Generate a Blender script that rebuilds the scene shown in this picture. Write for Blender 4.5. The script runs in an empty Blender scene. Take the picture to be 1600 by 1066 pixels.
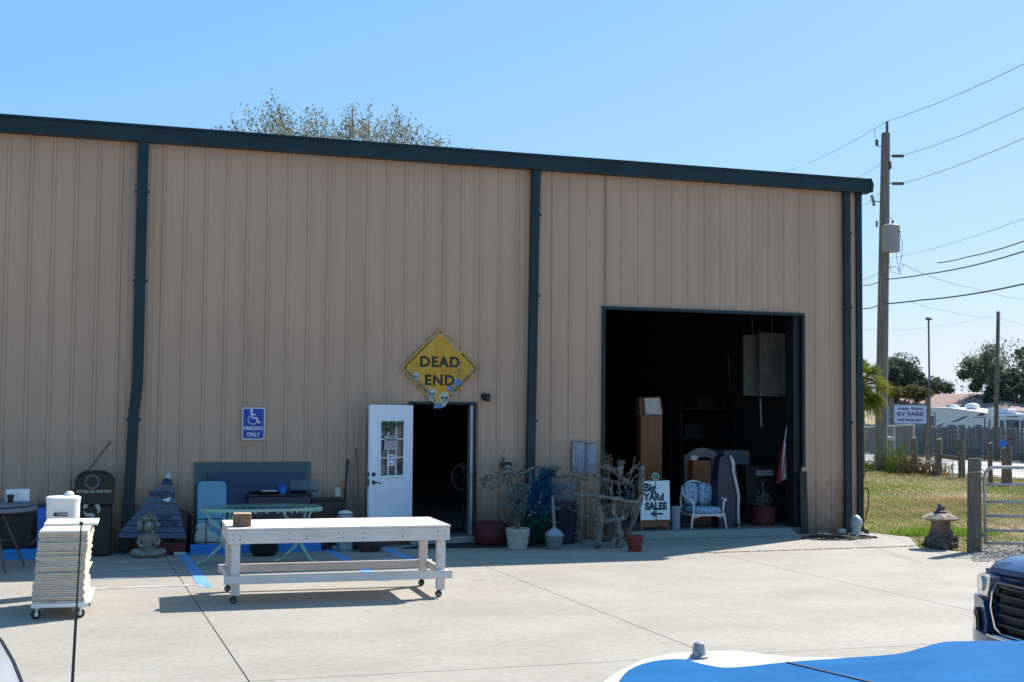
import bpy, math, random
import numpy as np
from mathutils import Vector, Matrix
random.seed(7); RNG = np.random.default_rng(11)
PI = math.pi
S = bpy.context.scene; C = S.collection
# ------------------------------------------------------------------ camera
F_PX, YAW, PITCH, ROLL, EYE = 2031.16, 0.32817, 0.05205, -0.0076, 2.092
fw = Vector((math.sin(YAW)*math.cos(PITCH), math.cos(YAW)*math.cos(PITCH), math.sin(PITCH)))
r0 = Vector((math.cos(YAW), -math.sin(YAW), 0)); u0_ = r0.cross(fw)
rt = r0*math.cos(ROLL) - u0_*math.sin(ROLL); up = u0_*math.cos(ROLL) + r0*math.sin(ROLL)
cam = bpy.data.cameras.new('camera'); cam_o = bpy.data.objects.new('camera', cam); C.objects.link(cam_o)
cam.sensor_width = 36; cam.lens = F_PX/1600*36; cam.clip_end = 3000; cam.clip_start = 0.05
cam_o.matrix_world = Matrix((( rt.x, up.x, -fw.x, 0), (rt.y, up.y, -fw.y, 0), (rt.z, up.z, -fw.z, EYE), (0,0,0,1)))
S.camera = cam_o
# ------------------------------------------------------------------ sky and sun
SUNV = Vector((0.88, 0.46, 1.0)).normalized()          # towards the sun
SUN_EL = math.asin(SUNV.z); SUN_AZ = math.atan2(SUNV.x, SUNV.y)
w = bpy.data.worlds.new('World'); S.world = w; w.use_nodes = True
nt = w.node_tree; bg = nt.nodes['Background']
sky = nt.nodes.new('ShaderNodeTexSky'); sky.sky_type = 'NISHITA'; sky.sun_disc = False
sky.sun_elevation = SUN_EL; sky.sun_rotation = SUN_AZ; sky.altitude = 0; sky.air_density = 1.0; sky.dust_density = 0.6; sky.ozone_density = 2.0
sp_ = nt.nodes.new('ShaderNodeSeparateColor'); cb_ = nt.nodes.new('ShaderNodeCombineColor'); nt.links.new(sky.outputs[0], sp_.inputs[0])
for k_, (pw, ml) in enumerate(((.84, 1.175), (.50, 2.75), (.42, 4.30))):      # one even colour grade over the whole sky
    a_ = nt.nodes.new('ShaderNodeMath'); a_.operation = 'POWER'; a_.inputs[1].default_value = pw; b_ = nt.nodes.new('ShaderNodeMath'); b_.operation = 'MULTIPLY'; b_.inputs[1].default_value = ml
    nt.links.new(sp_.outputs[k_], a_.inputs[0]); nt.links.new(a_.outputs[0], b_.inputs[0]); nt.links.new(b_.outputs[0], cb_.inputs[k_])
nt.links.new(cb_.outputs[0], bg.inputs[0]); bg.inputs[1].default_value = 0.068
sl = bpy.data.lights.new('sun', 'SUN'); sl.energy = 5.0; sl.angle = math.radians(0.53); sl.color = (1.0, 0.94, 0.86)
so = bpy.data.objects.new('sun', sl); C.objects.link(so); so.rotation_euler = (-SUNV).to_track_quat('-Z', 'Y').to_euler()
S.view_settings.view_transform = 'Standard'; S.view_settings.look = 'None'; S.view_settings.gamma = 1; S.view_settings.exposure = 0.69
S.view_settings.use_curve_mapping = False
S.render.engine = 'CYCLES'; S.cycles.max_bounces = 6; S.cycles.transparent_max_bounces = 12
# ------------------------------------------------------------------ picture to place
WY = 19.596                                            # plane of the building's front wall
def ray(x, y): return fw + rt*((x-800)/F_PX) - up*((y-533)/F_PX)
def G(x, y, z=0.0):
    d = ray(x, y); t = (z-EYE)/d.z; return Vector((d.x*t, d.y*t, z))
def V(x, y, Y=WY):
    d = ray(x, y); t = Y/d.y; return Vector((d.x*t, Y, EYE+d.z*t))
def R(Y, x0, y0, x1, y1):
    a = V(x0, (y0+y1)/2, Y); b = V(x1, (y0+y1)/2, Y); c = V((x0+x1)/2, y0, Y); d = V((x0+x1)/2, y1, Y)
    return a.x, b.x, d.z, c.z                          # X0, X1, Z0, Z1
# ------------------------------------------------------------------ materials
def mat(name, col, rough=0.7, metal=0.0, var=0.12, scale=3.0, bump=0.0, bscale=40.0, col2=None, alpha=None, trans=0.0, coat=0.0, emis=None, detail=5, stretch=None, thresh=None, spec=0.5):
    m = bpy.data.materials.new(name); m.use_nodes = True; n = m.node_tree; b = n.nodes['Principled BSDF']
    b.inputs['Roughness'].default_value = rough; b.inputs['Metallic'].default_value = metal
    b.inputs['Coat Weight'].default_value = coat; b.inputs['Transmission Weight'].default_value = trans
    b.inputs['Specular IOR Level'].default_value = spec
    if alpha is not None: b.inputs['Alpha'].default_value = alpha
    c1 = tuple(max(0, v*(1-var)) for v in col)+(1,); c2 = tuple(col2)+(1,) if col2 else tuple(min(1, v*(1+var)) for v in col)+(1,)
    tc = n.nodes.new('ShaderNodeNewGeometry'); src = tc.outputs['Position']
    if stretch:
        mp = n.nodes.new('ShaderNodeVectorMath'); mp.operation = 'MULTIPLY'; n.links.new(src, mp.inputs[0]); mp.inputs[1].default_value = stretch; src = mp.outputs[0]
    tx = n.nodes.new('ShaderNodeTexNoise'); tx.inputs['Scale'].default_value = scale; tx.inputs['Detail'].default_value = detail; n.links.new(src, tx.inputs['Vector'])
    rp = n.nodes.new('ShaderNodeValToRGB'); lo, hi = thresh or (0.32, 0.68)
    rp.color_ramp.elements[0].position = lo; rp.color_ramp.elements[1].position = hi
    rp.color_ramp.elements[0].color = c1 if not col2 else tuple(col)+(1,); rp.color_ramp.elements[1].color = c2
    n.links.new(tx.outputs['Fac'], rp.inputs[0]); n.links.new(rp.outputs[0], b.inputs['Base Color'])
    if bump:
        t2 = n.nodes.new('ShaderNodeTexNoise'); t2.inputs['Scale'].default_value = bscale; t2.inputs['Detail'].default_value = 6; n.links.new(src, t2.inputs['Vector'])
        bp = n.nodes.new('ShaderNodeBump'); bp.inputs['Strength'].default_value = bump; bp.inputs['Distance'].default_value = 0.01
        n.links.new(t2.outputs['Fac'], bp.inputs['Height']); n.links.new(bp.outputs[0], b.inputs['Normal'])
    return m
def glass_mat(name, col, alpha, rough=0.05):
    m = mat(name, col, rough, alpha=alpha, var=0.05); return m
def leafmat(name, a, b, tr=0.35, scale=0.8):
    m = bpy.data.materials.new(name); m.use_nodes = True; n = m.node_tree; n.nodes.remove(n.nodes['Principled BSDF'])
    g = n.nodes.new('ShaderNodeNewGeometry'); tx = n.nodes.new('ShaderNodeTexNoise'); tx.inputs['Scale'].default_value = scale; tx.inputs['Detail'].default_value = 6; n.links.new(g.outputs['Position'], tx.inputs['Vector'])
    rp = n.nodes.new('ShaderNodeValToRGB'); rp.color_ramp.elements[0].position = .35; rp.color_ramp.elements[1].position = .65
    rp.color_ramp.elements[0].color = a+(1,); rp.color_ramp.elements[1].color = b+(1,); n.links.new(tx.outputs['Fac'], rp.inputs[0])
    d = n.nodes.new('ShaderNodeBsdfDiffuse'); t = n.nodes.new('ShaderNodeBsdfTranslucent'); mx = n.nodes.new('ShaderNodeMixShader'); mx.inputs[0].default_value = tr
    n.links.new(rp.outputs[0], d.inputs[0]); n.links.new(rp.outputs[0], t.inputs[0]); n.links.new(d.outputs[0], mx.inputs[1]); n.links.new(t.outputs[0], mx.inputs[2])
    n.links.new(mx.outputs[0], n.nodes['Material Output'].inputs[0]); return m
def add_streaks(m, dark=(0.6,0.6,0.6), amt=0.35, vec=(9, 9, 0.35), scale=1.0, lo=.45, hi=.75):
    """vertical weather streaks / big blotches multiplied over the base colour"""
    n = m.node_tree; b = n.nodes['Principled BSDF']; l = b.inputs['Base Color'].links[0].from_socket
    g = n.nodes.new('ShaderNodeNewGeometry'); mp = n.nodes.new('ShaderNodeVectorMath'); mp.operation = 'MULTIPLY'; n.links.new(g.outputs['Position'], mp.inputs[0]); mp.inputs[1].default_value = vec
    tx = n.nodes.new('ShaderNodeTexNoise'); tx.inputs['Scale'].default_value = scale; tx.inputs['Detail'].default_value = 7; n.links.new(mp.outputs[0], tx.inputs['Vector'])
    rp = n.nodes.new('ShaderNodeValToRGB'); rp.color_ramp.elements[0].position = lo; rp.color_ramp.elements[1].position = hi
    rp.color_ramp.elements[0].color = (1,1,1,1); rp.color_ramp.elements[1].color = tuple(dark)+(1,); n.links.new(tx.outputs['Fac'], rp.inputs[0])
    mx = n.nodes.new('ShaderNodeMix'); mx.data_type = 'RGBA'; mx.blend_type = 'MULTIPLY'; mx.inputs['Factor'].default_value = amt
    n.links.new(l, mx.inputs[6]); n.links.new(rp.outputs[0], mx.inputs[7]); n.links.new(mx.outputs[2], b.inputs['Base Color'])
M = {}
M['concrete'] = mat('concrete', (0.362,0.335,0.292), 0.85, var=0.07, scale=0.9, bump=0.12, bscale=60)
add_streaks(M['concrete'], (0.84,0.82,0.80), 0.6, (0.6,1.1,1), 1.0, .42, .66); add_streaks(M['concrete'], (0.55,0.52,0.48), 0.5, (2.2,3.5,1), 1.0, .66, .74)
add_streaks(M['concrete'], (0.90,0.89,0.87), 1.0, (14,14,1), 1.0, .4, .6); add_streaks(M['concrete'], (0.30,0.28,0.26), 0.45, (1.7,1.7,1), 1.0, .74, .80)
M['joint'] = mat('joint', (0.10,0.09,0.08), 0.95)
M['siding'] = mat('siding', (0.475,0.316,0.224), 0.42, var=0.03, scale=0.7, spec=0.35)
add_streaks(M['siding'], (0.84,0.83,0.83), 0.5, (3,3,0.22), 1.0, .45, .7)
M['trim'] = mat('trim', (0.008,0.028,0.037), 0.45, var=0.2, scale=2, spec=0.3)
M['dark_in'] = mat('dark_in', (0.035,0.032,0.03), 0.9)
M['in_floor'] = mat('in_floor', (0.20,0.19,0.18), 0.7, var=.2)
M['roof'] = mat('roof', (0.45,0.45,0.43), 0.4, 0.3)
M['screw'] = mat('screw', (0.35,0.32,0.3), 0.4, 0.5)
M['white'] = mat('white', (0.78,0.78,0.77), 0.5, var=0.03)
M['door_white'] = mat('door_white', (0.72,0.76,0.84), 0.35, var=0.03, scale=2)
M['old_white'] = mat('old_white', (0.66,0.62,0.59), 0.6, var=0.05, scale=5, bump=0.1); add_streaks(M['old_white'], (0.62,0.57,0.52), 0.5, (3,12,12), 1.0, .55, .75)
M['black'] = mat('black', (0.012,0.012,0.014), 0.5)
M['black_gloss'] = mat('black_gloss', (0.01,0.01,0.013), 0.15)
M['rubber'] = mat('rubber', (0.02,0.02,0.02), 0.85)
M['navy'] = mat('navy', (0.01,0.02,0.05), 0.4)
M['steel'] = mat('steel', (0.45,0.46,0.48), 0.35, 0.9)
M['galv'] = mat('galv', (0.42,0.43,0.43), 0.45, 0.6, var=.15, scale=8)
M['stopblue'] = mat('stopblue', (0.012,0.19,0.54), 0.6, var=.12, scale=9)
M['lineblue'] = mat('lineblue', (0.10,0.33,0.72), 0.8, col2=(0.42,0.47,0.50), scale=9, thresh=(0.5,0.72))
M['linewhite'] = mat('linewhite', (0.47,0.48,0.47), 0.85, col2=(0.36,0.34,0.31), scale=6, thresh=(0.42,0.60))
M['yellow'] = mat('yellow', (0.56,0.27,0.008), 0.5, col2=(0.58,0.34,0.04), scale=5, thresh=(.4,.75))
add_streaks(M['yellow'], (0.45,0.50,0.62), 0.4, (16,16,3), 1.0, .52, .70)
M['signblack'] = mat('signblack', (0.018,0.014,0.012), 0.6)
M['signwhite'] = mat('signwhite', (0.78,0.79,0.80), 0.5, var=0.04)
M['signblue'] = mat('signblue', (0.012,0.035,0.34), 0.4)
M['skull'] = mat('skull', (0.55,0.55,0.50), 0.6, col2=(0.35,0.38,0.36), scale=30)
M['flower'] = mat('flower', (0.02,0.12,0.40), 0.6, col2=(0.10,0.30,0.5), scale=40)
M['vine'] = mat('vine', (0.10,0.16,0.07), 0.7)
M['grass'] = mat('grass', (0.17,0.165,0.055), 0.95, col2=(0.33,0.225,0.13), scale=0.30, var=0.3, bump=0.6, bscale=18, thresh=(.40,.60), stretch=(0.7,2.2,1))
add_streaks(M['grass'], (0.62,0.72,0.55), 0.8, (7,9,1), 1.0, .40, .65)
M['blade'] = leafmat('blade', (0.17,0.21,0.06), (0.40,0.30,0.17), 0.4, 0.35)
M['bladegreen'] = leafmat('bladegreen', (0.14,0.27,0.03), (0.24,0.36,0.06), 0.4, 3.0)
M['road'] = mat('road', (0.40,0.38,0.36), 0.9, var=.08, scale=1.0, bump=.2)
M['oldwood'] = mat('oldwood', (0.20,0.17,0.13), 0.9, col2=(0.10,0.085,0.07), scale=2.0, stretch=(14,14,1.2), bump=.5, bscale=30)
M['greyfence'] = mat('greyfence', (0.065,0.065,0.067), 0.9, col2=(0.15,0.148,0.14), scale=1.2, stretch=(9,9,0.6))
M['pole'] = mat('pole', (0.13,0.115,0.10), 0.9, col2=(0.23,0.205,0.18), scale=2.0, stretch=(9,9,0.5), bump=.4, bscale=20)
M['wire'] = mat('wire', (0.07,0.075,0.08), 0.7); M['meshwire'] = mat('meshwire', (0.10,0.105,0.11), 0.8); M['navyblk'] = mat('navyblk', (0.006,0.009,0.016), 0.6)
M['trafo'] = mat('trafo', (0.26,0.28,0.31), 0.6, var=.05)
M['drift'] = mat('drift', (0.27,0.235,0.205), 0.9, col2=(0.07,0.06,0.05), scale=3, stretch=(6,6,6), bump=.7, bscale=35, detail=8)
M['board'] = mat('board', (0.60,0.53,0.43), 0.8, col2=(0.36,0.30,0.23), scale=6, stretch=(3,3,30), thresh=(.45,.75)); add_streaks(M['board'], (0.35,0.3,0.26), 0.55, (11,11,22), 1.0, .60, .72)
M['boardtop'] = mat('boardtop', (0.72,0.68,0.58), 0.7, var=.05)
M['brick'] = mat('brick', (0.20,0.11,0.065), 0.85, var=.25, scale=18, bump=.3)
M['bricktop'] = mat('bricktop', (0.55,0.38,0.26), 0.85, var=.1, scale=18)
M['mint'] = mat('mint', (0.24,0.47,0.38), 0.5, col2=(0.42,0.50,0.44), scale=14, thresh=(.5,.7))
M['bluepanel'] = mat('bluepanel', (0.006,0.034,0.095), 0.45, var=.1)
M['ltblue'] = mat('ltblue', (0.125,0.30,0.45), 0.45, var=.04)
M['cupblue'] = mat('cupblue', (0.02,0.14,0.62), 0.4)
M['teal_glass'] = glass_mat('teal_glass', (0.03,0.105,0.125), 0.50)
M['clear_glass'] = glass_mat('clear_glass', (0.15,0.22,0.24), 0.35)
M['door_glass'] = mat('door_glass', (0.05,0.06,0.06), 0.08, col2=(0.16,0.17,0.16), scale=7)
M['paper'] = mat('paper', (0.75,0.75,0.75), 0.7, var=.03)
M['paper_grey'] = mat('paper_grey', (0.42,0.42,0.42), 0.7, var=.05)
M['red'] = mat('red', (0.19,0.022,0.02), 0.5, var=.1)
M['darkred'] = mat('darkred', (0.085,0.009,0.011), 0.7, var=.15)
M['pot'] = mat('pot', (0.05,0.04,0.035), 0.6, var=.3, scale=8)
M['weave'] = mat('weave', (0.60,0.60,0.52), 0.8, col2=(0.28,0.28,0.24), scale=8, stretch=(6,6,12), bump=.5)
M['statue'] = mat('statue', (0.30,0.275,0.225), 0.85, col2=(0.16,0.14,0.115), scale=10, bump=.4)
M['recycle'] = mat('recycle', (0.018,0.014,0.009), 0.55, var=.2)
M['letter'] = mat('letter', (0.50,0.48,0.42), 0.6)
M['cabinet'] = mat('cabinet', (0.27,0.088,0.028), 0.5, col2=(0.20,0.062,0.02), scale=2, stretch=(8,8,0.7))
M['cushion'] = mat('cushion', (0.34,0.46,0.58), 0.9, col2=(0.15,0.23,0.34), scale=24, thresh=(.44,.60), detail=5)
M['wicker'] = mat('wicker', (0.72,0.71,0.66), 0.6, var=.1, scale=30)
M['grey'] = mat('grey', (0.15,0.165,0.18), 0.6)
M['ltgrey'] = mat('ltgrey', (0.25,0.29,0.34), 0.5)
M['headboard'] = mat('headboard', (0.15,0.14,0.14), 0.6, var=.1)
M['cardboard'] = mat('cardboard', (0.22,0.12,0.06), 0.8)
M['box_wh'] = mat('box_wh', (0.62,0.55,0.48), 0.8, var=.15, scale=14)
M['yarn'] = mat('yarn', (0.52,0.56,0.60), 0.95, col2=(0.20,0.24,0.30), scale=4, stretch=(30,30,3))
M['bluewood'] = mat('bluewood', (0.05,0.075,0.14), 0.8, col2=(0.13,0.16,0.22), scale=4, stretch=(3,3,12))
M['peablue'] = leafmat('peablue', (0.008,0.045,0.14), (0.02,0.15,0.21), .2, 9)
M['peagreen'] = leafmat('peagreen', (0.012,0.06,0.045), (0.02,0.13,0.11), .2, 7)
M['potleaf'] = leafmat('potleaf', (0.03,0.08,0.07), (0.16,0.24,0.24), .3, 12)
M['silver'] = leafmat('silver', (0.30,0.34,0.36), (0.5,0.55,0.58), .2, 9)
M['stone'] = mat('stone', (0.17,0.14,0.12), 0.9, col2=(0.06,0.05,0.045), scale=9, bump=.9, bscale=22, detail=8)
M['stonelt'] = mat('stonelt', (0.42,0.36,0.30), 0.9, col2=(0.17,0.11,0.085), scale=9, bump=.6, bscale=22, detail=8)
M['trucknavy'] = mat('trucknavy', (0.014,0.060,0.17), 0.38, var=.04, coat=.5, metal=.1)
M['chrome'] = mat('chrome', (0.75,0.77,0.8), 0.12, 1.0, var=.02)
M['headlamp'] = mat('headlamp', (0.62,0.66,0.72), 0.08, .4, col2=(0.15,0.16,0.18), scale=22, coat=1)
M['carwhite'] = mat('carwhite', (0.66,0.69,0.74), 0.22, coat=1, var=.03)
M['gelwhite'] = mat('gelwhite', (0.80,0.81,0.82), 0.3, coat=.4, var=.02)
M['boatblue'] = mat('boatblue', (0.014,0.125,0.31), 0.85, var=.10, scale=3, spec=.06)
add_streaks(M['boatblue'], (2.4,1.7,1.35), 0.8, (34,44,1), 1.0, .66, .72); add_streaks(M['boatblue'], (0.75,0.82,0.88), 0.8, (1.5,5,1), 1.0, .4, .7)
M['seam'] = mat('seam', (0.008,0.03,0.09), 0.6)
M['cap_grey'] = mat('cap_grey', (0.12,0.13,0.16), 0.6, col2=(0.30,0.31,0.33), scale=60, bump=.4)
M['rvwhite'] = mat('rvwhite', (0.62,0.64,0.68), 0.35, var=.04)
M['rvblue'] = mat('rvblue', (0.02,0.035,0.09), 0.4)
M['window'] = mat('window', (0.10,0.12,0.13), 0.15)
M['teal'] = mat('teal', (0.06,0.28,0.40), 0.6)
M['houseroof'] = mat('houseroof', (0.30,0.225,0.19), 0.9, col2=(0.34,0.20,0.17), scale=1.5, var=.2)
M['housewall'] = mat('housewall', (0.42,0.40,0.38), 0.8)
M['signface'] = mat('signface', (0.36,0.43,0.58), 0.6, var=.08)
M['signink'] = mat('signink', (0.10,0.07,0.17), 0.7)
M['leaf_oak'] = leafmat('leaf_oak', (0.095,0.13,0.08), (0.25,0.28,0.19), .4, .9)
M['leaf_dark'] = leafmat('leaf_dark', (0.065,0.09,0.065), (0.17,0.19,0.13), .35, .9)
M['leaf_olive'] = leafmat('leaf_olive', (0.10,0.10,0.04), (0.19,0.16,0.07), .35, 1.0)
M['leaf_sparse'] = leafmat('leaf_sparse', (0.16,0.17,0.10), (0.30,0.29,0.20), .35, 1.3)
M['leaf_palm'] = leafmat('leaf_palm', (0.08,0.14,0.03), (0.33,0.31,0.04), .4, 1.5)
M['bark'] = mat('bark', (0.13,0.11,0.09), 0.95, var=.3, scale=4, bump=.6)
M['flagred'] = mat('flagred', (0.36,0.02,0.035), 0.8); M['flagblue'] = mat('flagblue', (0.03,0.04,0.15), 0.8)
M['picture'] = mat('picture', (0.09,0.085,0.08), 0.5, col2=(0.19,0.18,0.155), scale=3)
M['gas'] = mat('gas', (0.34,0.38,0.44), 0.5, 0.3, var=.2, scale=14)
M['straw'] = leafmat('straw', (0.20,0.17,0.09), (0.32,0.25,0.13), .35, 2)
M['gravel'] = mat('gravel', (0.22,0.20,0.17), 0.95, col2=(0.40,0.37,0.33), scale=14, bump=.6)
def foot_dirt_shade(m, h=.55):  # ragged splashed dirt plus painted shade: colour darkens towards the wall's foot
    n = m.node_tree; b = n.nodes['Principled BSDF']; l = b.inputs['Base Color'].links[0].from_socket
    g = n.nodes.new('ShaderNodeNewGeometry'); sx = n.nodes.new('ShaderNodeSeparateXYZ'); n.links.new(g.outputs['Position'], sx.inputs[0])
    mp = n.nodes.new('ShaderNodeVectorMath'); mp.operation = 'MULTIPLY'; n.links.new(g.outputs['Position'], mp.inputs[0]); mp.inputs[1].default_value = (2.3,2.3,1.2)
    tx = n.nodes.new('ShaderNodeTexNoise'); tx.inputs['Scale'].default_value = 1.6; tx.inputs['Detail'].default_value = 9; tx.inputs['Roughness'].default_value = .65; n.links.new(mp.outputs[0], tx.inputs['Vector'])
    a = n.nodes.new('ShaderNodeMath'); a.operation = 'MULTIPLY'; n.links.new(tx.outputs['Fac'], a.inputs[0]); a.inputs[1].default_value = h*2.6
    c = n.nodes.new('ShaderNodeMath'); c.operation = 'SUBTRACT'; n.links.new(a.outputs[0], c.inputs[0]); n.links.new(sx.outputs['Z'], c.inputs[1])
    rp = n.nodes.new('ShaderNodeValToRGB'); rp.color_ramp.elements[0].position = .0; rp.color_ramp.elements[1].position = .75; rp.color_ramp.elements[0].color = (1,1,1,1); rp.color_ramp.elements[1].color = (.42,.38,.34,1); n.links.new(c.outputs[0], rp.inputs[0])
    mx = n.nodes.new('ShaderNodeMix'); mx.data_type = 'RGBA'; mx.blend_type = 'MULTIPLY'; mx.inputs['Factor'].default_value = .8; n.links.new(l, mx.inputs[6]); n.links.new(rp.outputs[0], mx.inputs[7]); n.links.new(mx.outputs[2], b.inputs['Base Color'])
foot_dirt_shade(M['siding'], .72)
M['nail'] = mat('nail', (0.10,0.08,0.07), 0.8); M['brownstone'] = mat('brownstone', (0.26,0.17,0.13), 0.9, col2=(0.12,0.07,0.055), scale=14, bump=.6)
M['ashgrey'] = M['grey']
# ------------------------------------------------------------------ mesh helpers
WM = {}
class MB:
    def __init__(s, T=None): s.v = []; s.f = []; s.m = []; s.T = T; s.warp = None; s.mi = 0
    def add(s, vs, fs):
        o = len(s.v)
        for p in vs:
            p = Vector(p)
            if s.warp: p = Vector(s.warp(p))
            if s.T: p = s.T @ p
            s.v.append(p)
        for f in fs: s.f.append([i+o for i in f]); s.m.append(s.mi)
        return s
    def box(s, x0, x1, y0, y1, z0, z1, c=0.0):
        if x0 > x1: x0, x1 = x1, x0
        if y0 > y1: y0, y1 = y1, y0
        if z0 > z1: z0, z1 = z1, z0
        c = min(c, (x1-x0)*.4, (y1-y0)*.4, (z1-z0)*.4)
        if c <= 0:
            return s.add([(x,y,z) for z in (z0,z1) for y in (y0,y1) for x in (x0,x1)], [(0,2,3,1),(4,5,7,6),(0,1,5,4),(1,3,7,5),(3,2,6,7),(2,0,4,6)])
        X, Y, Z = (x0,x1), (y0,y1), (z0,z1); sg = (1,-1); vs = []; idx = {}
        for i in (0,1):
            for j in (0,1):
                for k in (0,1):
                    for a in (0,1,2):
                        p = [X[i]+sg[i]*c, Y[j]+sg[j]*c, Z[k]+sg[k]*c]; p[a] = (X[i],Y[j],Z[k])[a]
                        idx[i,j,k,a] = len(vs); vs.append(tuple(p))
        fs = []
        cen = Vector(((x0+x1)/2,(y0+y1)/2,(z0+z1)/2))
        def face(l):
            a, b, d = (Vector(vs[l[0]]), Vector(vs[l[1]]), Vector(vs[l[2]])); nn = (b-a).cross(d-b); mid = sum((Vector(vs[q]) for q in l), Vector())/len(l)
            fs.append(l if nn.dot(mid-cen) > 0 else l[::-1])
        for i in (0,1):
            face([idx[i,0,0,0],idx[i,1,0,0],idx[i,1,1,0],idx[i,0,1,0]]); face([idx[0,i,0,1],idx[1,i,0,1],idx[1,i,1,1],idx[0,i,1,1]]); face([idx[0,0,i,2],idx[1,0,i,2],idx[1,1,i,2],idx[0,1,i,2]])
            for j in (0,1):
                face([idx[i,j,0,0],idx[i,j,1,0],idx[i,j,1,1],idx[i,j,0,1]]); face([idx[i,0,j,0],idx[i,1,j,0],idx[i,1,j,2],idx[i,0,j,2]]); face([idx[0,i,j,1],idx[1,i,j,1],idx[1,i,j,2],idx[0,i,j,2]])
                for k in (0,1): face([idx[i,j,k,0],idx[i,j,k,1],idx[i,j,k,2]])
        fs = [f for n_, f in enumerate(fs)]
        seen = set(); out = []
        for f in fs:
            key = frozenset(f)
            if key not in seen: seen.add(key); out.append(f)
        return s.add(vs, out)
    def obox(s, p, q, w, h, upv=(0,0,1), c=0.0):
        """bar from p to q, w across, h along up"""
        p, q = Vector(p), Vector(q); d = q-p; L = d.length; d.normalize(); u = Vector(upv)
        if abs(d.dot(u)) > .98: u = Vector((0,1,0))
        sd = d.cross(u).normalized(); u = sd.cross(d)
        T = Matrix(((d.x,sd.x,u.x,p.x),(d.y,sd.y,u.y,p.y),(d.z,sd.z,u.z,p.z),(0,0,0,1)))
        t = MB(); t.box(0, L, -w/2, w/2, -h/2, h/2, c); return s.add([T @ v for v in t.v], t.f)
    def tube(s, pts, r, n=8, cap=True, flat=1.0):
        pts = [Vector(p) for p in pts]; rs = r if isinstance(r, (list, tuple)) else [r]*len(pts)
        if len(rs) != len(pts): rs = list(np.interp(np.linspace(0,1,len(pts)), np.linspace(0,1,len(rs)), rs))
        vs = []; fs = []; pu = None
        for i, p in enumerate(pts):
            d = (pts[min(i+1, len(pts)-1)]-pts[max(i-1, 0)]).normalized()
            if pu is None: a = Vector((0,0,1)) if abs(d.z) < .9 else Vector((1,0,0)); pu = a
            sd = d.cross(pu)
            if sd.length < 1e-4: sd = d.cross(Vector((0,1,0.1)))
            sd.normalize(); pu = sd.cross(d).normalized()
            for k in range(n):
                a = 2*PI*k/n; vs.append(p + sd*math.cos(a)*rs[i] + pu*math.sin(a)*rs[i]*flat)
        for i in range(len(pts)-1):
            for k in range(n):
                a, b = i*n+k, i*n+(k+1) % n; fs.append((a, b, b+n, a+n))
        if cap: fs.append(tuple(range(n))[::-1]); fs.append(tuple(range((len(pts)-1)*n, len(pts)*n)))
        return s.add(vs, fs)
    def lathe(s, prof, c=(0,0,0), n=20, cap=True, sx=1.0, sy=1.0):
        vs = []; fs = []
        for r, z in prof:
            for k in range(n):
                a = 2*PI*k/n; vs.append((c[0]+r*sx*math.cos(a), c[1]+r*sy*math.sin(a), c[2]+z))
        for i in range(len(prof)-1):
            for k in range(n):
                a, b = i*n+k, i*n+(k+1) % n; fs.append((a, b, b+n, a+n))
        if cap: fs.append(tuple(range(n))[::-1]); fs.append(tuple(range((len(prof)-1)*n, len(prof)*n)))
        return s.add(vs, fs)
    def prism(s, poly, y0, y1, plane='xz'):
        """extrude a 2-D outline: xz along y, xy along z, yz along x"""
        n = len(poly)
        if plane == 'xz': f = lambda a, b, t: (a, t, b)
        elif plane == 'xy': f = lambda a, b, t: (a, b, t)
        else: f = lambda a, b, t: (t, a, b)
        vs = [f(a, b, y0) for a, b in poly]+[f(a, b, y1) for a, b in poly]
        return s.add(vs, [tuple(range(n)), tuple(range(n, 2*n))[::-1]]+[(i, i+n, (i+1) % n+n, (i+1) % n) for i in range(n)])
    def loft(s, rings, cap=True):
        n = len(rings[0]); vs = [p for r in rings for p in r]; fs = []
        for i in range(len(rings)-1):
            for k in range(n):
                a, b = i*n+k, i*n+(k+1) % n; fs.append((a, b, b+n, a+n))
        if cap: fs.append(tuple(range(n))[::-1]); fs.append(tuple(range((len(rings)-1)*n, len(rings)*n)))
        return s.add(vs, fs)
    def ball(s, c, r, n=10, k=7, sc=(1,1,1)):
        prof = [(math.sin(PI*i/k), -math.cos(PI*i/k)) for i in range(k+1)]; prof[0] = (0.02, -1); prof[-1] = (0.02, 1)
        vs = []; fs = []
        for a, z in prof:
            for j in range(n): t = 2*PI*j/n; vs.append((c[0]+r*sc[0]*a*math.cos(t), c[1]+r*sc[1]*a*math.sin(t), c[2]+r*sc[2]*z))
        for i in range(k):
            for j in range(n): a, b = i*n+j, i*n+(j+1) % n; fs.append((a, b, b+n, a+n))
        return s.add(vs, fs)
    def build(s, name, m, parent=None, smooth=False, fix=True, auto=None):
        me = bpy.data.meshes.new(name)
        inv = WM[parent.name].inverted() if parent is not None and parent.name in WM else Matrix()
        me.from_pydata([tuple(inv @ v) for v in s.v], [], s.f)
        ms = m if isinstance(m, (list, tuple)) else [m]
        for q in ms: me.materials.append(M[q] if isinstance(q, str) else q)
        if len(ms) > 1:
            me.polygons.foreach_set('material_index', s.m)
        if fix:
            import bmesh
            bm = bmesh.new(); bm.from_mesh(me); bmesh.ops.recalc_face_normals(bm, faces=bm.faces); bm.to_mesh(me); bm.free()
        if smooth:
            me.polygons.foreach_set('use_smooth', [True]*len(me.polygons))
            if auto is not None: me.set_sharp_from_angle(angle=math.radians(auto))
        me.update()
        o = bpy.data.objects.new(name, me); C.objects.link(o)
        if parent is not None:
            o.parent = parent; WM[o.name] = WM.get(parent.name, Matrix())
        return o
def tag(o, label=None, cat=None, group=None, kind=None):
    if label: o['label'] = label
    if cat: o['category'] = cat
    if group: o['group'] = group
    if kind: o['kind'] = kind
    return o
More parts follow.
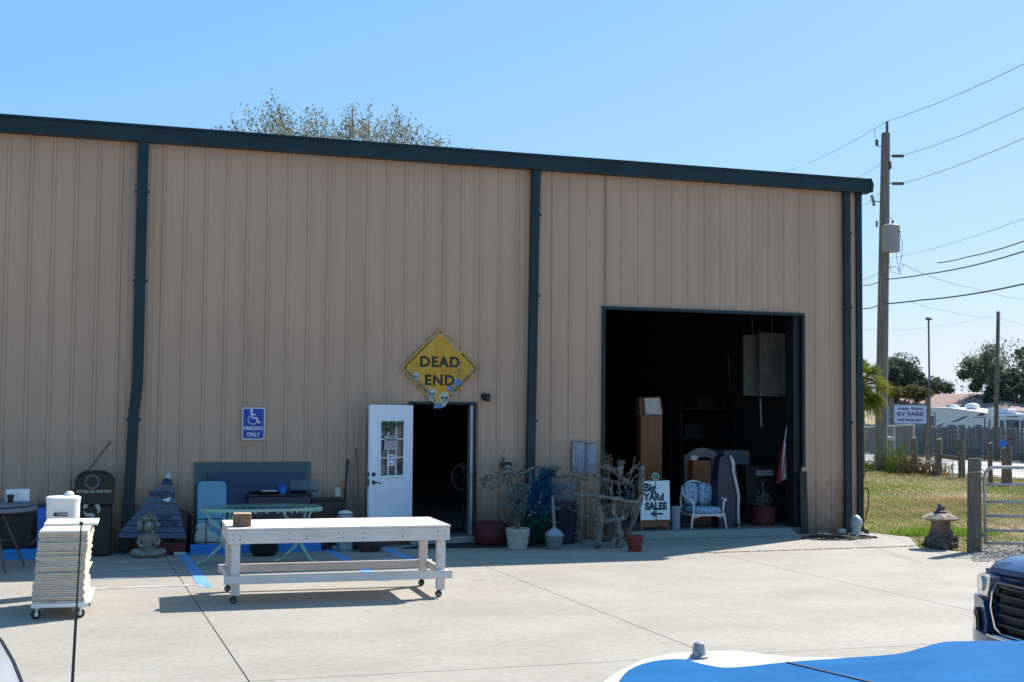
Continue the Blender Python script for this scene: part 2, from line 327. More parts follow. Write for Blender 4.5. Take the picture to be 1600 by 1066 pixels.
def thing(name, label, cat, loc=(0,0,0), group=None):
    o = bpy.data.objects.new(name, None); C.objects.link(o); o.location = loc; o.empty_display_size = .1
    WM[o.name] = Matrix.Translation(Vector(loc)); return tag(o, label, cat, group)
def single(mb, name, label, cat, m, group=None, smooth=False, auto=40, loc=None):
    """a thing that is one mesh: origin at its base"""
    xs = [v.x for v in mb.v]; ys = [v.y for v in mb.v]; zs = [v.z for v in mb.v]
    o_ = Vector(loc) if loc else Vector(((min(xs)+max(xs))/2, (min(ys)+max(ys))/2, min(zs)))
    mb.v = [v-o_ for v in mb.v]; o = mb.build(name, m, None, smooth, True, auto if smooth else None); o.location = o_
    WM[o.name] = Matrix.Translation(o_)
    return tag(o, label, cat, group)
def copy_thing(o, loc=None, rotz=None, label=None):
    def cp(a, par):
        b = a.copy(); C.objects.link(b); b.parent = par
        for ch in a.children: cp(ch, b)
        return b
    r = cp(o, None)
    if loc is not None: r.location = loc
    if rotz is not None: r.rotation_euler = (0,0,rotz)
    if label: r['label'] = label
    return r
def text(s_, size, cen, right, upv, m, parent, name='lettering', bold=0.0, sx=1.0, ext=0.0015, spacing=1.0):
    cu = bpy.data.curves.new(name, 'FONT'); cu.body = s_; cu.size = size; cu.align_x = 'CENTER'; cu.align_y = 'CENTER'; cu.extrude = ext; cu.offset = bold; cu.resolution_u = 3; cu.space_character = spacing
    t = bpy.data.objects.new('tmp_text', cu); C.objects.link(t); dg = bpy.context.evaluated_depsgraph_get(); dg.update()
    me = bpy.data.meshes.new_from_object(t.evaluated_get(dg)); bpy.data.objects.remove(t)
    r_ = Vector(right).normalized(); u_ = Vector(upv).normalized(); n_ = r_.cross(u_)
    T = Matrix(((r_.x*sx,u_.x,n_.x,cen[0]),(r_.y*sx,u_.y,n_.y,cen[1]),(r_.z*sx,u_.z,n_.z,cen[2]),(0,0,0,1)))
    inv = WM[parent.name].inverted() if parent is not None and parent.name in WM else Matrix()
    me.transform(inv @ T); me.name = name; me.materials.clear(); me.materials.append(M[m])
    o = bpy.data.objects.new(name, me); C.objects.link(o); o.parent = parent
    if parent is not None: WM[o.name] = WM.get(parent.name, Matrix())
    return o
def leaves(name, pts, size, m, parent=None, aspect=1.6, upbias=0.0, tri=False):
    """many small leaf faces at pts (numpy n x 3)"""
    n = len(pts); a = RNG.normal(size=(n,3)); a /= np.linalg.norm(a, axis=1)[:,None]; b = RNG.normal(size=(n,3)); b -= (a*b).sum(1)[:,None]*a; b /= np.linalg.norm(b, axis=1)[:,None]
    s_ = (size*RNG.uniform(.6, 1.35, n))[:,None]
    if upbias: a[:,2] = np.abs(a[:,2])+upbias; a /= np.linalg.norm(a, axis=1)[:,None]
    c = [pts - b*s_/aspect*.5, pts + a*s_*.5, pts + b*s_/aspect*.5, pts - a*s_*.5]
    if tri: c = [c[0], c[1], c[2]]
    k = len(c); v = np.stack(c, 1).reshape(-1, 3)
    inv = WM[parent.name].to_translation() if parent is not None and parent.name in WM else Vector()
    v = v - np.array(inv)
    me = bpy.data.meshes.new(name); me.vertices.add(len(v)); me.vertices.foreach_set('co', v.astype(np.float32).ravel())
    me.loops.add(n*k); me.loops.foreach_set('vertex_index', np.arange(n*k, dtype=np.int32)); me.polygons.add(n); me.polygons.foreach_set('loop_start', np.arange(0, n*k, k, dtype=np.int32)); me.polygons.foreach_set('loop_total', np.full(n, k, dtype=np.int32))
    me.materials.append(M[m]); me.update(); me.validate()
    o = bpy.data.objects.new(name, me); C.objects.link(o); o.parent = parent
    return o
def blob(c, r, n, sc=(1,1,1)):
    d = RNG.normal(size=(n,3)); d /= np.linalg.norm(d, axis=1)[:,None]; q = RNG.uniform(0,1,n)**.45
    return np.array(c) + d*(q*r)[:,None]*np.array(sc)
# ================================================================== THE SETTING
def hz(X, Y):
    def ss(a, b, t): t = min(1, max(0, (t-a)/(b-a))); return t*t*(3-2*t)
    return -0.03 - 0.42*ss(28.5, 32, X) - 0.4*ss(47.5, 54, X)
gx = sorted(set([-80,-40,-20,-10,0,5,10,12] + [13+i*1.5 for i in range(30)] + [60,70,85,100,130,180,260,400,700,1200])); gy = [-60,-30,-10,0,5,10,14] + [15+i*2.0 for i in range(25)] + [70,90,120,160,220,320,500,800,1300]
mb = MB(); mb.v = [Vector((x, y, hz(x, y)+(0.012*math.sin(x*1.7+y*.9)*math.cos(y*1.3) if x > 14 and y > 17 else 0))) for y in gy for x in gx]; nx = len(gx)
mb.f = [[j*nx+i, j*nx+i+1, (j+1)*nx+i+1, (j+1)*nx+i] for j in range(len(gy)-1) for i in range(nx-1)]; mb.m = [0]*len(mb.f)
tag(mb.build('ground', 'grass', None, True, False), 'patchy green and brown grass field beyond the concrete', kind='structure')
# road along +Y
mb = MB(); xs = [32.2, 34, 40, 45.2]; ys = [-40, 10, 30, 50, 70, 110, 200, 400]
mb.v = [Vector((x, y, hz(x, y)+0.012)) for y in ys for x in xs]; mb.f = [[j*4+i, j*4+i+1, (j+1)*4+i+1, (j+1)*4+i] for j in range(len(ys)-1) for i in range(3)]; mb.m = [0]*len(mb.f)
tag(mb.build('road', 'road', None, True, False), 'pale sunlit road between the two fences', kind='structure')
# concrete pad in slabs
pad = thing('concrete_pad', 'pale concrete yard slab in front of the metal building', None); pad['kind'] = 'structure'
PAD = [(-14, -9), (24, -9), (24, 13.0), tuple(G(1600, 884).xy), tuple(G(1550, 869).xy), tuple(G(1500, 862).xy), tuple(G(1437, 856.5).xy), (13.35, 18.55), (13.1, 19.55), (-14, 19.55)]
def clip(poly, p, q, side, off):
    p = Vector(p); q = Vector(q); d = (q-p).normalized(); n = Vector((-d.y, d.x))*side
    out = []
    for i in range(len(poly)):
        a = Vector(poly[i]); b = Vector(poly[(i+1) % len(poly)]); da = (a-p).dot(n)-off; db = (b-p).dot(n)-off
        if da >= 0: out.append(tuple(a))
        if (da >= 0) != (db >= 0): out.append(tuple(a+(b-a)*(da/(da-db))))
    return out
JN = [(G(264,878).xy, G(390,1066).xy), (G(740,878).xy, G(1090,1015).xy), (G(1400,928).xy, G(1512,953).xy)]
JC = [(G(600,879.5).xy, G(1437,853).xy), (G(900,1037).xy, G(1469,1006).xy), (Vector((-12, 5.2)), Vector((20, 5.0)))]
cells = [PAD]
for (p, q) in JN+JC:
    nw = []
    for c in cells:
        for sd in (1, -1):
            k = clip(c, p, q, sd, 0.006)
            if len(k) >= 3: nw.append(k)
    cells = nw
for c in cells:
    m_ = MB(); m_.prism(c, -0.12, 0.0, 'xy'); m_.build('slab', 'concrete', pad)
m_ = MB(); m_.prism(PAD, -0.10, -0.012, 'xy'); m_.build('joint_filler', 'joint', pad)
# crumbled edge grit along the far joint
def ground_quad(mb, a, b, wd, z=0.004):
    a = Vector((a[0], a[1], 0)); b = Vector((b[0], b[1], 0)); d = (b-a).normalized(); n = Vector((-d.y, d.x, 0))*wd/2; k = max(1, int((b-a).length/0.25)); vs = []; fs = []
    for i in range(k+1):
        p = a+(b-a)*i/k; j = random.uniform(.9, 1.08); vs += [(p+n*j)+Vector((0,0,z)), (p-n*j)+Vector((0,0,z))]
    for i in range(k): fs.append((2*i, 2*i+1, 2*i+3, 2*i+2))
    mb.add(vs, fs)
mb = MB()
for a, b in [((283,862),(322,918)), ((512,859),(600,908)), ((600,856.5),(650,878))]: ground_quad(mb, G(*a).xy, G(*b).xy, 0.15)
mk = mb.build('bay_line_marking', 'lineblue'); tag(mk, 'faded blue parking bay lines painted on the concrete', kind='structure')
mb = MB()
for a, b in [((134,871),(281,864.8)), ((134,883),(288,874)), ((134,895),(296,885)), ((134,907),(304,897)), ((134,921),(315,914))]: ground_quad(mb, G(*a).xy, G(*b).xy, 0.10, 0.0045)
for k in range(4): ground_quad(mb, G(532+9*k, 863+7.2*k).xy, G(606+17*k, 858.5+6.8*k).xy, 0.10, 0.0045)
tag(mb.build('hatch_marking', 'linewhite'), 'worn white hatch lines painted between the blue lines', kind='structure')
# ================================================================== THE BUILDING
bld = thing('metal_building', 'tan ribbed metal warehouse with dark blue-green trim and open bay door', 'warehouse', (13.0, WY, 0))
XR = 13.13; DOOR = (5.03, 6.03, 2.15); GAR = (V(944,600).x, V(1252,600).x, V(1100,489).z)
RIB0 = -0.874
def wall_panel(xa, xb, zb=0.0, zt=6.12, dy=0.0):
    mb = MB(); cuts = sorted(set([xa, xb] + [c for o in (DOOR, GAR) for c in o[:2] if xa < c < xb]))
    for a, b in zip(cuts[:-1], cuts[1:]):
        mid = (a+b)/2; z0 = zb
        for o in (DOOR, GAR):
            if o[0] < mid < o[1]: z0 = o[2]
        prof = [(a, 0)]
        k0 = int(math.floor((a-RIB0)/.3048))-1
        for k in range(k0, k0+7):
            xk = RIB0+.3048*k
            for dx, d in ((-.030,0),(-.012,-.023),(.012,-.023),(.030,0),(.098,0),(.105,-.004),(.122,-.004),(.129,0),(.176,0),(.183,-.004),(.200,-.004),(.207,0)):
                if a < xk+dx < b: prof.append((xk+dx, d))
        prof.append((b, 0))
        vs = [(x, WY+d+dy, z) for z in (z0, zt) for x, d in prof]; n = len(prof)
        mb.add(vs, [(i, i+1, n+i+1, n+i) for i in range(n-1)])
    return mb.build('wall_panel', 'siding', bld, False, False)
x = RIB0+.1524-.9144*9; i = 0
while x < XR-.02:
    wall_panel(x, min(x+.9144, XR), dy=-0.0007*(i % 2)); x += .9144; i += 1
XL = RIB0+.1524-.9144*9
# fasteners along the girts
mb = MB()
for z in (0.18, 1.15, 2.28, 3.95, 5.35, 6.0):
    k = 0
    while RIB0+.3048*k < XR-.1:
        xx = RIB0+.3048*k+.06
        if not any(o[0]-.03 < xx < o[1]+.03 and z < o[2]+.03 for o in (DOOR, GAR)): mb.box(xx-.006, xx+.006, WY-.008, WY, z-.006, z+.006)
        k += 1
sc = mb.build('fasteners', 'screw', bld); sc['kind'] = 'stuff'
# inner shell with the two openings
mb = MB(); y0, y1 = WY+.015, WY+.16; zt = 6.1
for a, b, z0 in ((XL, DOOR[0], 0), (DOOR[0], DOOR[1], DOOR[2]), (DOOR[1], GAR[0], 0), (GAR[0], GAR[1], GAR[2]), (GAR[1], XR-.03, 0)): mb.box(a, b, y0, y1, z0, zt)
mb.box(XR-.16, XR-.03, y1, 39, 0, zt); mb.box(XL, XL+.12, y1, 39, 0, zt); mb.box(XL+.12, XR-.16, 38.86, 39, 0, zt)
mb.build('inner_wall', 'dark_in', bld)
mb = MB()
k = 0; prof = []
yy = WY
while yy < 39.0:
    for dx, d in ((0,0),(.12,0),(.143,.03),(.169,.03),(.192,0)): prof.append((min(yy+dx, 39.02), d))
    yy += .3048
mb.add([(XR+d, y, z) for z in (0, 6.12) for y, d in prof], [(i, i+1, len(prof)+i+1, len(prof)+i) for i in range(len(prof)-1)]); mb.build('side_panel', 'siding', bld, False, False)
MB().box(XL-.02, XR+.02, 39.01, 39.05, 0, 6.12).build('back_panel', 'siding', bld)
mb = MB(); ym = (WY+39)/2
mb.prism([(WY-.1, 6.13), (ym, 6.95), (39.15, 6.13), (39.15, 6.18), (ym, 7.0), (WY-.1, 6.18)], XL-.1, XR+.12, 'yz'); mb.build('roof', 'roof', bld)
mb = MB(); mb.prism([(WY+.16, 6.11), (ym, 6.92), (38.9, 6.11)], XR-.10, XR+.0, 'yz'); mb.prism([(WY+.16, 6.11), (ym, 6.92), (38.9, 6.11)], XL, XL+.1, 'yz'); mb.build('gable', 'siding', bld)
MB().box(XL+.12, XR-.16, WY+.005, 38.86, -.02, .10).build('interior_floor', 'in_floor', bld)
mb = MB(); mb.prism([(WY-.33, 0.004), (WY-.01, .096), (WY+.0, .096), (WY+.0, 0.004)], GAR[0]-.0, GAR[1]-.25, 'yz'); mb.build('threshold_ramp', 'concrete', bld)
MB().box(DOOR[0]-.02, DOOR[1]+.02, WY-.16, WY+.0, .001, .10, .01).build('door_sill', 'concrete', bld)
GY = 19.42; zt_ = V(0,178,GY).z; zb_ = V(0,205,GY).z; XE = V(1363,290,GY).x
mb = MB(); mb.prism([(GY+.01, zb_), (WY-.04, zb_), (WY-.04, zt_+.03), (WY-.06, zt_+.03), (GY-.015, zt_), (GY-.02, zt_-.03), (GY, zt_-.05), (GY-.0, zb_+.02)], XL-.12, XE-.03, 'yz')
mb.build('gutter', 'trim', bld)
mb = MB(); cyl = (zb_+zt_)/2
mb.loft([[(XE-.03, y, z) for y, z in ((GY-.02, zb_), (WY-.02, zb_), (WY+.1, zt_+.04), (GY-.02, zt_+.01))], [(XE+.035, y, z) for y, z in ((GY+.02, zb_+.02), (WY-.04, zb_+.02), (WY, cyl+.02), (GY+.0, cyl+.03))]]); mb.build('gutter_end', 'trim', bld)
mb = MB(); mb.prism([(WY-.06, 6.14), (ym, 6.97), (ym, 6.75), (WY-.06, 5.92)], XR+.012, XR+.14, 'yz'); mb.prism([(39.1, 6.14), (ym, 6.97), (ym, 6.75), (39.1, 5.92)], XR+.012, XR+.14, 'yz'); mb.build('rake_trim', 'trim', bld)
def downspout(pts, wd=.13, dp=.10):
    m_ = MB(); 
    rings = []
    for (x, y, z) in pts: rings.append([(x-wd/2, y-dp, z), (x+wd/2, y-dp, z), (x+wd/2, y, z), (x-wd/2, y, z)])
    m_.loft(rings); d = m_.build('downspout', 'trim', bld)
    for z in (1.9, 3.9, 5.2):
        for p, q in zip(pts[:-1], pts[1:]):
            if min(p[2], q[2]) < z <= max(p[2], q[2]):
                t = (z-p[2])/(q[2]-p[2]); xx = p[0]+(q[0]-p[0])*t; yy = p[1]+(q[1]-p[1])*t
                MB().box(xx-wd/2-.03, xx+wd/2+.03, yy-dp-.004, yy-dp-.001, z-.02, z+.02).build('strap', 'trim', d)
YS = WY-.035
def vx(x, y): p = V(x, y, YS-.1); return p
P_ = [vx(224.5,215), vx(216.5,545), vx(215,600), vx(209,648), vx(203,760), vx(199,820), vx(193,862)]
downspout([(p.x, YS-(.0 if i < 2 else .03*i-.03), max(p.z, .02)) for i, p in enumerate(P_)][:2]+[(p.x, YS-.02*(i), max(p.z, .03)) for i, p in enumerate(P_[2:])], wd=.15)
p, q = vx(839,262), vx(828.5,800); downspout([(p.x, YS, p.z), (q.x, YS, .02)])
p = vx(1325.5,300); downspout([(p.x, YS, p.z), (p.x, YS, .02)], wd=.12, dp=.07)
MB().box(XR-.095, XR+.02, WY-.05, WY+.12, 0, zb_, .004).build('corner_trim', 'trim', bld)
# bay door frame
mb = MB(); gx0, gx1, gz = GAR
mb.box(gx0-.05, gx0, WY-.045, WY+.2, 0, gz+.05); mb.box(gx1, gx1+.05, WY-.045, WY+.2, 1.13, gz+.05); mb.box(gx0, gx1, WY-.045, WY+.2, gz, gz+.05)
mb.build('bay_frame', 'trim', bld)
mb = MB(); mb.box(gx1-.12, gx1-.002, WY+.05, WY+.28, .1, gz-.002); mb.build('door_track', 'navyblk', bld)
# personnel door frame
mb = MB(); a, b, c = DOOR
mb.box(a-.04, a, WY-.05, WY+.16, .1, c+.04, .004); mb.box(b, b+.05, WY-.05, WY+.16, .1, c+.04, .004); mb.box(a, b, WY-.05, WY+.16, c, c+.04, .004); mb.build('door_frame', 'trim', bld)
MB().box(b-.045, b-.002, WY-.03, WY+.13, .105, c-.003, .004).build('door_jamb', 'galv', bld)
# the open leaf (hinged on the left jamb)
hinge = Vector((a, WY-.07, 0)); tx_ = ray(576, 740); best = min((abs((hinge.x-.90*math.cos(t))/(hinge.y-.90*math.sin(t)) - tx_.x/tx_.y), t) for t in [i*.005 for i in range(200)])[1]
TD = Matrix.Translation(hinge) @ Matrix.Rotation(best, 4, 'Z')      # local -X runs along the leaf
leaf = thing('door_leaf', None, None); C.objects.unlink(leaf); bpy.data.objects.remove(leaf)
mb = MB(TD); W_ = .90; z0, z1 = .115, 2.135; gx_a, gx_b, gz_a, gz_b = -.70, -.20, 1.06, 1.90
mb.box(-W_, gx_a, -.022, .022, z0, z1, .003); mb.box(gx_b, 0, -.022, .022, z0, z1, .003); mb.box(gx_a, gx_b, -.022, .022, z0, gz_a); mb.box(gx_a, gx_b, -.022, .022, gz_b, z1)
for (pa, pb) in ((-.78,-.50),(-.40,-.12)):
    for (qa, qb) in ((.28,.88),): mb.box(pa, pb, -.030, -.022, qa, qb, .007)
dl = mb.build('door', 'door_white', bld)
mb = MB(TD)
for p_, q_, r_, s__ in ((gx_a-.03, gx_a+.012, gz_a-.03, gz_b+.03), (gx_b-.012, gx_b+.03, gz_a-.03, gz_b+.03), (gx_a+.012, gx_b-.012, gz_a-.03, gz_a+.012), (gx_a+.012, gx_b-.012, gz_b-.012, gz_b+.03)): mb.box(p_, q_, -.038, -.023, r_, s__, .004)
for k in (1, 2):
    xx = gx_a+(gx_b-gx_a)*k/3; mb.box(xx-.008, xx+.008, -.034, -.012, gz_a+.012, gz_b-.012); zz = gz_a+(gz_b-gz_a)*k/3; mb.box(gx_a+.012, gx_b-.012, -.032, -.014, zz-.008, zz+.008)
mb.build('window_grille', 'door_white', dl)
for i in range(3):
    for j in range(3):
        MB(TD).box(gx_a+(gx_b-gx_a)*i/3+.001, gx_a+(gx_b-gx_a)*(i+1)/3-.001, -.006, .004, gz_a+(gz_b-gz_a)*j/3+.001, gz_a+(gz_b-gz_a)*(j+1)/3-.001).build('pane', 'door_glass', dl)
mb = MB(TD); 
for zz in (1.10, .98): mb.tube([(-.83,-.022,zz), (-.83,-.05,zz)], .028 if zz > 1 else .026, 14)
mb.tube([(-.83,-.05,.98), (-.83,-.075,.98), (-.80,-.08,.98), (-.72,-.078,.965)], .009, 8); mb.build('handle', 'black', dl)
mb = MB(TD); mb.box(-.905, -.9, -.012, .012, .93, 1.03); mb.box(-.905, -.9, -.012, .012, 1.07, 1.13); mb.build('latch_plate', 'black', dl)
dR = (TD.to_3x3() @ Vector((1,0,0))); 
def dp(x_, z_, y_=-.042): return TD @ Vector((x_, y_, z_))
n1 = thing('notice', 'grey printed notice taped in the middle of the open white door\'s window', 'notice', dp(-.49, 1.47, -.040))
MB(TD).box(-.625, -.35, -.0445, -.0405, 1.46, 1.67).build('sheet', 'paper_grey', n1)
text('OTHER', .032, dp(-.4875, 1.645, -.046), dR, (0,0,1), 'signblack', n1); text('WORLDLAND', .042, dp(-.4875, 1.605, -.046), dR, (0,0,1), 'signblack', n1, sx=.85, bold=.001)
mb = MB(TD)
for k in range(6): mb.box(-.60+.012*(k % 2), -.375-.02*(k % 3), -.0458, -.0450, 1.565-.017*k, 1.570-.017*k)
mb.build('fine_print', 'grey', n1)
n2 = thing('notice', 'small white handwritten note below the grey notice on the open door', 'note', dp(-.49, 1.3, -.040))
MB(TD).box(-.565, -.415, -.0445, -.0405, 1.215, 1.385).build('sheet', 'paper', n2)
text('PUSH\nDOOR', .045, dp(-.49, 1.33, -.046), dR, (0,0,1), 'signblue', n2, sx=.85); text('OPEN', .035, dp(-.49, 1.245, -.046), dR, (0,0,1), 'signblue', n2, sx=.85)
mb = MB(TD); pts = []
wr = thing('wreath', 'dark hanging garland at the top of the open door\'s window', 'garland', dp(-.45, 1.8, -.05))
q = np.array([tuple(dp(random.uniform(-.69,-.25), 1.84+random.gauss(0,.018), -.05)) for _ in range(260)]); leaves('foliage', q, .03, 'vine', wr)
MB().ball(dp(-.56,1.76,-.055), .03, 8, 6).tube([dp(-.47,1.80,-.05), dp(-.49,1.68,-.05)], .006).build('ornament', 'black', wr)
# lamp on the wall right of the door sign
p = V(761,621,WY-.1)
wl = thing('wall_light', 'small dark security light on the wall right of the yellow sign', 'light', (p.x, WY, p.z))
MB().box(p.x-.04, p.x+.04, WY-.035, WY-.001, p.z-.05, p.z+.05, .006).build('base', 'black', wl); mb = MB(); mb.loft([[(p.x-.075,WY-.05,p.z+.06),(p.x+.075,WY-.05,p.z+.06),(p.x+.075,WY-.035,p.z-.01),(p.x-.075,WY-.035,p.z-.01)],[(p.x-.03,WY-.17,p.z+.03),(p.x+.03,WY-.17,p.z+.03),(p.x+.03,WY-.15,p.z-.07),(p.x-.03,WY-.15,p.z-.07)]]).build('shade', 'black', wl)
# ================================================================== SIGNS ON THE WALL
c = V(688, 576, WY-.055); SY = WY-.055
sg = thing('road_sign', 'faded yellow diamond DEAD END road sign with painted skulls above the door', 'road sign', (c.x, SY, c.z))
h = .635
def diamond(h, r=.05, n=5):
    out = []
    for cx_, cz_, a0 in ((h-r*1.414,0,-45),(0,h-r*1.414,45),(-(h-r*1.414),0,135),(0,-(h-r*1.414),225)):
        for k in range(n): a = math.radians(a0+90*k/(n-1)); out.append((cx_+r*math.cos(a), cz_+r*math.sin(a)))
    return out
o2 = lambda P, s=1: [(c.x+a, c.z+b) for a, b in P]
MB().prism(o2(diamond(h)), SY, SY+.004).build('plate', 'yellow', sg)
mb = MB(); A = o2(diamond(h-.035,.045)); B = o2(diamond(h-.062,.04)); n = len(A); vs = [(a, SY-.002, b) for a, b in A]+[(a, SY-.002, b) for a, b in B]; mb.add(vs, [(i, (i+1) % n, n+(i+1) % n, n+i) for i in range(n)]); mb.build('border', 'signblack', sg, False, False)
text('DEAD', .225, (c.x-.01, SY-.003, c.z+.095), (1,0,0), (0,0,1), 'signblack', sg, bold=.008, sx=1.0, spacing=1.14); text('END', .225, (c.x-.01, SY-.003, c.z-.19), (1,0,0), (0,0,1), 'signblack', sg, bold=.008, spacing=1.14)
def skull(x_, z_, s):
    mb = MB(); y = SY-.003
    P = [(x_+s*.5*math.cos(a)*(1 if math.sin(a) > -.2 else .72), z_+s*(.55*math.sin(a) if math.sin(a) > -.2 else .72*math.sin(a))) for a in [2*PI*k/22 for k in range(22)]]
    mb.prism(P, y, y+.002); o = mb.build('skull_painting', 'skull', sg)
    mb = MB(); 
    for sx_, sz_, rr in ((-.19,.02,.13),(.19,.02,.13),(0,-.24,.07)): mb.prism([(x_+s*(sx_+rr*math.cos(a)), z_+s*(sz_+rr*math.sin(a))) for a in [2*PI*k/12 for k in range(12)]], y-.0015, y-.0005)
    for k in range(5): mb.box(x_+s*(-.19+.09*k), x_+s*(-.17+.09*k), y-.0015, y-.0005, z_-s*.58, z_-s*.44)
    mb.build('eye_socket', 'signblack', o)
skull(c.x-.385, c.z-.13, .105); skull(c.x-.13, c.z-.40, .155); skull(c.x+.07, c.z-.46, .17); skull(c.x-.05, c.z-.545, .08)
def bloom(x_, z_, s, m='flower'):
    mb = MB(); y = SY-.0045
    for k in range(7):
        a = 2*PI*k/7; mb.prism([(x_+s*(.42*math.cos(a)+.3*math.cos(t)), z_+s*(.42*math.sin(a)+.3*math.sin(t))) for t in [2*PI*j/9 for j in range(9)]], y-.0006*k, y-.0006*k+.0004)
    mb.build('flower_painting', m, sg)
bloom(c.x+.285, c.z-.215, .085); bloom(c.x+.17, c.z-.31, .07); bloom(c.x+.0, c.z-.585, .06); bloom(c.x-.07, c.z-.59, .05); bloom(c.x+.06, c.z-.56, .055, 'skull'); bloom(c.x+.21, c.z-.37, .045, 'skull')
q = []
for _ in range(420):
    t = random.random(); sd = random.choice((-1,1)); xx = sd*(t**.8)*.56; zz = -(h-abs(xx))+.03+abs(random.gauss(0,.045)); q.append((c.x+xx, SY-.006-random.random()*.004, c.z+zz))
for _ in range(60): q.append((c.x+.30+random.gauss(0,.04), SY-.006, c.z-.02+random.gauss(0,.06)))
lv = leaves('painted_vine', np.array(q), .022, 'silver', sg); q = np.array(q)[::2]+np.array([.01,-.001,.006]); leaves('painted_vine', q, .018, 'vine', sg)
mb = MB()
for t in [i/26 for i in range(27)]:
    xx = .02+t*.30; zz = h-xx-.05; mb.box(c.x+xx-.008, c.x+xx+.012+.01*random.random(), SY-.004, SY-.003, c.z+zz-.022, c.z+zz-.004)
    if t < .4: mb.box(c.x-xx-.01, c.x-xx+.006, SY-.004, SY-.003, c.z+zz-.02, c.z+zz-.008)
q = mb.build('peeling_paint', 'skull', sg); q['kind'] = 'stuff'
mb = MB()
for dz in (.5, -.5): mb.tube([(c.x, SY-.006, c.z+dz), (c.x, WY-.02, c.z+dz)], .008, 8)
mb.build('bolt', 'steel', sg)
# accessible parking sign
c = V(396, 662, WY-.045); SY = WY-.045
sg = thing('parking_sign', 'small blue accessible parking only sign with white wheelchair symbol', 'sign', (c.x, SY, c.z))
def rrect(hx, hz, r, cx_=0, cz_=0, n=5):
    out = []
    for sx_, sz_, a0 in ((1,-1,-90),(1,1,0),(-1,1,90),(-1,-1,180)):
        for k in range(n): a = math.radians(a0+90*k/(n-1)); out.append((cx_+sx_*(hx-r)+r*math.cos(a), cz_+sz_*(hz-r)+r*math.sin(a)))
    return out
MB().prism(rrect(.165,.235,.03,c.x,c.z), SY, SY+.003).build('plate', 'signwhite', sg); MB().prism(rrect(.152,.222,.022,c.x,c.z), SY-.002, SY-.0005).build('field', 'signblue', sg)
mb = MB(); y = SY-.003; zc = c.z+.095
mb.prism([(c.x-.033+.021*math.cos(a), zc+.098+.021*math.sin(a)) for a in [2*PI*k/14 for k in range(14)]], y, y+.0007)
arc = [(c.x-.01+.068*math.cos(math.radians(a)), zc-.035+.068*math.sin(math.radians(a))) for a in range(130, 371, 12)]
def strip(P, wd, t=.0007, yo=0.0):
    for (a, b), (a2, b2) in zip(P[:-1], P[1:]):
        d = Vector((a2-a, b2-b)); L = d.length; d /= L; n_ = Vector((-d.y, d.x))*wd/2; a_, b_ = a-d.x*wd*.2, b-d.y*wd*.2; a3, b3 = a2+d.x*wd*.2, b2+d.y*wd*.2
        mb.add([(a_+n_.x, y-yo, b_+n_.y), (a_-n_.x, y-yo, b_-n_.y), (a3-n_.x, y-yo, b3-n_.y), (a3+n_.x, y-yo, b3+n_.y)], [(0,1,2,3)])
strip(arc, .017); strip([(c.x-.03, zc+.075), (c.x-.022, zc-.01), (c.x+.045, zc-.012), (c.x+.075, zc-.085), (c.x+.10, zc-.072)], .019, yo=.0004); strip([(c.x-.028, zc+.04), (c.x+.03, zc+.04)], .015, yo=.0008)
mb.build('wheelchair_symbol', 'signwhite', sg, False, False)
text('PARKING', .075, (c.x, y, c.z-.072), (1,0,0), (0,0,1), 'signwhite', sg, bold=.0014, sx=.88); text('ONLY', .082, (c.x, y, c.z-.165), (1,0,0), (0,0,1), 'signwhite', sg, bold=.0014, sx=.85)
MB().tube([(c.x,SY-.004,c.z+.212),(c.x,WY-.02,c.z+.212)], .005, 8).build('bolt', 'steel', sg)
# dark outlet box on the wall
p = V(792, 727, WY-.1); ob = thing('outlet_box', 'black electrical box with a white label on the wall above the driftwood', 'electrical box', (p.x, WY, p.z))
MB().box(p.x-.075, p.x+.075, WY-.12, WY-.002, p.z-.05, p.z+.05, .012).build('case', 'black_gloss', ob); MB().box(p.x+.0, p.x+.05, WY-.124, WY-.121, p.z-.035, p.z-.015).build('label_strip', 'paper', ob); MB().box(p.x-.06, p.x-.025, WY-.06, WY-.03, p.z+.09, p.z+.12, .004).tube([(p.x-.04,WY-.03,p.z+.1),(p.x-.04,WY-.03,p.z+.05)], .006).build('sensor', 'darkred', ob)
# ================================================================== WORK TABLE AND BOARD STACK IN THE SUN
TL = G(362,944); ax = Vector((2.25, -.115, 0)); TW = 2.36; ax.normalize(); ay = Vector((-ax.y, ax.x, 0)); TD_ = 1.05
TT = Matrix(((ax.x,ay.x,0,TL.x-.03),(ax.y,ay.y,0,TL.y-.03),(0,0,1,0),(0,0,0,1)))
wt = thing('work_table', 'white painted wooden work table on black casters standing in the sun', 'table', tuple(TT @ Vector((TW/2, TD_/2, 0))))
H = .80
MB(TT).box(-.03, TW+.03, -.03, TD_+.03, H-.022, H, .003).build('tabletop', 'old_white', wt)
def screws(mb, pts, r=.006):
    for x_, y_, z_ in pts: mb.tube([(x_, y_, z_), (x_, y_-.0015, z_)], r, 6)
for y_, s_ in ((-.022, -1), (TD_-.018, 1)):
    a_ = MB(TT).box(-.022, TW+.022, y_, y_+.038, H-.165, H-.0235, .003).build('apron', 'old_white', wt)
    if s_ < 0:
        mb = MB(TT); screws(mb, [(x_, -.0225, z_) for x_ in (.03,.10,.62,.80,1.15,1.2,1.42,1.85,2.25,2.33) for z_ in (H-.06-.04*random.random(), H-.12)][::1], .008); k = mb.build('screw_heads', 'nail', a_); k['kind'] = 'stuff'
for x_ in (-.022, TW-.016): MB(TT).box(x_, x_+.038, .017, TD_-.019, H-.164, H-.0245, .003).build('apron', 'old_white', wt)
for x_ in (.017, TW-.107):
    for y_ in (.017, TD_-.107): MB(TT).box(x_, x_+.09, y_, y_+.09, .085, H-.024, .004).build('leg', 'old_white', wt)
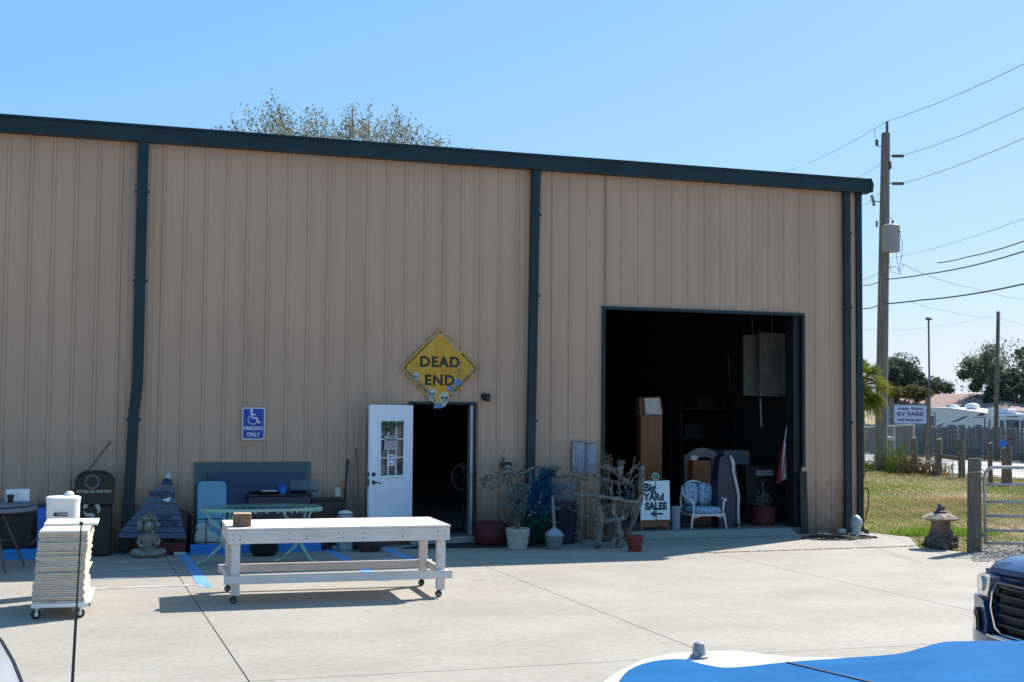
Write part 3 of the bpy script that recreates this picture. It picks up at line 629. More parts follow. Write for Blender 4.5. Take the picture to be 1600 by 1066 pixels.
for y_ in (-.022, TD_-.016): MB(TT).box(-.06, TW+.06, y_, y_+.038, .21, .30, .003).build('lower_rail', 'old_white', wt)
for x_ in (-.022, TW-.016): MB(TT).box(x_, x_+.038, .0175, TD_-.0185, .212, .298, .003).build('lower_rail', 'old_white', wt)
MB(TT).box(.2, TW-.2, .018, .05, .215, .255, .003).build('shelf_cleat', 'old_white', wt)
def caster(T, x_, y_, r=.036, par=None, rz=0.0, top=.085, m='black'):
    mb = MB(T @ Matrix.Translation((x_, y_, 0)) @ Matrix.Rotation(rz, 4, 'Z'))
    mb.box(-.03, .03, -.03, .03, top-.006, top-.0005); mb.box(-.025, -.005, -.020, -.016, r*.8, top-.006); mb.box(-.025, -.005, .016, .020, r*.8, top-.006); mb.box(-.028, .01, -.020, .020, top-.014, top-.006)
    o = mb.build('caster', m if m != 'black' else 'black', par)
    mb = MB(T @ Matrix.Translation((x_, y_, 0)) @ Matrix.Rotation(rz, 4, 'Z')); mb.tube([(-.018,-.013,r), (-.018,.013,r)], r, 16); wq = mb.build('wheel', 'rubber', o, True, True, 40)
    mb = MB(T @ Matrix.Translation((x_, y_, 0)) @ Matrix.Rotation(rz, 4, 'Z')); mb.tube([(-.018,-.0145,r), (-.018,.0145,r)], r*.5, 12); mb.build('hub', 'steel', o)
for x_ in (.062, TW-.062):
    for y_ in (.062, TD_-.062): caster(TT, x_, y_, .036, wt, random.uniform(-.8, .8))
# brown block on the table
bp_ = G(361, 824, H); T = Matrix.Translation((bp_.x+.02, bp_.y+.02, H+.0005)) @ Matrix.Rotation(-.16, 4, 'Z')
bk = thing('brick_block', 'brown block with a lighter top on the left end of the white work table', 'block', tuple(T.translation))
MB(T).box(0, .19, 0, .17, 0, .135, .004).build('body', 'brick', bk); MB(T).box(.002, .188, .002, .168, .1355, .142, .002).build('top_face', 'bricktop', bk)
# stack of boards on a dolly
def ORD(n):
    A = ['','first','second','third','fourth','fifth','sixth','seventh','eighth','ninth','tenth','eleventh','twelfth','thirteenth','fourteenth','fifteenth','sixteenth','seventeenth','eighteenth','nineteenth']
    return A[n] if n < 20 else ('twentieth' if n == 20 else 'twenty-'+A[n-20] if n < 30 else 'thirtieth')
SL, SR = G(58,968), G(122,968)
dl_ = thing('dolly', 'low wheeled dolly carrying the tall stack of pale boards', 'dolly', (SL.x+.2, SL.y+.5, 0))
ST = Matrix.Translation((SL.x-.06, SL.y-.04, 0)) @ Matrix.Rotation(-.065, 4, 'Z'); BD = 1.15
SWD = V(137, 900, SL.y-.04).x - (SL.x-.06)
MB(ST).box(0, SWD+.02, 0, .05, .115, .155, .004).build('frame_rail', 'white', dl_); MB(ST).box(0, SWD+.02, BD-.1, BD-.05, .115, .155, .004).build('frame_rail', 'white', dl_)
for x_ in (.0, SWD-.03): MB(ST).box(x_, x_+.05, .0505, BD-.1005, .117, .153, .004).build('cross_rail', 'white', dl_)
MB(ST).box(SWD+.0205, SWD+.03, .0, .05, .118, .152).build('end_cap', 'black', dl_)
for x_ in (.06, SWD-.05):
    for y_ in (.06, BD-.11): caster(ST, x_, y_, .046, dl_, .3, .115, 'white')
nb = 31; ztop = V(100, 829, SL.y-.04).z; z_ = .156; th = (ztop-z_)/nb
x0s = []; 
for i in range(nb):
    t = i/(nb-1); py = 950-(950-829)*t
    lx = np.interp(t, [0,.12,.25,.4,.55,.7,.85,1], [50,49,52,54,55,56,60,60]) + random.uniform(-1.6,1.6); rx = np.interp(t, [0,.12,.25,.4,.55,.7,.85,1], [131,132,131,134,133,136,138,138])+random.uniform(-1.6,1.6)
    yf = SL.y-.045+random.uniform(-.015,.015); xa = V(lx, py, yf).x; xb = V(rx, py, yf).x
    mb = MB(Matrix.Translation(((xa+xb)/2, yf, z_)) @ Matrix.Rotation(-.065+random.uniform(-.012,.012), 4, 'Z')); hw = (xb-xa)/2
    t_ = th*random.uniform(.86,.965); mb.box(-hw, hw, 0, BD+random.uniform(-.02,.02), 0, t_, .0025)
    last = i == nb-1
    single(mb, 'board', 'topmost full size cream board of the tall stack on the dolly' if last else ('lowest pale board resting on the dolly frame' if i == 0 else ORD(nb-1-i)+' pale rough board below the topmost one in the stack on the dolly'), 'board', 'boardtop' if last else 'board', 'boards stacked on the dolly')
    z_ += th
mb = MB(Matrix.Translation((SL.x+.30, SL.y+.80, z_)) @ Matrix.Rotation(-.05, 4, 'Z')); mb.box(-.255, .27, -.30, .32, .0005, .022, .003); single(mb, 'board', 'cream board laid loose across the back of the stack top', 'board', 'boardtop', 'boards stacked on the dolly')
# tall white bin behind the stack
Yb = SL.y+1.45; a = V(71, 800, Yb); b = V(126, 800, Yb); zt = V(98, 779, Yb).z; r_ = (b.x-a.x)/2; cx_ = (a.x+b.x)/2
wb = thing('plastic_bin', 'tall white plastic bin with a black handle slot behind the board stack', 'bin', (cx_, Yb+r_, 0))
def sq(r, e=.86, n=28): return [(r*math.copysign(abs(math.cos(t))**e, math.cos(t)), r*math.copysign(abs(math.sin(t))**e, math.sin(t))) for t in [2*PI*k/n for k in range(n)]]
mb = MB(); mb.loft([[(cx_+x_*s_, Yb+r_+y_*s_, z__) for x_, y_ in sq(r_)] for s_, z__ in ((.86,0),(.90,.02),(.97,zt-.08),(1.0,zt-.02))]); mb.build('body', 'white', wb, True, True, 40)
mb = MB(); mb.loft([[(cx_+x_*s_, Yb+r_+y_*s_, z__) for x_, y_ in sq(r_)] for s_, z__ in ((1.02,zt-.0195),(1.02,zt),(.93,zt+.012),(.3,zt+.02))]); mb.build('lid', 'white', wb, True, True, 40)
mb = MB(); mb.lathe([(.05,0),(.05,.03),(.03,.05),(.0,.055)], (cx_+.06, Yb+r_, zt+.0145), 12); mb.build('knob', 'white', wb)
p = V(95, 804, Yb); MB().box(p.x-.075, p.x+.07, Yb-.004, Yb+.006, p.z-.018, p.z+.018).build('handle_slot', 'navy', wb); MB().box(p.x-.035, p.x+.06, Yb-.006, Yb-.0045, p.z-.002, p.z+.006).build('slot_label', 'paper', wb)
# ================================================================== LEFT WALL CLUTTER
def stop(xa, xb, yb, label):
    y = 18.95; a, b = V(xa, yb, y), V(xb, yb, y); mb = MB()
    mb.loft([[(x_, y+.0+dy, z) for dy, z in ((0,.001),(.02,.11),(.035,.13),(.115,.13),(.13,.11),(.15,.001))] for x_ in (a.x+.0, b.x)])
    return single(mb, 'parking_stop', label, 'parking stop', 'stopblue', 'blue concrete parking stops at the wall')
stop(-130, 60, 869, 'bright blue parking stop at far left behind the round table legs'); stop(298, 502, 862, 'bright blue parking stop behind the white work table')
# round folding table, far left
cY = 17.9; cx_ = V(-20, 793, cY).x; zt = V(20, 791, cY).z; rx_ = V(59, 791, cY).x-cx_
rtb = thing('round_table', 'dark round folding table at the far left edge against the wall', 'table', (cx_, cY, 0))
mb = MB(); mb.lathe([(rx_*.96,-.05),(rx_,-.045),(rx_,-.012),(rx_*.985,0)], (cx_, cY, zt), 36); mb.build('tabletop', 'grey', rtb, True, True, 40)
mb = MB(); mb.lathe([(rx_*.86,0),(rx_*.9,.012),(rx_*.86,.055),(rx_*.82,.06)], (cx_, cY+.05, zt+.001), 36); o = mb.build('tray', 'grey', rtb, True, True, 40)
for k in range(4):
    a_ = .5+PI/2*k; q0 = Vector((cx_+.18*math.cos(a_), cY+.18*math.sin(a_), zt-.051)); q1 = Vector((cx_+.52*math.cos(a_), cY+.52*math.sin(a_), .012))
    MB().tube([q0, q0.lerp(q1,.5), q1], .016, 8).build('leg', 'bark', rtb)
MB().tube([(cx_+.33*math.cos(.5+PI/2*k), cY+.33*math.sin(.5+PI/2*k), zt*.45) for k in (0,2)], .011, 6).build('brace', 'bark', rtb); MB().tube([(cx_+.33*math.cos(.5+PI/2*k), cY+.33*math.sin(.5+PI/2*k), zt*.45-.03) for k in (1,3)], .011, 6).build('brace', 'bark', rtb)
X0,X1,Z0,Z1 = R(cY, 9, 769, 46, 784); zz = zt+.0625
bx = thing('white_box', 'small white box lying on the dark round table', 'box', ((X0+X1)/2, cY, zz)); MB().box(X0, X1, cY-.06, cY+.12, zz, zz+.15, .004).build('carton', 'signwhite', bx); text('?', .06, ((X0+X1)/2, cY-.062, zz+.075), (1,0,0), (0,0,1), 'signblack', bx)
mb = MB(); p = V(16, 790, cY-.25); mb.lathe([(.032,0),(.045,.10),(.047,.10)], (p.x, cY-.25, zz+.0005), 14); single(mb, 'cup', 'black cup in front of the white box on the round table', 'cup', 'black', None, True)
# dark storage tote behind the table
X0,X1,Z0,Z1 = R(19.2, -60, 800, 52, 845); tt = thing('storage_tote', 'black storage tote under the dark round table', 'tote', ((X0+X1)/2, 19.1, 0)); MB().loft([[(X0+.05,19.17,.001),(X1-.05,19.17,.001),(X1-.05,19.50,.001),(X0+.05,19.50,.001)],[(X0,19.14,.58),(X1,19.14,.58),(X1,19.54,.58),(X0,19.54,.58)]]).build('body', 'black', tt); MB().box(X0-.02,X1+.02,19.13,19.545,.5805,.62,.01).build('lid', 'black', tt)
X0,X1,Z0,Z1 = R(19.2, 58, 788, 76, 812); t2 = thing('blue_bin', 'narrow blue bin between the round table and the white bin', 'bin', ((X0+X1)/2, 19.3, 0)); MB().box(X0,X1,19.2,19.45,.001,Z1-.04,.01).build('body', 'cupblue', t2); MB().box(X0-.01,X1+.01,19.19,19.46,Z1-.0395,Z1,.008).build('lid', 'navy', t2)
# recycling bin
yb = 19.0; X0,X1,Z0,Z1 = R(yb, 117, 738, 178, 862); cx_ = (X0+X1)/2; hw = (X1-X0)/2; Z1 = V(150,738,yb).z
rb = thing('recycling_bin', 'tall dark brown recycling bin with rounded hood and white recycling symbol', 'recycling bin', (cx_, yb+.25, 0))
zs = Z1*.62
MB().box(X0+.02, X1-.02, yb, yb+.48, .001, zs, .03).build('body', 'recycle', rb)
P = [(cx_-hw, zs+.003), (cx_+hw, zs+.003), (cx_+hw, Z1-.16)]+[(cx_+hw-.16+.16*math.cos(a), Z1-.16+.16*math.sin(a)) for a in [PI/2*k/6 for k in range(1,7)]]+[(cx_-hw+.16+.16*math.cos(a), Z1-.16+.16*math.sin(a)) for a in [PI/2+PI/2*k/6 for k in range(0,7)]]
hd = MB().prism(P, yb-.02, yb+.50).build('hood', 'recycle', rb)
mb = MB()
A = [(a_, b_) for a_, b_ in P]; 
mb.tube([(a_, yb-.022, b_) for a_, b_ in P[2:]+P[:1]], .014, 6); mb.build('hood_rim', 'black', hd)
pc = V(144,753,yb-.03); MB().tube([(pc.x, yb-.035, pc.z), (pc.x, yb-.0205, pc.z)], .10, 24).build('port_ring', 'headboard', rb); MB().tube([(pc.x, yb-.037, pc.z), (pc.x, yb-.0355, pc.z)], .075, 24).build('port_hole', 'black', rb)
pt = V(147,766,yb-.03); text('BOTTLES AND CANS ONLY', .052, (pt.x, yb-.0225, pt.z-.02), (1,0,0), (0,0,1), 'letter', rb, bold=.001, sx=.72)
pr_ = V(143,794,yb-.01); mb = MB(); rr = .10
for k in range(3):
    a0 = PI/2+2*PI*k/3; 
    def pl(a, r): return (pr_.x+r*math.cos(a), yb-.004, pr_.z-.01+r*math.sin(a))
    t1, t2_ = a0+.22, a0+1.35
    A_ = Vector(pl(a0+.30, rr*1.05)); B_ = Vector(pl(a0+1.45, rr*1.05)); d = (B_-A_).normalized(); n_ = Vector((-d.z,0,d.x))*.021
    C_ = A_.lerp(B_,.62); mb.add([A_+n_, A_-n_, C_-n_, C_+n_], [(0,1,2,3)]); mb.add([C_+n_*1.9, C_-n_*1.9, B_+d*.012], [(0,1,2)])
    A2 = Vector(pl(a0-.18, rr*1.08)); mb.add([A_+n_+Vector((0,-.0004,0)), A_-n_+Vector((0,-.0004,0)), A2-n_*.6+Vector((0,-.0004,0)), A2+n_*.2+Vector((0,-.0004,0))], [(0,1,2,3)])
mb.build('recycling_symbol', 'letter', rb, False, False)
# rod leaning on the bin
a, b = V(110,772,19.1), V(173,690,WY-.04); single(MB().tube([a - (b-a)*.9, a, b], .012, 6), 'rod', 'thin brown rod leaning against the wall behind the recycling bin', 'rod', 'bark')
# boards triangle sign
Yt = 19.15
tr = thing('slat_sign', 'tall triangular sign of blue-grey slats with worn lettering leaning on the wall', 'sign', (V(245,850,Yt).x, Yt, 0))
rows = [(742,754,265,258,272),(755,767,None,None,None),(768,778,0,0,0),(779,789,0,0,0),(790,800,0,0,0),(801,811,0,0,0),(812,822,0,0,0),(823,833,0,0,0)]
def edge(y): return np.interp(y, [738,756,770,790,805,822,836], [262,252,236,221,209,194,184]), np.interp(y, [738,756,770,790,805,822,836], [266,270,273,277,283,286,291])
ys_ = [738,747.5,758,768,777,786,795,804,813,822,832,841]
for i, (ya, ybb) in enumerate(zip(ys_[:-1], ys_[1:])):
    la, ra = edge(ya); lb, rb_ = edge(ybb-1.1); tl = 0.10*(841-ya)/100
    yy = Yt+.27*(841-ya)/103; yy2 = Yt+.27*(841-ybb)/103; dz = random.uniform(-.004,.004)
    q = [V(la,ya,yy), V(ra,ya+1.5,yy), V(rb_,ybb-1.1+1.5,yy2), V(lb,ybb-1.1,yy2)]
    mb = MB(); mb.loft([[tuple(v+Vector((0,dz,.0))) for v in q], [tuple(v+Vector((0,.02+dz,.0))) for v in q]]); mb.build('slat', 'navy' if i in (1,) else ('skull' if i == 0 else 'bluewood'), tr)
def onsign(px_, py_): return tuple(V(px_, py_, Yt+.27*(841-py_)/103)-Vector((0,.012,0)))
upv = (0, .27, 1.0)
text('SOUTH', .11, onsign(253,772.5), (1,0,-.04), upv, 'navy', tr, bold=.002); text('Something', .12, onsign(246,794), (1,0,-.06), upv, 'grey', tr, sx=.9); text('SEA', .10, onsign(258,808), (1,0,-.05), upv, 'navy', tr, bold=.002); text('SHOP', .11, onsign(262,819), (1,0,-.05), upv, 'navy', tr, bold=.002)
for xx in (252, 268):
    a_, b_ = V(xx+3,762,Yt+.25), V(xx+3,841,Yt+.03); MB().obox(a_, b_, .03, .012).build('batten', 'bluewood', tr)
mb = MB(); c_ = V(262,790,Yt-.0); 
for k, (dx,dy) in enumerate(((0,0),(.05,.03),(-.03,-.02))): pass
p = V(259,781,Yt+.12); mb.loft([[(p.x-.05,p.y,p.z),(p.x+.08,p.y,p.z+.04),(p.x+.04,p.y,p.z-.03)],[(p.x-.05,p.y+.01,p.z),(p.x+.08,p.y+.01,p.z+.04),(p.x+.04,p.y+.01,p.z-.03)]]); mb.build('painted_gull', 'signwhite', tr)
# black case right of it
X0,X1,Z0,Z1 = R(19.2, 274, 803, 296, 850); single(MB().box(X0-.05,X1+.03,19.25,19.5,.001,Z1+.03,.06), 'black_case', 'black case standing between the slat sign and the blue parking stop', 'case', 'black')
X0,X1,Z0,Z1 = R(18.85, 262, 853, 291, 862); tr_ = thing('tray_box', 'flat dark red crate with a white edge behind the statue', 'crate', ((X0+X1)/2, 19, 0)); MB().box(V(212,850,19).x, X1, 18.96, 19.12, .001, .16, .01).build('crate_side', 'darkred', tr_); MB().box(V(272,850,18.9).x, X1, 18.86, 18.955, .001, .045, .01).build('white_bar', 'paper_grey', tr_)
# seated statue
SYY = 18.80; c_ = G(232, 862); sx_ = V(232, 850, SYY).x; HS = V(232,805,SYY).z*1.02
stt = thing('statue', 'small pale stone statue of a seated cross-legged figure with a curly wreath of hair', 'statue', (sx_, SYY, 0))
def fused(mb, name, m, parent, vox, sm=True):
    o = mb.build(name, m, parent, True, True); md = o.modifiers.new('r', 'REMESH'); md.mode = 'VOXEL'; md.voxel_size = vox; md.use_smooth_shade = True
    sd = o.modifiers.new('s', 'SMOOTH'); sd.iterations = 4
    dg = bpy.context.evaluated_depsgraph_get(); me = bpy.data.meshes.new_from_object(o.evaluated_get(dg)); o.modifiers.clear(); o.data = me; me.name = name; return o
k_ = HS/.56
def sp(x_, y_, z_): return (sx_+x_*k_, SYY+y_*k_, .0+z_*k_)
mb = MB(); mb.lathe([(.17*k_,.001),(.18*k_,.02),(.16*k_,.04)], (sx_,SYY,0), 18, sx=1.1, sy=.8)
mb.tube([sp(0,.03,.04), sp(0,.03,.16), sp(0,.02,.25), sp(0,.02,.31)], [.10*k_,.085*k_,.095*k_,.05*k_], 14)
for s_ in (-1, 1):
    mb.tube([sp(.06*s_,.02,.075), sp(.19*s_,-.05,.07), sp(.20*s_,-.07,.065)], [.055*k_,.048*k_,.04*k_], 10); mb.tube([sp(.19*s_,-.06,.06), sp(.06*s_,-.13,.055), sp(-.05*s_,-.14,.05)], [.042*k_,.034*k_,.026*k_], 10); mb.ball(sp(-.08*s_,-.15,.045), .03*k_, 8, 6, (1.4,.9,.8))
    mb.tube([sp(.085*s_,.02,.285), sp(.13*s_,.0,.20), sp(.10*s_,-.06,.15)], [.034*k_,.03*k_,.024*k_], 8)
    mb.tube([sp(.10*s_,-.06,.15), sp(.02*s_,-.11,.16)] if s_ < 0 else [sp(.10,-.06,.15), sp(.06,-.10,.24), sp(.05,-.08,.31)], [.024*k_,.018*k_], 8); mb.ball(sp(.015*s_,-.115,.16) if s_ < 0 else sp(.05,-.085,.33), .026*k_, 8, 6)
mb.ball(sp(0,.0,.39), .075*k_, 14, 10, (.9,.95,1.12)); mb.ball(sp(0,-.075,.385), .014*k_, 6, 5, (.8,1,1.4)); 
fused(mb, 'body', 'statue', stt, .008)
mb = MB()
for k in range(80):
    a_ = random.uniform(-.35, PI+.35); rr = random.uniform(.090,.138); mb.ball(sp(rr*math.cos(a_), random.uniform(.0,.05), .395+rr*1.1*math.sin(a_)), random.uniform(.017,.025)*k_, 8, 6)
for k in range(10): mb.ball(sp(random.uniform(-.08,.08), .06, .38+random.uniform(-.04,.1)), .04*k_, 8, 6)
q_ = mb.build('curly_hair', 'statue', stt, True); q_['kind'] = 'stuff'
mb = MB(); 
for s_ in (-1,1): mb.ball(sp(.026*s_,-.068,.405), .010*k_, 6, 5)
mb.ball(sp(0,-.070,.350), .012*k_, 6, 5, (1.5,.6,.5)); mb.build('face_recess', 'stone', stt)
# ================================================================== GLASS PANELS, BLUE PANELS
def lean(name, label, cat, m, Yf, px0, py0, px1, py1, d=.12, th=.006, r=.0, base=None, grp=None):
    """a sheet whose top rests on the wall and whose foot stands out from it; px box is the visible outline"""
    X0,X1,Z0,Z1 = R(Yf, px0, py0, px1, py1); Zt = V((px0+px1)/2, py0, Yf+d).z; Zb = .001 if base is None else base
    P = rrect((X1-X0)/2, (Zt-Zb)/2, max(r,.004), (X0+X1)/2, (Zt+Zb)/2, 5)
    f = lambda x_, z_, o: (x_, Yf+d*(z_-Zb)/(Zt-Zb)+o, z_)
    mb = MB(); mb.loft([[f(a_, b_, 0) for a_, b_ in P], [f(a_, b_, th) for a_, b_ in P]]); return single(mb, name, label, cat, m, grp)
lean('glass_sheet', 'large teal tinted glass sheet leaning against the wall under the parking sign', 'glass sheet', 'teal_glass', 19.40, 303, 722, 487, 852, .15)
lean('blue_board', 'wide dark blue board leaning in front of the tinted glass sheet', 'board', 'bluepanel', 19.345, 325, 739, 475, 856, .13, .02)
lean('glass_sheet', 'small clear glass sheet leaning at the right of the dark blue board', 'glass sheet', 'clear_glass', 19.33, 455, 750, 502, 856, .12, .008)
lean('light_blue_panel', 'light blue panel with rounded corners leaning at the left of the dark blue board', 'panel', 'ltblue', 19.16, 309, 752, 354, 858, .10, .03, .07)
# dark cabinet or crate with kitchen clutter
Yc = 19.115; X0,X1,Z0,Z1 = R(Yc, 388, 772, 486, 850); Zt = V(440,772,Yc).z; cb = thing('black_cabinet', 'low black cabinet holding pans behind the mint iron table', 'cabinet', ((X0+X1)/2, Yc+.2, 0))
MB().box(X0,X1,Yc,Yc+.20,.02,Zt-.03,.012).build('body', 'navy', cb); MB().box(X0-.02,X1+.02,Yc-.02,Yc+.21,Zt-.0295,Zt,.006).build('top', 'black', cb)
for xx in (X0+.03, X1-.07): MB().box(xx, xx+.04, Yc+.02, Yc+.06, .001, .0195).build('foot', 'black', cb)
text('THUK', .075, (X0+.12, Yc-.004, V(400,803,Yc).z), (1,0,0), (0,0,1), 'grey', cb)
xa, xb_ = V(395,768,Yc).x, V(435,768,Yc).x
mb = MB(); mb.lathe([(.15,0),(.20,.03),(.205,.032),(.15,.012)], (xa+.20, Yc+.14, Zt+.0005), 20); pn = thing('frying_pan', 'dark frying pan at the left end of the black cabinet', 'pan', (xa+.2, Yc+.14, Zt)); mb.build('pan', 'black', pn, True, True, 40); MB().tube([(xa+.02,Yc+.06,Zt+.028),(xa-.06,Yc-.0,Zt+.035)], .012, 6).build('handle', 'black', pn)
single(MB().box(xa+.14, xa+.36, Yc+.03, Yc+.16, Zt+.034, Zt+.050, .005), 'tray', 'pale flat tray lying on the frying pan', 'tray', 'box_wh')
p = V(441,764,Yc+.1); mb = MB(); mb.lathe([(.048,0),(.058,.12),(.061,.125),(.056,.12),(.03,.10)], (p.x, Yc+.08, Zt+.0005), 18); single(mb, 'blue_cup', 'bright blue plastic cup on the black cabinet', 'cup', 'cupblue', None, True)
xg = V(468,768,Yc).x; mb = MB(); mb.lathe([(.10,0),(.13,.035),(.135,.036),(.1,.012)], (xg, Yc+.16, Zt+.0005), 18); pn = thing('griddle_pan', 'black griddle with a long handle at the right end of the black cabinet', 'pan', (xg, Yc+.16, Zt)); mb.build('pan', 'black', pn, True, True, 40); MB().tube([(xg+.12,Yc+.12,Zt+.03),(xg+.28,Yc+.06,Zt+.035)], .010, 6).build('handle', 'black', pn)
# wide black box right of the cabinet
X0,X1,Z0,Z1 = R(19.1, 488, 783, 538, 852); bb = thing('black_crate', 'black crate against the wall left of the brooms', 'crate', ((X0+X1)/2, 19.2, 0)); MB().box(X0,X1,19.1,19.5,.001,Z1,.01).build('body', 'black', bb); MB().box(X0-.01,X1+.01,19.09,19.51,Z1+.0005,Z1+.03,.006).build('lid', 'black', bb)
# wrapped white things under the light blue panel
X0,X1,Z0,Z1 = R(19.12, 306, 812, 336, 850)
bg_ = thing('fabric_bundle', 'white and grey fabric bundle in a dark wire crate under the light blue panel', 'bundle', ((X0+X1)/2, 18.8, 0))
mb = MB(); mb.ball(((X0+X1)/2-.02,19.14,.22), .13, 14, 9, (1.05,.7,1.2)); mb.ball(((X0+X1)/2+.1,19.13,.17), .12, 12, 8, (1,.6,1.1)); mb.ball(((X0+X1)/2-.05,19.12,.37), .08, 10, 7, (1.2,.8,.8)); fused(mb, 'cloth', 'skull', bg_, .015)
for xx in (X0-.06, (X0+X1)/2, X1+.08): MB().tube([(xx,19.03,.14),(xx,19.03,.5)], .009, 6).build('upright', 'black', bg_)
for zz in (.16, .49): MB().tube([(X0-.06,19.02,zz),(X1+.08,19.02,zz)], .008, 6).build('rail', 'black', bg_)
# dark planter in front of the parking stop
mb = MB(); p = G(413,866); p.y = min(p.y, 18.3); xx = V(413,850,18.6).x; mb.lathe([(.15,.001),(.20,.08),(.21,.25),(.24,.30),(.24,.33),(.2,.33),(.18,.28)], (xx, 18.6, 0), 22); single(mb, 'planter', 'round black planter in front of the blue parking stop', 'planter', 'black', None, True)
mb = MB(); xx = V(578,848,18.75).x; mb.lathe([(.14,.001),(.205,.09),(.215,.2),(.17,.28),(.15,.29),(.13,.26)], (xx, 18.75, 0), 22); single(mb, 'clay_pot', 'dark brown clay pot on the ground under the open white door', 'pot', 'pot', None, True)
# white box with hose coil beside the brooms
X0,X1,Z0,Z1 = R(18.8, 531, 803, 552, 857); wbx = thing('white_tub', 'narrow white tub with a coiled pale rope on top beside the brooms', 'tub', ((X0+X1)/2, 18.9, 0)); MB().box(X0,X1,18.8,19.05,.001,Z1-.02,.02).build('body', 'ltgrey', wbx)
mb = MB(); mb.tube([((X0+X1)/2+.105*math.cos(t)*(1-.02*t), 18.92+.08*math.sin(t), Z1+.0+.0014*t) for t in [i*.35 for i in range(60)]], .010, 6); mb.build('rope', 'wicker', wbx)
p = V(537,846,18.79); MB().tube([(p.x,18.801,p.z),(p.x,18.79,p.z)], .015, 8).build('plug', 'navy', wbx)
def broom(x0p, y0p, x1p, y1p, r, name, label, m, head=None):
    a_ = V(x0p, y0p, WY-.05); b_ = V(x1p, y1p, 19.1); b_.z = .05; t = thing(name, label, name, tuple(b_)); MB().tube([a_, b_], r, 8).build('handle', m, t)
    if head: mb = MB(); mb.box(b_.x-.13, b_.x+.13, b_.y-.03, b_.y+.03, .001, .06, .008); mb.build('head', head, t)
    return t
broom(543,718,533,853,.014,'mop','black handled mop with a pale head leaning against the wall','black','skull'); broom(546,720,551,853,.011,'broom','grey handled broom leaning nearest the black handled mop','grey','bark'); broom(556,700,565,850,.009,'rake','thin tan rake handle leaning closest to the open white door','bark','grey')
p = V(528,770,19.3); single(MB().box(p.x-.04,p.x+.045,19.3,19.36,p.z-.07,p.z+.075,.015), 'spray_bottle', 'small whitish bottle hanging on the wall beside the mop handle', 'bottle', 'skull')
# mint iron table with glass top
Ym = 17.25; X0,X1,Z0,Z1 = R(Ym, 320, 790, 510, 880); zt = V(400,792,Ym+.3).z; cx_ = (X0+X1)/2; hw = (X1-X0)/2
mt = thing('iron_table', 'ornate mint green iron patio table with an oval glass top behind the white work table', 'patio table', (cx_, Ym+.45, 0))
ov = lambda s_, z_, n=44: [(cx_+hw*s_*math.copysign(abs(math.cos(t))**.75, math.cos(t)), Ym+.45+.45*s_*math.copysign(abs(math.sin(t))**.75, math.sin(t)), z_) for t in [2*PI*k/n for k in range(n)]]
mb = MB(); mb.loft([ov(.985, zt-.012), ov(.985, zt)]); mb.build('glass_top', 'clear_glass', mt)
mb = MB(); P = ov(1.0, zt-.03); mb.tube(P+P[:1], .014, 8, flat=1.3); mb.build('rim', 'mint', mt)
mb = MB()
for k in range(60): t = 2*PI*k/60; mb.ball((cx_+hw*1.0*math.copysign(abs(math.cos(t))**.75, math.cos(t)), Ym+.45+.45*math.copysign(abs(math.sin(t))**.75, math.sin(t)), zt-.055), .017, 6, 4)
q = mb.build('scallop_trim', 'mint', mt); q['kind'] = 'stuff'
for px_ in (345, 464):
    xx = V(px_+4, 840, Ym+.45).x; yy = Ym+.45
    mb = MB(); mb.tube([(xx,yy,.24),(xx,yy,.34),(xx,yy,.46)], [.035,.05,.03], 10); mb.build('pedestal', 'mint', mt, True)
    for k in range(3):
        a_ = -PI/2+2*PI*k/3+.52 if True else 0; dx, dy = math.cos(a_), math.sin(a_)
        f = lambda r, z_: (xx+dx*r, yy+dy*r, z_)
        MB().tube([f(0.02,.26), f(.06,.21), f(.14,.14), f(.22,.06), f(.29,.03), f(.34,.028)], [.024,.022,.018,.017,.02,.026], 8).build('leg', 'mint', mt, True)
        MB().tube([f(.02,.42), f(.07,.50), f(.16,.56), f(.24,zt-.06), f(.28,zt-.045)], [.02,.022,.018,.016,.014], 8).build('scroll_arm', 'mint', mt, True)
        lv_ = MB(); lv_.loft([[f(.10,.50), f(.14,.535), f(.17,.52)], [(f(.10,.50)[0]+.03, f(.10,.5)[1], .55), (f(.16,.5)[0], f(.16,.5)[1], .60), (f(.2,.5)[0], f(.2,.5)[1], .57)]]); lv_.build('leaf_scroll', 'mint', mt)
# door mat
mb = MB(); q = [G(628,858), G(792,856), G(760,846), G(650,845)]; q = [Vector((v.x, min(v.y,19.38), v.z)) for v in q]; single(MB().loft([[tuple(v+Vector((0,0,.001))) for v in q], [tuple(v+Vector((0,0,.016))) for v in q]]), 'door_mat', 'black rubber mat on the ground in front of the open doorway', 'mat', 'rubber')
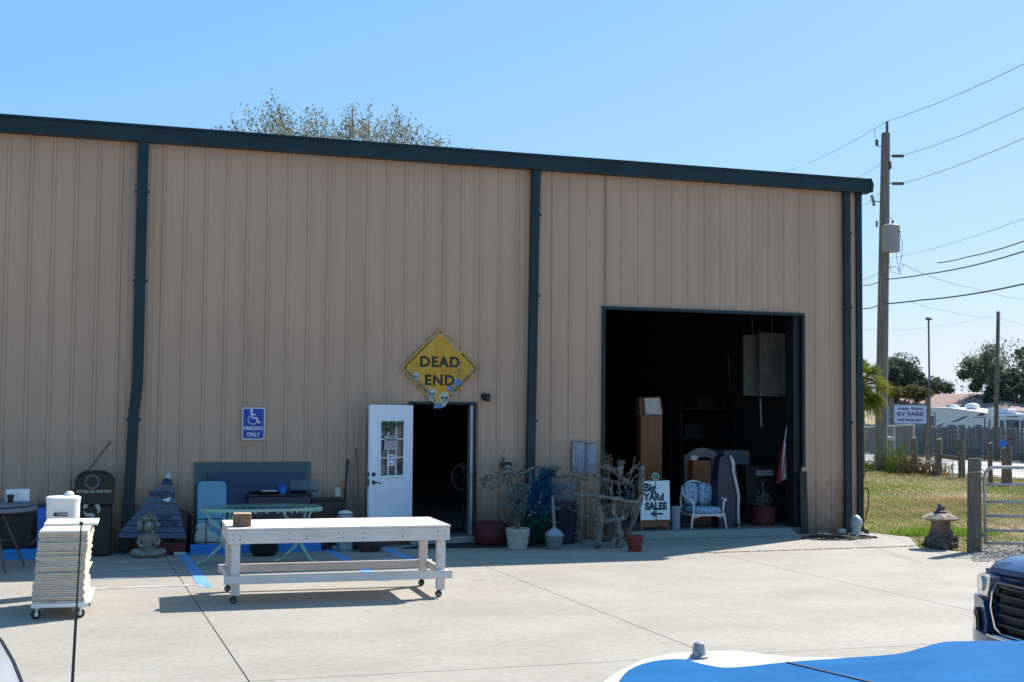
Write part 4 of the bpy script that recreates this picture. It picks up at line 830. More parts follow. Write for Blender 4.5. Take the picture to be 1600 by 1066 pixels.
# fan in the doorway
p = V(722,745,20.3); fn = thing('fan', 'round pedestal fan standing in the dark just inside the small doorway', 'fan', (p.x+.03, 20.3, .1))
mb = MB(); cF = Vector((p.x+.04, 20.3, p.z)); mb.tube([(cF.x+.22*math.cos(t), 20.28, cF.z+.22*math.sin(t)) for t in [2*PI*k/28 for k in range(29)]], .007, 6); 
mb.build('rim', 'headboard', fn)
for k in range(12): MB().tube([(cF.x+.05*math.cos(2*PI*k/12), 20.27, cF.z+.05*math.sin(2*PI*k/12)), (cF.x+.24*math.cos(2*PI*k/12), 20.28, cF.z+.24*math.sin(2*PI*k/12))], .002, 4).build('guard_wire', 'black', fn)
for k in range(4): a_ = PI/2*k; MB().loft([[(cF.x+.04*math.cos(a_),20.31,cF.z+.04*math.sin(a_)),(cF.x+.2*math.cos(a_-.3),20.30,cF.z+.2*math.sin(a_-.3)),(cF.x+.2*math.cos(a_+.4),20.34,cF.z+.2*math.sin(a_+.4))],[(cF.x+.04*math.cos(a_),20.315,cF.z+.04*math.sin(a_)),(cF.x+.2*math.cos(a_-.3),20.305,cF.z+.2*math.sin(a_-.3)),(cF.x+.2*math.cos(a_+.4),20.345,cF.z+.2*math.sin(a_+.4))]]).build('blade', 'navyblk', fn)
MB().tube([(cF.x,20.36,.12),(cF.x,20.36,cF.z)], .014, 8).build('pole', 'navyblk', fn); MB().lathe([(.2,0),(.2,.015),(.03,.04)], (cF.x,20.36,.1005), 20).build('base', 'black', fn); MB().tube([(cF.x,20.27,cF.z),(cF.x,20.40,cF.z)], .05, 12).build('motor', 'black', fn)
# ================================================================== AROUND THE DRIFTWOOD
single(MB().lathe([(.22,.001),(.27,.05),(.29,.18),(.27,.31),(.2,.36),(.05,.37)], (V(768,835,19.1).x, 19.1, 0), 24, sx=.95), 'pouf', 'dark red round cushion on the ground right of the doorway', 'cushion', 'darkred', None, True)
# woven basket with a plant
bx_ = V(809,835,18.45).x; bk_ = thing('basket', 'white woven basket holding a silvery plant in front of the driftwood', 'basket', (bx_, 18.45, 0))
mb = MB(); mb.lathe([(.125,.001),(.135,.01),(.175,.30),(.185,.315),(.17,.315),(.12,.02)], (bx_,18.45,0), 26); mb.build('body', 'weave', bk_, True, True, 40)
mb = MB()
for j in range(9):
    zz = .03+j*.032; rr = .128+.0015+.05*zz/.31; mb.tube([(bx_+(rr+.004*math.sin(9*t+PI*(j % 2)))*math.cos(t), 18.45+(rr+.004*math.sin(9*t+PI*(j % 2)))*math.sin(t), zz) for t in [2*PI*k/54 for k in range(55)]], .010, 5)
q = mb.build('woven_strand', 'weave', bk_); q['kind'] = 'stuff'
mb = MB(); mb.lathe([(.02,.0),(.16,.0),(.16,.02),(.02,.02)], (bx_,18.45,.27), 16); mb.build('soil', 'pot', bk_)
plt = thing('potted_plant', 'silvery leafed plant growing out of the white woven basket', 'plant', (bx_, 18.45, .29))
mb = MB(); P = []
for k in range(16):
    a_ = random.uniform(0, 2*PI); r_ = random.uniform(.05,.22); h_ = random.uniform(.3,.62); q1 = Vector((bx_-.03+r_*math.cos(a_), 18.45+r_*.7*math.sin(a_), .29+h_)); mb.tube([(bx_+random.uniform(-.04,.04),18.45,.29), (bx_+(q1.x-bx_)*.4, 18.45+(q1.y-18.45)*.4, .29+h_*.55), q1], [.006,.005,.003], 5)
    for j in range(26): t = random.uniform(.35,1.05); P.append((bx_+(q1.x-bx_)*t+random.gauss(0,.035), 18.45+(q1.y-18.45)*t+random.gauss(0,.035), .29+h_*t+random.gauss(0,.03)))
mb.build('stems', 'bark', plt); leaves('foliage', np.array(P), .055, 'potleaf', plt, 2.0)
# blue green tinsel figure
fx = V(838,800,18.7).x; YF = 18.75; fg = thing('peacock_ornament', 'teal and blue foil peacock shaped ornament with a full green skirt beside the basket', 'ornament', (fx, YF, 0))
ztp = V(850,735,YF).z
MB().tube([(fx,YF,.0),(fx+.05,YF,.5),(fx+.12,YF,ztp-.05)], [.03,.03,.02], 8).build('pole', 'bark', fg); MB().lathe([(.18,.001),(.18,.03),(.03,.06)], (fx,YF,0), 16).build('base', 'pot', fg)
Pb = np.concatenate([blob((fx+.0,YF,.33), .31, 4200, (1,.6,.85)), blob((fx-.12,YF-.02,.42), .20, 1500, (1,.6,.9)), blob((fx+.08,YF,.18),.2,900,(1,.6,.8))]); leaves('green_skirt', Pb, .05, 'peagreen', fg, 2.2)
def seg(a_, b_, n, r): t = RNG.uniform(0,1,n)[:,None]; return np.array(a_)*(1-t)+np.array(b_)*t+RNG.normal(0,1,(n,3))*r*np.array([1,.6,1])
Pb = np.concatenate([seg((fx+.02,YF-.03,.45),(fx+.12,YF,ztp-.22),3400,.095), seg((fx+.12,YF,ztp-.25),(fx+.15,YF,ztp-.02),900,.05), blob((fx+.06,YF-.05,.62),.20,1600,(1,.5,1))]); leaves('blue_body', Pb, .045, 'peablue', fg, 2.0)
Pb = seg((fx+.17,YF,ztp-.16),(fx+.34,YF,ztp+.02),260,.03); q = leaves('crest', Pb, .035, 'peagreen', fg, 2.4); q['kind'] = 'stuff'
Pb = np.concatenate([seg((fx-.16,YF-.14,.40),(fx+.1,YF-.1,.72),70,.05), seg((fx-.2,YF-.1,.75),(fx-.1,YF-.1,.9),10,.03)]); leaves('silver_spangle', Pb, .032, 'silver', fg, 1.2)
MB().tube([(fx+.2,YF-.12,.40),(fx+.26,YF-.14,.37),(fx+.36,YF-.16,.38)], [.02,.012,.004], 6).build('beak', 'straw', fg)
# grey cigarette receptacle
ux = V(866,840,18.35).x; ur = thing('ash_receptacle', 'grey smokers\' receptacle with a long thin neck between ornament and driftwood chair', 'ashtray', (ux, 18.35, 0))
zn = V(861,775,18.35).z; MB().lathe([(.095,.001),(.105,.02),(.135,.17),(.137,.20)], (ux,18.35,0), 24).build('bucket', 'grey', ur, True, True, 35); MB().lathe([(.139,.2005),(.139,.215),(.10,.275),(.04,.305),(.028,.33)], (ux-.0,18.35,0), 24).build('dome', 'ltgrey', ur, True, True, 45); MB().tube([(ux,18.35,.325),(ux-.035,18.35,zn)], [.026,.022], 12).build('neck', 'grey', ur, True, True, 45); MB().box(ux+.128,ux+.15,18.33,18.37,.18,.21,.004).build('clasp', 'paper_grey', ur)
# dark barrel behind
X0,X1,Z0,Z1 = R(18.95, 858, 778, 903, 850); single(MB().lathe([(.22,.001),(.27,.55),(.285,.58),(.285,.62),(.24,.64),(.02,.65)], ((X0+X1)/2, 19.1, 0), 26), 'trash_can', 'dark navy trash can half hidden behind the driftwood chair', 'trash can', 'navy', None, True)
def drift(mb, P, r0, r1, n=7, wob=.02, sub=5):
    P = [Vector(p) for p in P]; out = []; 
    for i in range(len(P)-1):
        a = P[max(i-1,0)]; b = P[i]; c = P[i+1]; d = P[min(i+2,len(P)-1)]
        for k in range(sub):
            t = k/sub; q = .5*((2*b)+(c-a)*t+(2*a-5*b+4*c-d)*t*t+(3*b-a-3*c+d)*t**3); out.append(q+Vector((random.gauss(0,wob*.4),random.gauss(0,wob*.4),random.gauss(0,wob*.4))))
    out.append(P[-1]); m_ = len(out); rr = [(r0+(r1-r0)*i/(m_-1))*random.uniform(.82,1.2) for i in range(m_)]
    return mb.tube(out, rr, n)
# driftwood arch/bench (left) 
db = thing('driftwood_bench', 'long weathered driftwood bench frame against the wall behind the ornament', 'driftwood bench', (V(830,840,19.1).x, 19.1, 0))
YD = 19.0
def D(px_, py_, y_=YD): return V(px_, py_, y_)
for P, r0, r1 in [([D(756,750),D(770,745),D(792,738),D(812,742),D(835,730),D(858,733)], .045,.02), ([D(790,742),D(800,770),D(808,800),D(812,835)], .05,.035), ([D(752,748),D(760,760),D(778,758),D(795,744)], .035,.02), ([D(812,765),D(840,770),D(860,760)], .03,.02), ([D(848,736),D(870,745),D(890,742),D(918,750)], .035,.025), ([D(875,770),D(885,760),D(900,742)], .02,.018), ([D(866,775),D(880,790),D(905,778)], .018,.02), ([D(790,775),D(786,800),D(795,840)], .03,.03), ([D(905,750),D(902,800),D(900,846)], .035,.04), ([D(828,738),D(832,780),D(826,845)], .03,.03), ([D(794,738),D(788,730),D(796,727)], .02,.012), ([D(858,735),D(866,728),D(876,731)], .02,.012)]:
    drift(MB(), P, r0, r1).build('branch', 'drift', db, True)
q = drift(MB(), [D(780,792,18.9),D(830,796,18.85),D(900,792,18.9)], .035,.03).build('seat_rail', 'drift', db, True)
X0,X1,Z0,Z1 = R(19.35, 803, 755, 905, 783); MB().box(X0,X1,19.35,19.37,Z0,Z1,.004).build('backboard', 'grey', db)
# driftwood chair (right)
dc = thing('driftwood_chair', 'gnarled grey driftwood armchair standing left of the yard sales sign', 'driftwood chair', (V(945,850,18.4).x, 18.5, 0))
yf, yk = 18.2, 18.95
br = [ # name, pts, r0, r1
('leg', [D(934,857,yf),D(936,835,yf),D(938,812,yf),D(934,790,yf)], .055,.045), ('leg', [D(968,856,yf),D(967,830,yf),D(962,810,yf)], .055,.06), ('leg', [D(976,845,yk-.3),D(985,822,yk-.3),D(1000,785,yk-.25),D(1001,750,yk-.2),D(1003,728,yk-.2)], .05,.045), ('leg', [D(904,847,yk),D(905,810,yk),D(902,775,yk)], .045,.035),
('arm', [D(898,772,yf+.05),D(920,775,yf),D(950,778,yf),D(985,784,yf+.1),D(1000,782,yf+.2)], .032,.028), ('arm', [D(985,798,yf+.2),D(1003,770,yf+.25),D(1002,730,yf+.3)], .03,.035), ('seat_rail', [D(930,812,yf),D(950,815,yf),D(975,808,yf)], .04,.035), ('seat_rail', [D(906,805,yf+.3),D(935,808,yf+.2),D(962,800,yf+.4)], .03,.03),
('back_rail', [D(944,728,yk-.2),D(960,738,yk-.15),D(978,752,yk-.1),D(990,762,yk-.1)], .05,.04), ('back_rail', [D(930,745,yk-.1),D(950,752,yk-.1),D(975,756,yk-.1)], .03,.03), ('post', [D(966,745,yk-.2),D(970,730,yk-.2),D(971,722,yk-.2)], .05,.06), ('spindle', [D(957,790,yk-.2),D(955,770,yk-.15),D(957,752,yk-.1)], .02,.018), ('spindle', [D(964,792,yk-.2),D(968,770,yk-.15),D(966,752,yk-.1)], .02,.018), ('spindle', [D(976,790,yk-.2),D(980,770,yk-.15),D(974,748,yk-.1)], .02,.02), ('spindle', [D(985,785,yk-.2),D(990,768,yk-.15),D(984,752,yk-.1)], .018,.018), ('brace', [D(982,757,yk-.2),D(995,742,yk-.2)], .02,.015), ('brace', [D(938,830,yf+.05),D(950,840,yf+.1),D(964,826,yf+.05)], .022,.02), ('spindle', [D(928,776,yf+.02),D(931,758,yf+.3),D(928,742,yk-.2)], .014,.012), ('knot', [D(940,815,yf+.02),D(932,822,yf),D(930,838,yf)], .035,.02), ('leg', [D(960,778,yf+.03),D(958,795,yf+.03),D(962,812,yf)], .03,.04)]
for nm, P, r0, r1 in br: drift(MB(), P, r0, r1).build(nm, 'drift', dc, True)
for k in range(13):
    a_ = D(938+k*4.6, 786+abs(k-6)*.2, yf+.08); b_ = D(937+k*4.4, 803+.4*k, yf+.12); drift(MB(), [a_, b_], .016,.014,6,.01,2).build('slat', 'drift', dc)
for k in range(9):
    a_ = D(936+k*5, 811, yf+.0); b_ = D(945+k*4.2, 802, yk-.3); drift(MB(), [a_, b_], .024,.022,6,.012,2).build('seat_slat', 'drift', dc)
P = np.concatenate([seg(D(975,768,yk-.28), D(985,785,yk-.28), 120, .05)]); leaves('blue_ribbon', P, .045, 'peablue', dc, 2)
mb = MB(); q = D(950,728,19.5); P = np.array([tuple(D(948+random.gauss(0,5), 722+random.gauss(0,6), 19.2)) for _ in range(220)]); mb = thing('dried_flowers', 'bunch of dried grass and flowers behind the driftwood chair', 'dried flowers', tuple(D(948,745,19.2))); leaves('flower_heads', P, .04, 'straw', mb, 2.5)
for k in range(9): MB().tube([D(948,790,19.2), D(948+random.uniform(-7,7), 722+random.uniform(-3,8), 19.2)], .005, 4).build('stem', 'drift', mb)
MB().lathe([(.07,.0),(.10,.15),(.06,.42),(.075,.45)], tuple(Vector((D(948,790,19.2).x, 19.2, .001))), 14).build('vase', 'pot', mb)
# hanging yarn mops
for (xa, xb_, ya, yb2, lab) in ((893,914,690,740,'left of two hanks of pale blue-grey yarn hung on the wall by the bay'), (914,932,693,737,'right of two hanks of pale blue-grey yarn hung on the wall by the bay')):
    a_, b_ = V(xa,ya,WY-.08), V(xb_,ya,WY-.08); zz1 = a_.z; zz0 = V(xa,yb2,WY-.08).z
    t = thing('yarn_hank', lab, 'yarn', ((a_.x+b_.x)/2, WY-.08, zz0), 'hanks of yarn on the wall')
    MB().box(a_.x, b_.x, WY-.075, WY-.06, zz1-.03, zz1, .004).build('bar', 'bark', t); mb = MB()
    for k in range(46):
        xx = random.uniform(a_.x+.01, b_.x-.01); y_ = WY-.08-.07*math.sin(PI*(xx-a_.x)/(b_.x-a_.x))*random.uniform(.5,1); L_ = zz1-zz0+random.uniform(-.16,.06); ph = random.uniform(0,6); mb.tube([(xx*.9+.1*(a_.x+b_.x)/2+(0 if j else .0)+.010*math.sin(j*1.1+ph), y_+.012*math.cos(j*1.3+ph), zz1-.012+(.012 if j == 1 else 0)-L_*j/12) for j in range(13)], [.006]+[.0085]*11+[.005], 5)
    q = mb.build('strands', 'yarn', t); q['kind'] = 'stuff'
for (t_, x_a, x_b, ya, yb_, yy) in ((dc, 905, 1000, 725, 800, 18.5), (dc, 900, 985, 770, 850, 18.4), (db, 775, 880, 732, 790, 18.95)):
    for k in range(22):
        s_ = D(random.uniform(x_a,x_b), random.uniform(ya,yb_), yy+random.uniform(-.2,.3)); d_ = Vector((random.gauss(0,.16), random.gauss(0,.08), random.gauss(.02,.16))); drift(MB(), [s_, s_+d_*.5+Vector((0,0,random.gauss(0,.03))), s_+d_], .013, .006, 5, .012, 3).build('twig', 'drift', t_)
# small red pot
rx2 = V(992,850,17.75).x; single(MB().lathe([(.095,.001),(.125,.20),(.14,.20),(.142,.235),(.12,.235),(.10,.06)], (rx2, 17.75, 0), 22), 'flower_pot', 'small terracotta red flower pot in front of the driftwood chair', 'flower pot', 'red', None, True)
# ================================================================== IN THE BAY DOOR
FZ = .1001                                           # shop floor height
# yard sales sandwich board
YB = 19.72; q = [V(1002,752,YB+.14), V(1046,751,YB+.14), V(1047,812,YB), V(1001,813,YB)]
yb_ = thing('sandwich_board', 'white hand lettered Big Yard Sales sandwich board with a left pointing arrow', 'sign', (q[0].x+.25, YB+.1, FZ))
mb = MB(); mb.loft([[tuple(v) for v in q], [tuple(v+Vector((0,.012,0))) for v in q]]); mb.build('panel', 'signwhite', yb_)
cxs = (q[0].x+q[1].x)/2; up2 = (q[0]-q[3]).normalized()
def onb(px_, py_): t = (813-py_)/61; p = V(px_, py_, YB+.14*t-.006); return tuple(p)
for s_, px_, py_, sz, bo in (('Big', 1015, 762.5, .185, .007), ('YARd', 1022, 777, .165, .008), ('SALES', 1025, 791.5, .165, .010)): text(s_, sz, onb(px_, py_), (1,0,-.01), up2, 'signink' if s_ == 'x' else 'navy', yb_, bold=bo, sx=.92)
mb = MB(); a_, b_, c_ = Vector(onb(1016,803)), Vector(onb(1036,803)), Vector(onb(1024,803))
mb.obox(c_, b_, .004, .028, up2); mb.loft([[tuple(a_), tuple(c_+up2*.055), tuple(c_-up2*.055)], [tuple(a_-Vector((0,.004,0))), tuple(c_+up2*.055-Vector((0,.004,0))), tuple(c_-up2*.055-Vector((0,.004,0)))]]); mb.build('arrow', 'navy', yb_)
for xx in (q[3].x+.03, q[2].x-.03): MB().obox((xx, YB+.012+.01, FZ), (xx, YB+.165, q[0].z+.02), .035, .02).build('leg', 'cabinet', yb_); MB().obox((xx, YB+.42, FZ), (xx, YB+.19, q[0].z+.02), .035, .02).build('leg', 'cabinet', yb_)
MB().box(q[3].x, q[2].x, YB+.02, YB+.035, FZ+.06, q[3].z-.01).build('lower_board', 'cabinet', yb_)
gp = V(1023,745,YB-.02); gt = thing('garden_stake', 'thin garden stake with a round green ornament in front of the yard sales board', 'garden stake', (gp.x, YB-.05, FZ))
MB().tube([(gp.x+.02, YB-.05, FZ), (gp.x, YB-.05, gp.z-.05)], .007, 6).build('rod', 'straw', gt)
mb = MB(); mb.tube([(gp.x, YB-.056, gp.z), (gp.x, YB-.044, gp.z)], .065, 20); mb.build('disc', 'mint', gt)
for k in range(4): a_ = PI/4+PI/2*k; MB().ball((gp.x+.03*math.cos(a_), YB-.06, gp.z+.03*math.sin(a_)), .018, 8, 5, (1,.5,1)).build('bead', 'peagreen', gt)
# white cylinder
xx = V(1055,810,19.8).x; mb = MB(); mb.lathe([(.075,FZ),(.08,FZ+.02),(.085,V(1055,791,19.8).z-.01),(.087,V(1055,791,19.8).z),(.078,V(1055,791,19.8).z)], (xx, 19.8, 0), 22); single(mb, 'waste_bin', 'slim pale waste bin between the yard sales board and the wicker chair', 'bin', 'ltgrey', None, True)
# wicker armchair
A0 = V(1078,828,19.75); A1 = V(1133,827,19.75); wc = thing('wicker_chair', 'white wicker armchair with blue patterned cushions in the bay doorway', 'chair', ((A0.x+A1.x)/2, 19.95, FZ))
cx_ = (A0.x+A1.x)/2; hw = (A1.x-A0.x)/2; zs = V(1105,803,19.8).z; zb = V(1100,752,20.15).z; y0 = 19.72
for sx_ in (-1, 1):
    MB().tube([(cx_+sx_*hw*1.0, y0-.02, FZ), (cx_+sx_*hw*.88, y0, FZ+.25), (cx_+sx_*hw*.82, y0, zs)], [.018,.02,.022], 10).build('leg', 'wicker', wc, True)
    MB().tube([(cx_+sx_*hw*1.15, y0+.62, FZ), (cx_+sx_*hw*.9, y0+.45, FZ+.28), (cx_+sx_*hw*.78, y0+.42, zs)], [.016,.018,.02], 10).build('leg', 'wicker', wc, True)
    MB().tube([(cx_+sx_*hw*.82, y0+.0, zs), (cx_+sx_*hw*.86, y0-.01, zs+.20), (cx_+sx_*hw*.98, y0+.0, zs+.235), (cx_+sx_*hw*1.0, y0+.14, zs+.25), (cx_+sx_*hw*.95, y0+.34, zs+.31), (cx_+sx_*hw*.80, y0+.46, zs+.44)], [.018,.017,.022,.022,.022,.02], 10).build('arm', 'wicker', wc, True)
    MB().tube([(cx_+sx_*hw*.88, y0, FZ+.22), (cx_+sx_*hw*.72, y0-.0, zs-.06), (cx_+sx_*hw*.45, y0, zs-.03)], .009, 6).build('brace', 'wicker', wc, True)
mb = MB(); arch = [(cx_+hw*.86*math.cos(t), y0+.46+.10*math.sin(t), zs+.05+(zb-zs-.05)*math.sin(t)**.7) for t in [PI*k/16 for k in range(17)]]; mb.tube(arch, .02, 8); mb.build('back_frame', 'wicker', wc, True)
for k in range(1, 8):
    t = PI*k/8; x_ = cx_+hw*.84*math.cos(t); MB().tube([(x_, y0+.46, zs), (x_, y0+.47+.08*math.sin(t), zs+.05+(zb-zs-.06)*math.sin(t)**.7)], .007, 5).build('back_rod', 'wicker', wc)
MB().box(cx_-hw*.84, cx_+hw*.84, y0-.02, y0+.48, zs-.035, zs, .012).build('seat_frame', 'wicker', wc)
mb = MB(); mb.loft([[(cx_+x_*s_, y0+.22+y_*s_, z_) for x_, y_ in [(hw*.86*math.copysign(abs(math.cos(t))**.5,math.cos(t)), .25*math.copysign(abs(math.sin(t))**.5,math.sin(t))) for t in [2*PI*k/28 for k in range(28)]]] for s_, z_ in ((.92,zs+.002),(1.0,zs+.03),(1.0,zs+.07),(.93,zs+.105),(.6,zs+.115))]); mb.build('seat_cushion', 'cushion', wc, True)
for sx_ in (-1, 1):
    mb = MB(); P = lambda s_, o: [(cx_+sx_*hw*.42+s_*hw*.40*math.copysign(abs(math.cos(t))**.6,math.cos(t)), y0+.40+o, (zs+.12+zb-.02)/2+s_*(zb-zs-.14)/2*math.copysign(abs(math.sin(t))**.6,math.sin(t))*(1-.12*sx_*math.cos(t))) for t in [2*PI*k/24 for k in range(24)]]
    mb.loft([P(.8,-.06), P(.97,-.03), P(1.0,0), P(.95,.03)]); mb.build('back_cushion', 'cushion', wc, True)
# tall brown cabinet with box
YCB = 21.2; X0,X1,Z0,Z1 = R(YCB, 1000, 648, 1035, 828); Zt = V(1015,648,YCB).z; cab = thing('tall_cabinet', 'tall narrow orange brown wood cabinet behind the yard sales board', 'cabinet', ((X0+X1)/2, YCB+.25, FZ))
MB().box(X0, X1, YCB, YCB+.16, FZ, Zt, .006).build('body', 'cabinet', cab); MB().box(X0+.012, X1-.012, YCB-.016, YCB-.001, FZ+.06, Zt-.012, .004).build('door', 'cabinet', cab)
a_, b_, c_, d_ = V(1007,620,YCB+.1), V(1031,619,YCB+.1), V(1035,646,YCB+.05), V(1009,646,YCB+.05)
bx = thing('paper_lantern_box', 'pale boxy lamp shade lying on top of the tall brown cabinet', 'lamp shade', ((a_.x+b_.x)/2, YCB+.2, Zt)); dz = Zt+.001-d_.z
f = lambda v, o, s=0: (v.x, v.y+o, v.z+dz)
mb = MB(); mb.loft([[f(a_,0),f(b_,0),f(c_,0),f(d_,0)], [f(a_,.25),f(b_,.25),f(c_,.25),f(d_,.25)]]); mb.build('body', 'box_wh', bx)
mb = MB(); mb.tube([f(a_,-.01), f(b_,-.01), f(c_,-.01)], .012, 6); mb.build('edge_trim', 'cardboard', bx)
MB().box(X0-.005, X0+.05, YCB+.0, YCB+.2, Zt+.001, Zt+.3, .02).build('side_flap', 'cardboard', bx)
# headboard, boxes behind the chair
Yh = 21.0; X0,X1,Z0,Z1 = R(Yh, 1070, 700, 1122, 770); zt = V(1095,700,Yh).z
hb = thing('headboard', 'grey arched headboard standing behind the wicker chair', 'headboard', ((X0+X1)/2, Yh, FZ)); mb = MB()
out = [(X0+.02+.5*(X1-X0)*(1-math.cos(t)), zt-.22+.22*math.sin(t)) for t in [PI*.15+PI*.85*k/14 for k in range(15)]]; inn = [(X0+.12+.42*(X1-X0)*(1-math.cos(t)), zt-.46+.30*math.sin(t)) for t in [PI*.12+PI*.88*k/14 for k in range(15)]]
vs = [(a, Yh, b) for a, b in out]+[(a, Yh, b) for a, b in inn]+[(a, Yh+.04, b) for a, b in out]+[(a, Yh+.04, b) for a, b in inn]; n = 15
mb.add(vs, [(i,i+1,n+i+1,n+i) for i in range(14)]+[(2*n+i,2*n+i+1,3*n+i+1,3*n+i) for i in range(14)]+[(i,i+1,2*n+i+1,2*n+i) for i in range(14)]+[(n+i,n+i+1,3*n+i+1,3*n+i) for i in range(14)]); mb.build('arch', 'headboard', hb)
MB().box(X1-.12, X1+.02, Yh, Yh+.05, FZ, zt-.24, .01).build('post', 'headboard', hb); MB().box(X0, X0+.09, Yh, Yh+.05, FZ, zt-.12, .01).build('post', 'headboard', hb)
X0,X1,Z0,Z1 = R(20.75, 1083, 720, 1103, 770); single(MB().box(X0, X1+.1, 20.75, 20.95, FZ, Z1), 'chest', 'reddish brown wooden chest between headboard and wicker chair', 'chest', 'cabinet'); p = V(1086,718,20.76); single(MB().box(p.x-.06,p.x+.06,20.78,20.86,Z1+.001,Z1+.09,.01), 'small_box', 'small white box on the brown chest behind the wicker chair', 'box', 'box_wh')
X0,X1,Z0,Z1 = R(21.4, 1132, 704, 1170, 828); sc_ = thing('shelf_cabinet', 'grey cabinet behind the dark instrument case', 'cabinet', ((X0+X1)/2, 21.6, FZ)); MB().box(X0,X1,21.4,21.9,FZ,Z1-.28,.004).build('body', 'pot', sc_); MB().box(X0-.02,X1+.02,21.38,21.92,Z1-.2795,Z1,.02).build('top_box', 'grey', sc_)
# dark instrument case with a white edge
Yq = 19.85; P = [V(x_, y_, Yq) for x_, y_ in ((1124,828),(1122,780),(1123,735),(1126,716),(1134,710),(1144,712),(1150,722),(1152,745),(1156,770),(1157,800),(1158,828))]
gc = thing('instrument_case', 'dark navy upright case with a curved white edge right of the wicker chair', 'case', (V(1140,820,Yq).x, Yq+.12, FZ)); mb = MB(); mb.prism([(v.x, max(v.z, FZ)) for v in P], Yq+.012, Yq+.24); mb.build('body', 'navy', gc)
MB().tube([V(x_, y_, Yq-.01) for x_, y_ in ((1141,712),(1145,722),(1146,738),(1151,760),(1154,775),(1153,800),(1154,826))], [.02,.035,.025,.028,.028,.022,.03], 8).build('edge_strip', 'skull', gc, True); p = V(1153,820,Yq-.03); MB().ball(tuple(p), .03, 8, 6, (2,1,.6)).build('clasp', 'black', gc)
# counter with a welcome plate
Yk = 20.6; X0,X1,Z0,Z1 = R(Yk, 1166, 728, 1236, 828); ct = thing('dark_counter', 'dark counter with a small white plate on its front inside the bay', 'counter', ((X0+X1)/2, Yk+.3, FZ)); MB().box(X0,X1,Yk,Yk+.6,FZ,Z1,.01).build('body', 'black', ct)
X0,X1,Z0,Z1 = R(Yk-.01, 1182, 735, 1208, 743); MB().box(X0,X1,Yk-.012,Yk-.001,Z0,Z1).build('plate', 'ltgrey', ct); text('WELCOME', .06, ((X0+X1)/2, Yk-.0135, (Z0+Z1)/2), (1,0,0), (0,0,1), 'signblack', ct, sx=.95)
xx = V(1192,812,20.1).x; single(MB().lathe([(.20,FZ),(.23,FZ+.30),(.245,FZ+.33),(.21,FZ+.33),(.18,FZ+.05)], (xx,20.1,0), 24), 'red_tub', 'dark red tub on the floor in front of the counter', 'tub', 'darkred', None, True)
P = np.array([tuple(V(1192+random.gauss(0,7), 782+random.gauss(0,6), 20.1)) for _ in range(160)]); t = thing('dry_plant', 'dry brown plant in the dark red tub', 'plant', (xx, 20.1, FZ+.3)); leaves('foliage', P, .05, 'bark', t, 2.5); MB().tube([(xx,20.1,FZ+.06),(xx,20.1,FZ+.75)], .01, 5).build('stem', 'bark', t)
# flag
Yg = 20.2; fl = thing('flag', 'furled red white and blue striped flag hanging by the right side of the bay', 'flag', tuple(V(1235,720,Yg)))
a_ = V(1233,665,Yg); b_ = V(1222,750,Yg); MB().tube([V(1232,655,Yg+.02), V(1230,775,Yg+.02)], .012, 8).build('flagpole', 'cabinet', fl)
rows = 15
def fpt(u_, t_):
    top = V(1231,664,Yg); bot = V(1214+20*u_,752-10*u_,Yg); p = top.lerp(bot, t_**.9); p.x += (u_-.5)*.05*(1-t_); p.y += .05*math.sin(u_*13+t_*3)*(.3+t_); p.z -= .05*abs(math.sin(u_*9+1))*t_; return p
for k in range(7):
    mb = MB(); n_ = 4; vs = [fpt((k+i_/n_)/7, j_/(rows-1)) for j_ in range(rows) for i_ in range(n_+1)]
    mb.add(vs, [(j_*(n_+1)+i_, j_*(n_+1)+i_+1, (j_+1)*(n_+1)+i_+1, (j_+1)*(n_+1)+i_) for j_ in range(rows-1) for i_ in range(n_)]); mb.build('stripe', ('flagred','signwhite')[k % 2], fl, True, False)
mb = MB(); mb.loft([[fpt(0,.0)+Vector((-.01,-.06,.0)), fpt(1,.0)+Vector((.02,-.06,0)), fpt(1,.28)+Vector((.02,-.09,0)), fpt(0,.28)+Vector((-.01,-.09,0))], [fpt(0,.0)+Vector((-.01,-.055,.0)), fpt(1,.0)+Vector((.02,-.055,0)), fpt(1,.28)+Vector((.02,-.085,0)), fpt(0,.28)+Vector((-.01,-.085,0))]]); mb.build('canton', 'flagblue', fl)
# framed mirrors and panels high on the right
for (x0p,y0p,x1p,y1p,yy,lab,mm) in ((1165,527,1188,615,21.2,'large dim picture panel hanging high in the bay, the left one','picture'),(1190,524,1224,616,20.9,'large pale framed picture hanging high in the bay','picture')):
    X0,X1,Z0,Z1 = R(yy,x0p,y0p,x1p,y1p); t = thing('framed_picture', lab, 'picture', ((X0+X1)/2, yy, Z0)); MB().box(X0,X1,yy,yy+.03,Z0,Z1).build('canvas', mm, t)
    for bb in ((X0-.04,X0+.02,Z0-.04,Z1+.04),(X1-.02,X1+.04,Z0-.04,Z1+.04)): MB().box(bb[0],bb[1],yy-.02,yy+.035,bb[2],bb[3],.004).build('frame_side', 'oldwood', t)
    for z_ in (Z0-.04, Z1-.02): MB().box(X0+.0205,X1-.0205,yy-.02,yy+.035,z_,z_+.06,.004).build('frame_rail', 'oldwood', t)
    MB().tube([((X0+X1)/2,yy+.02,Z1+.04),((X0+X1)/2,yy+.02,6.0)], .01, 5).build('hanging_wire', 'wire', t)
X0,X1,Z0,Z1 = R(21.0, 1225, 530, 1237, 585); t = thing('wall_shelf', 'white framed window sash hung high at the right side of the bay', 'window sash', ((X0+X1)/2, 21, Z0))
for bb in ((X0,X0+.03,Z0,Z1),(X1-.03,X1,Z0,Z1)): MB().box(bb[0],bb[1],21,21.04,bb[2],bb[3]).build('stile', 'headboard', t)
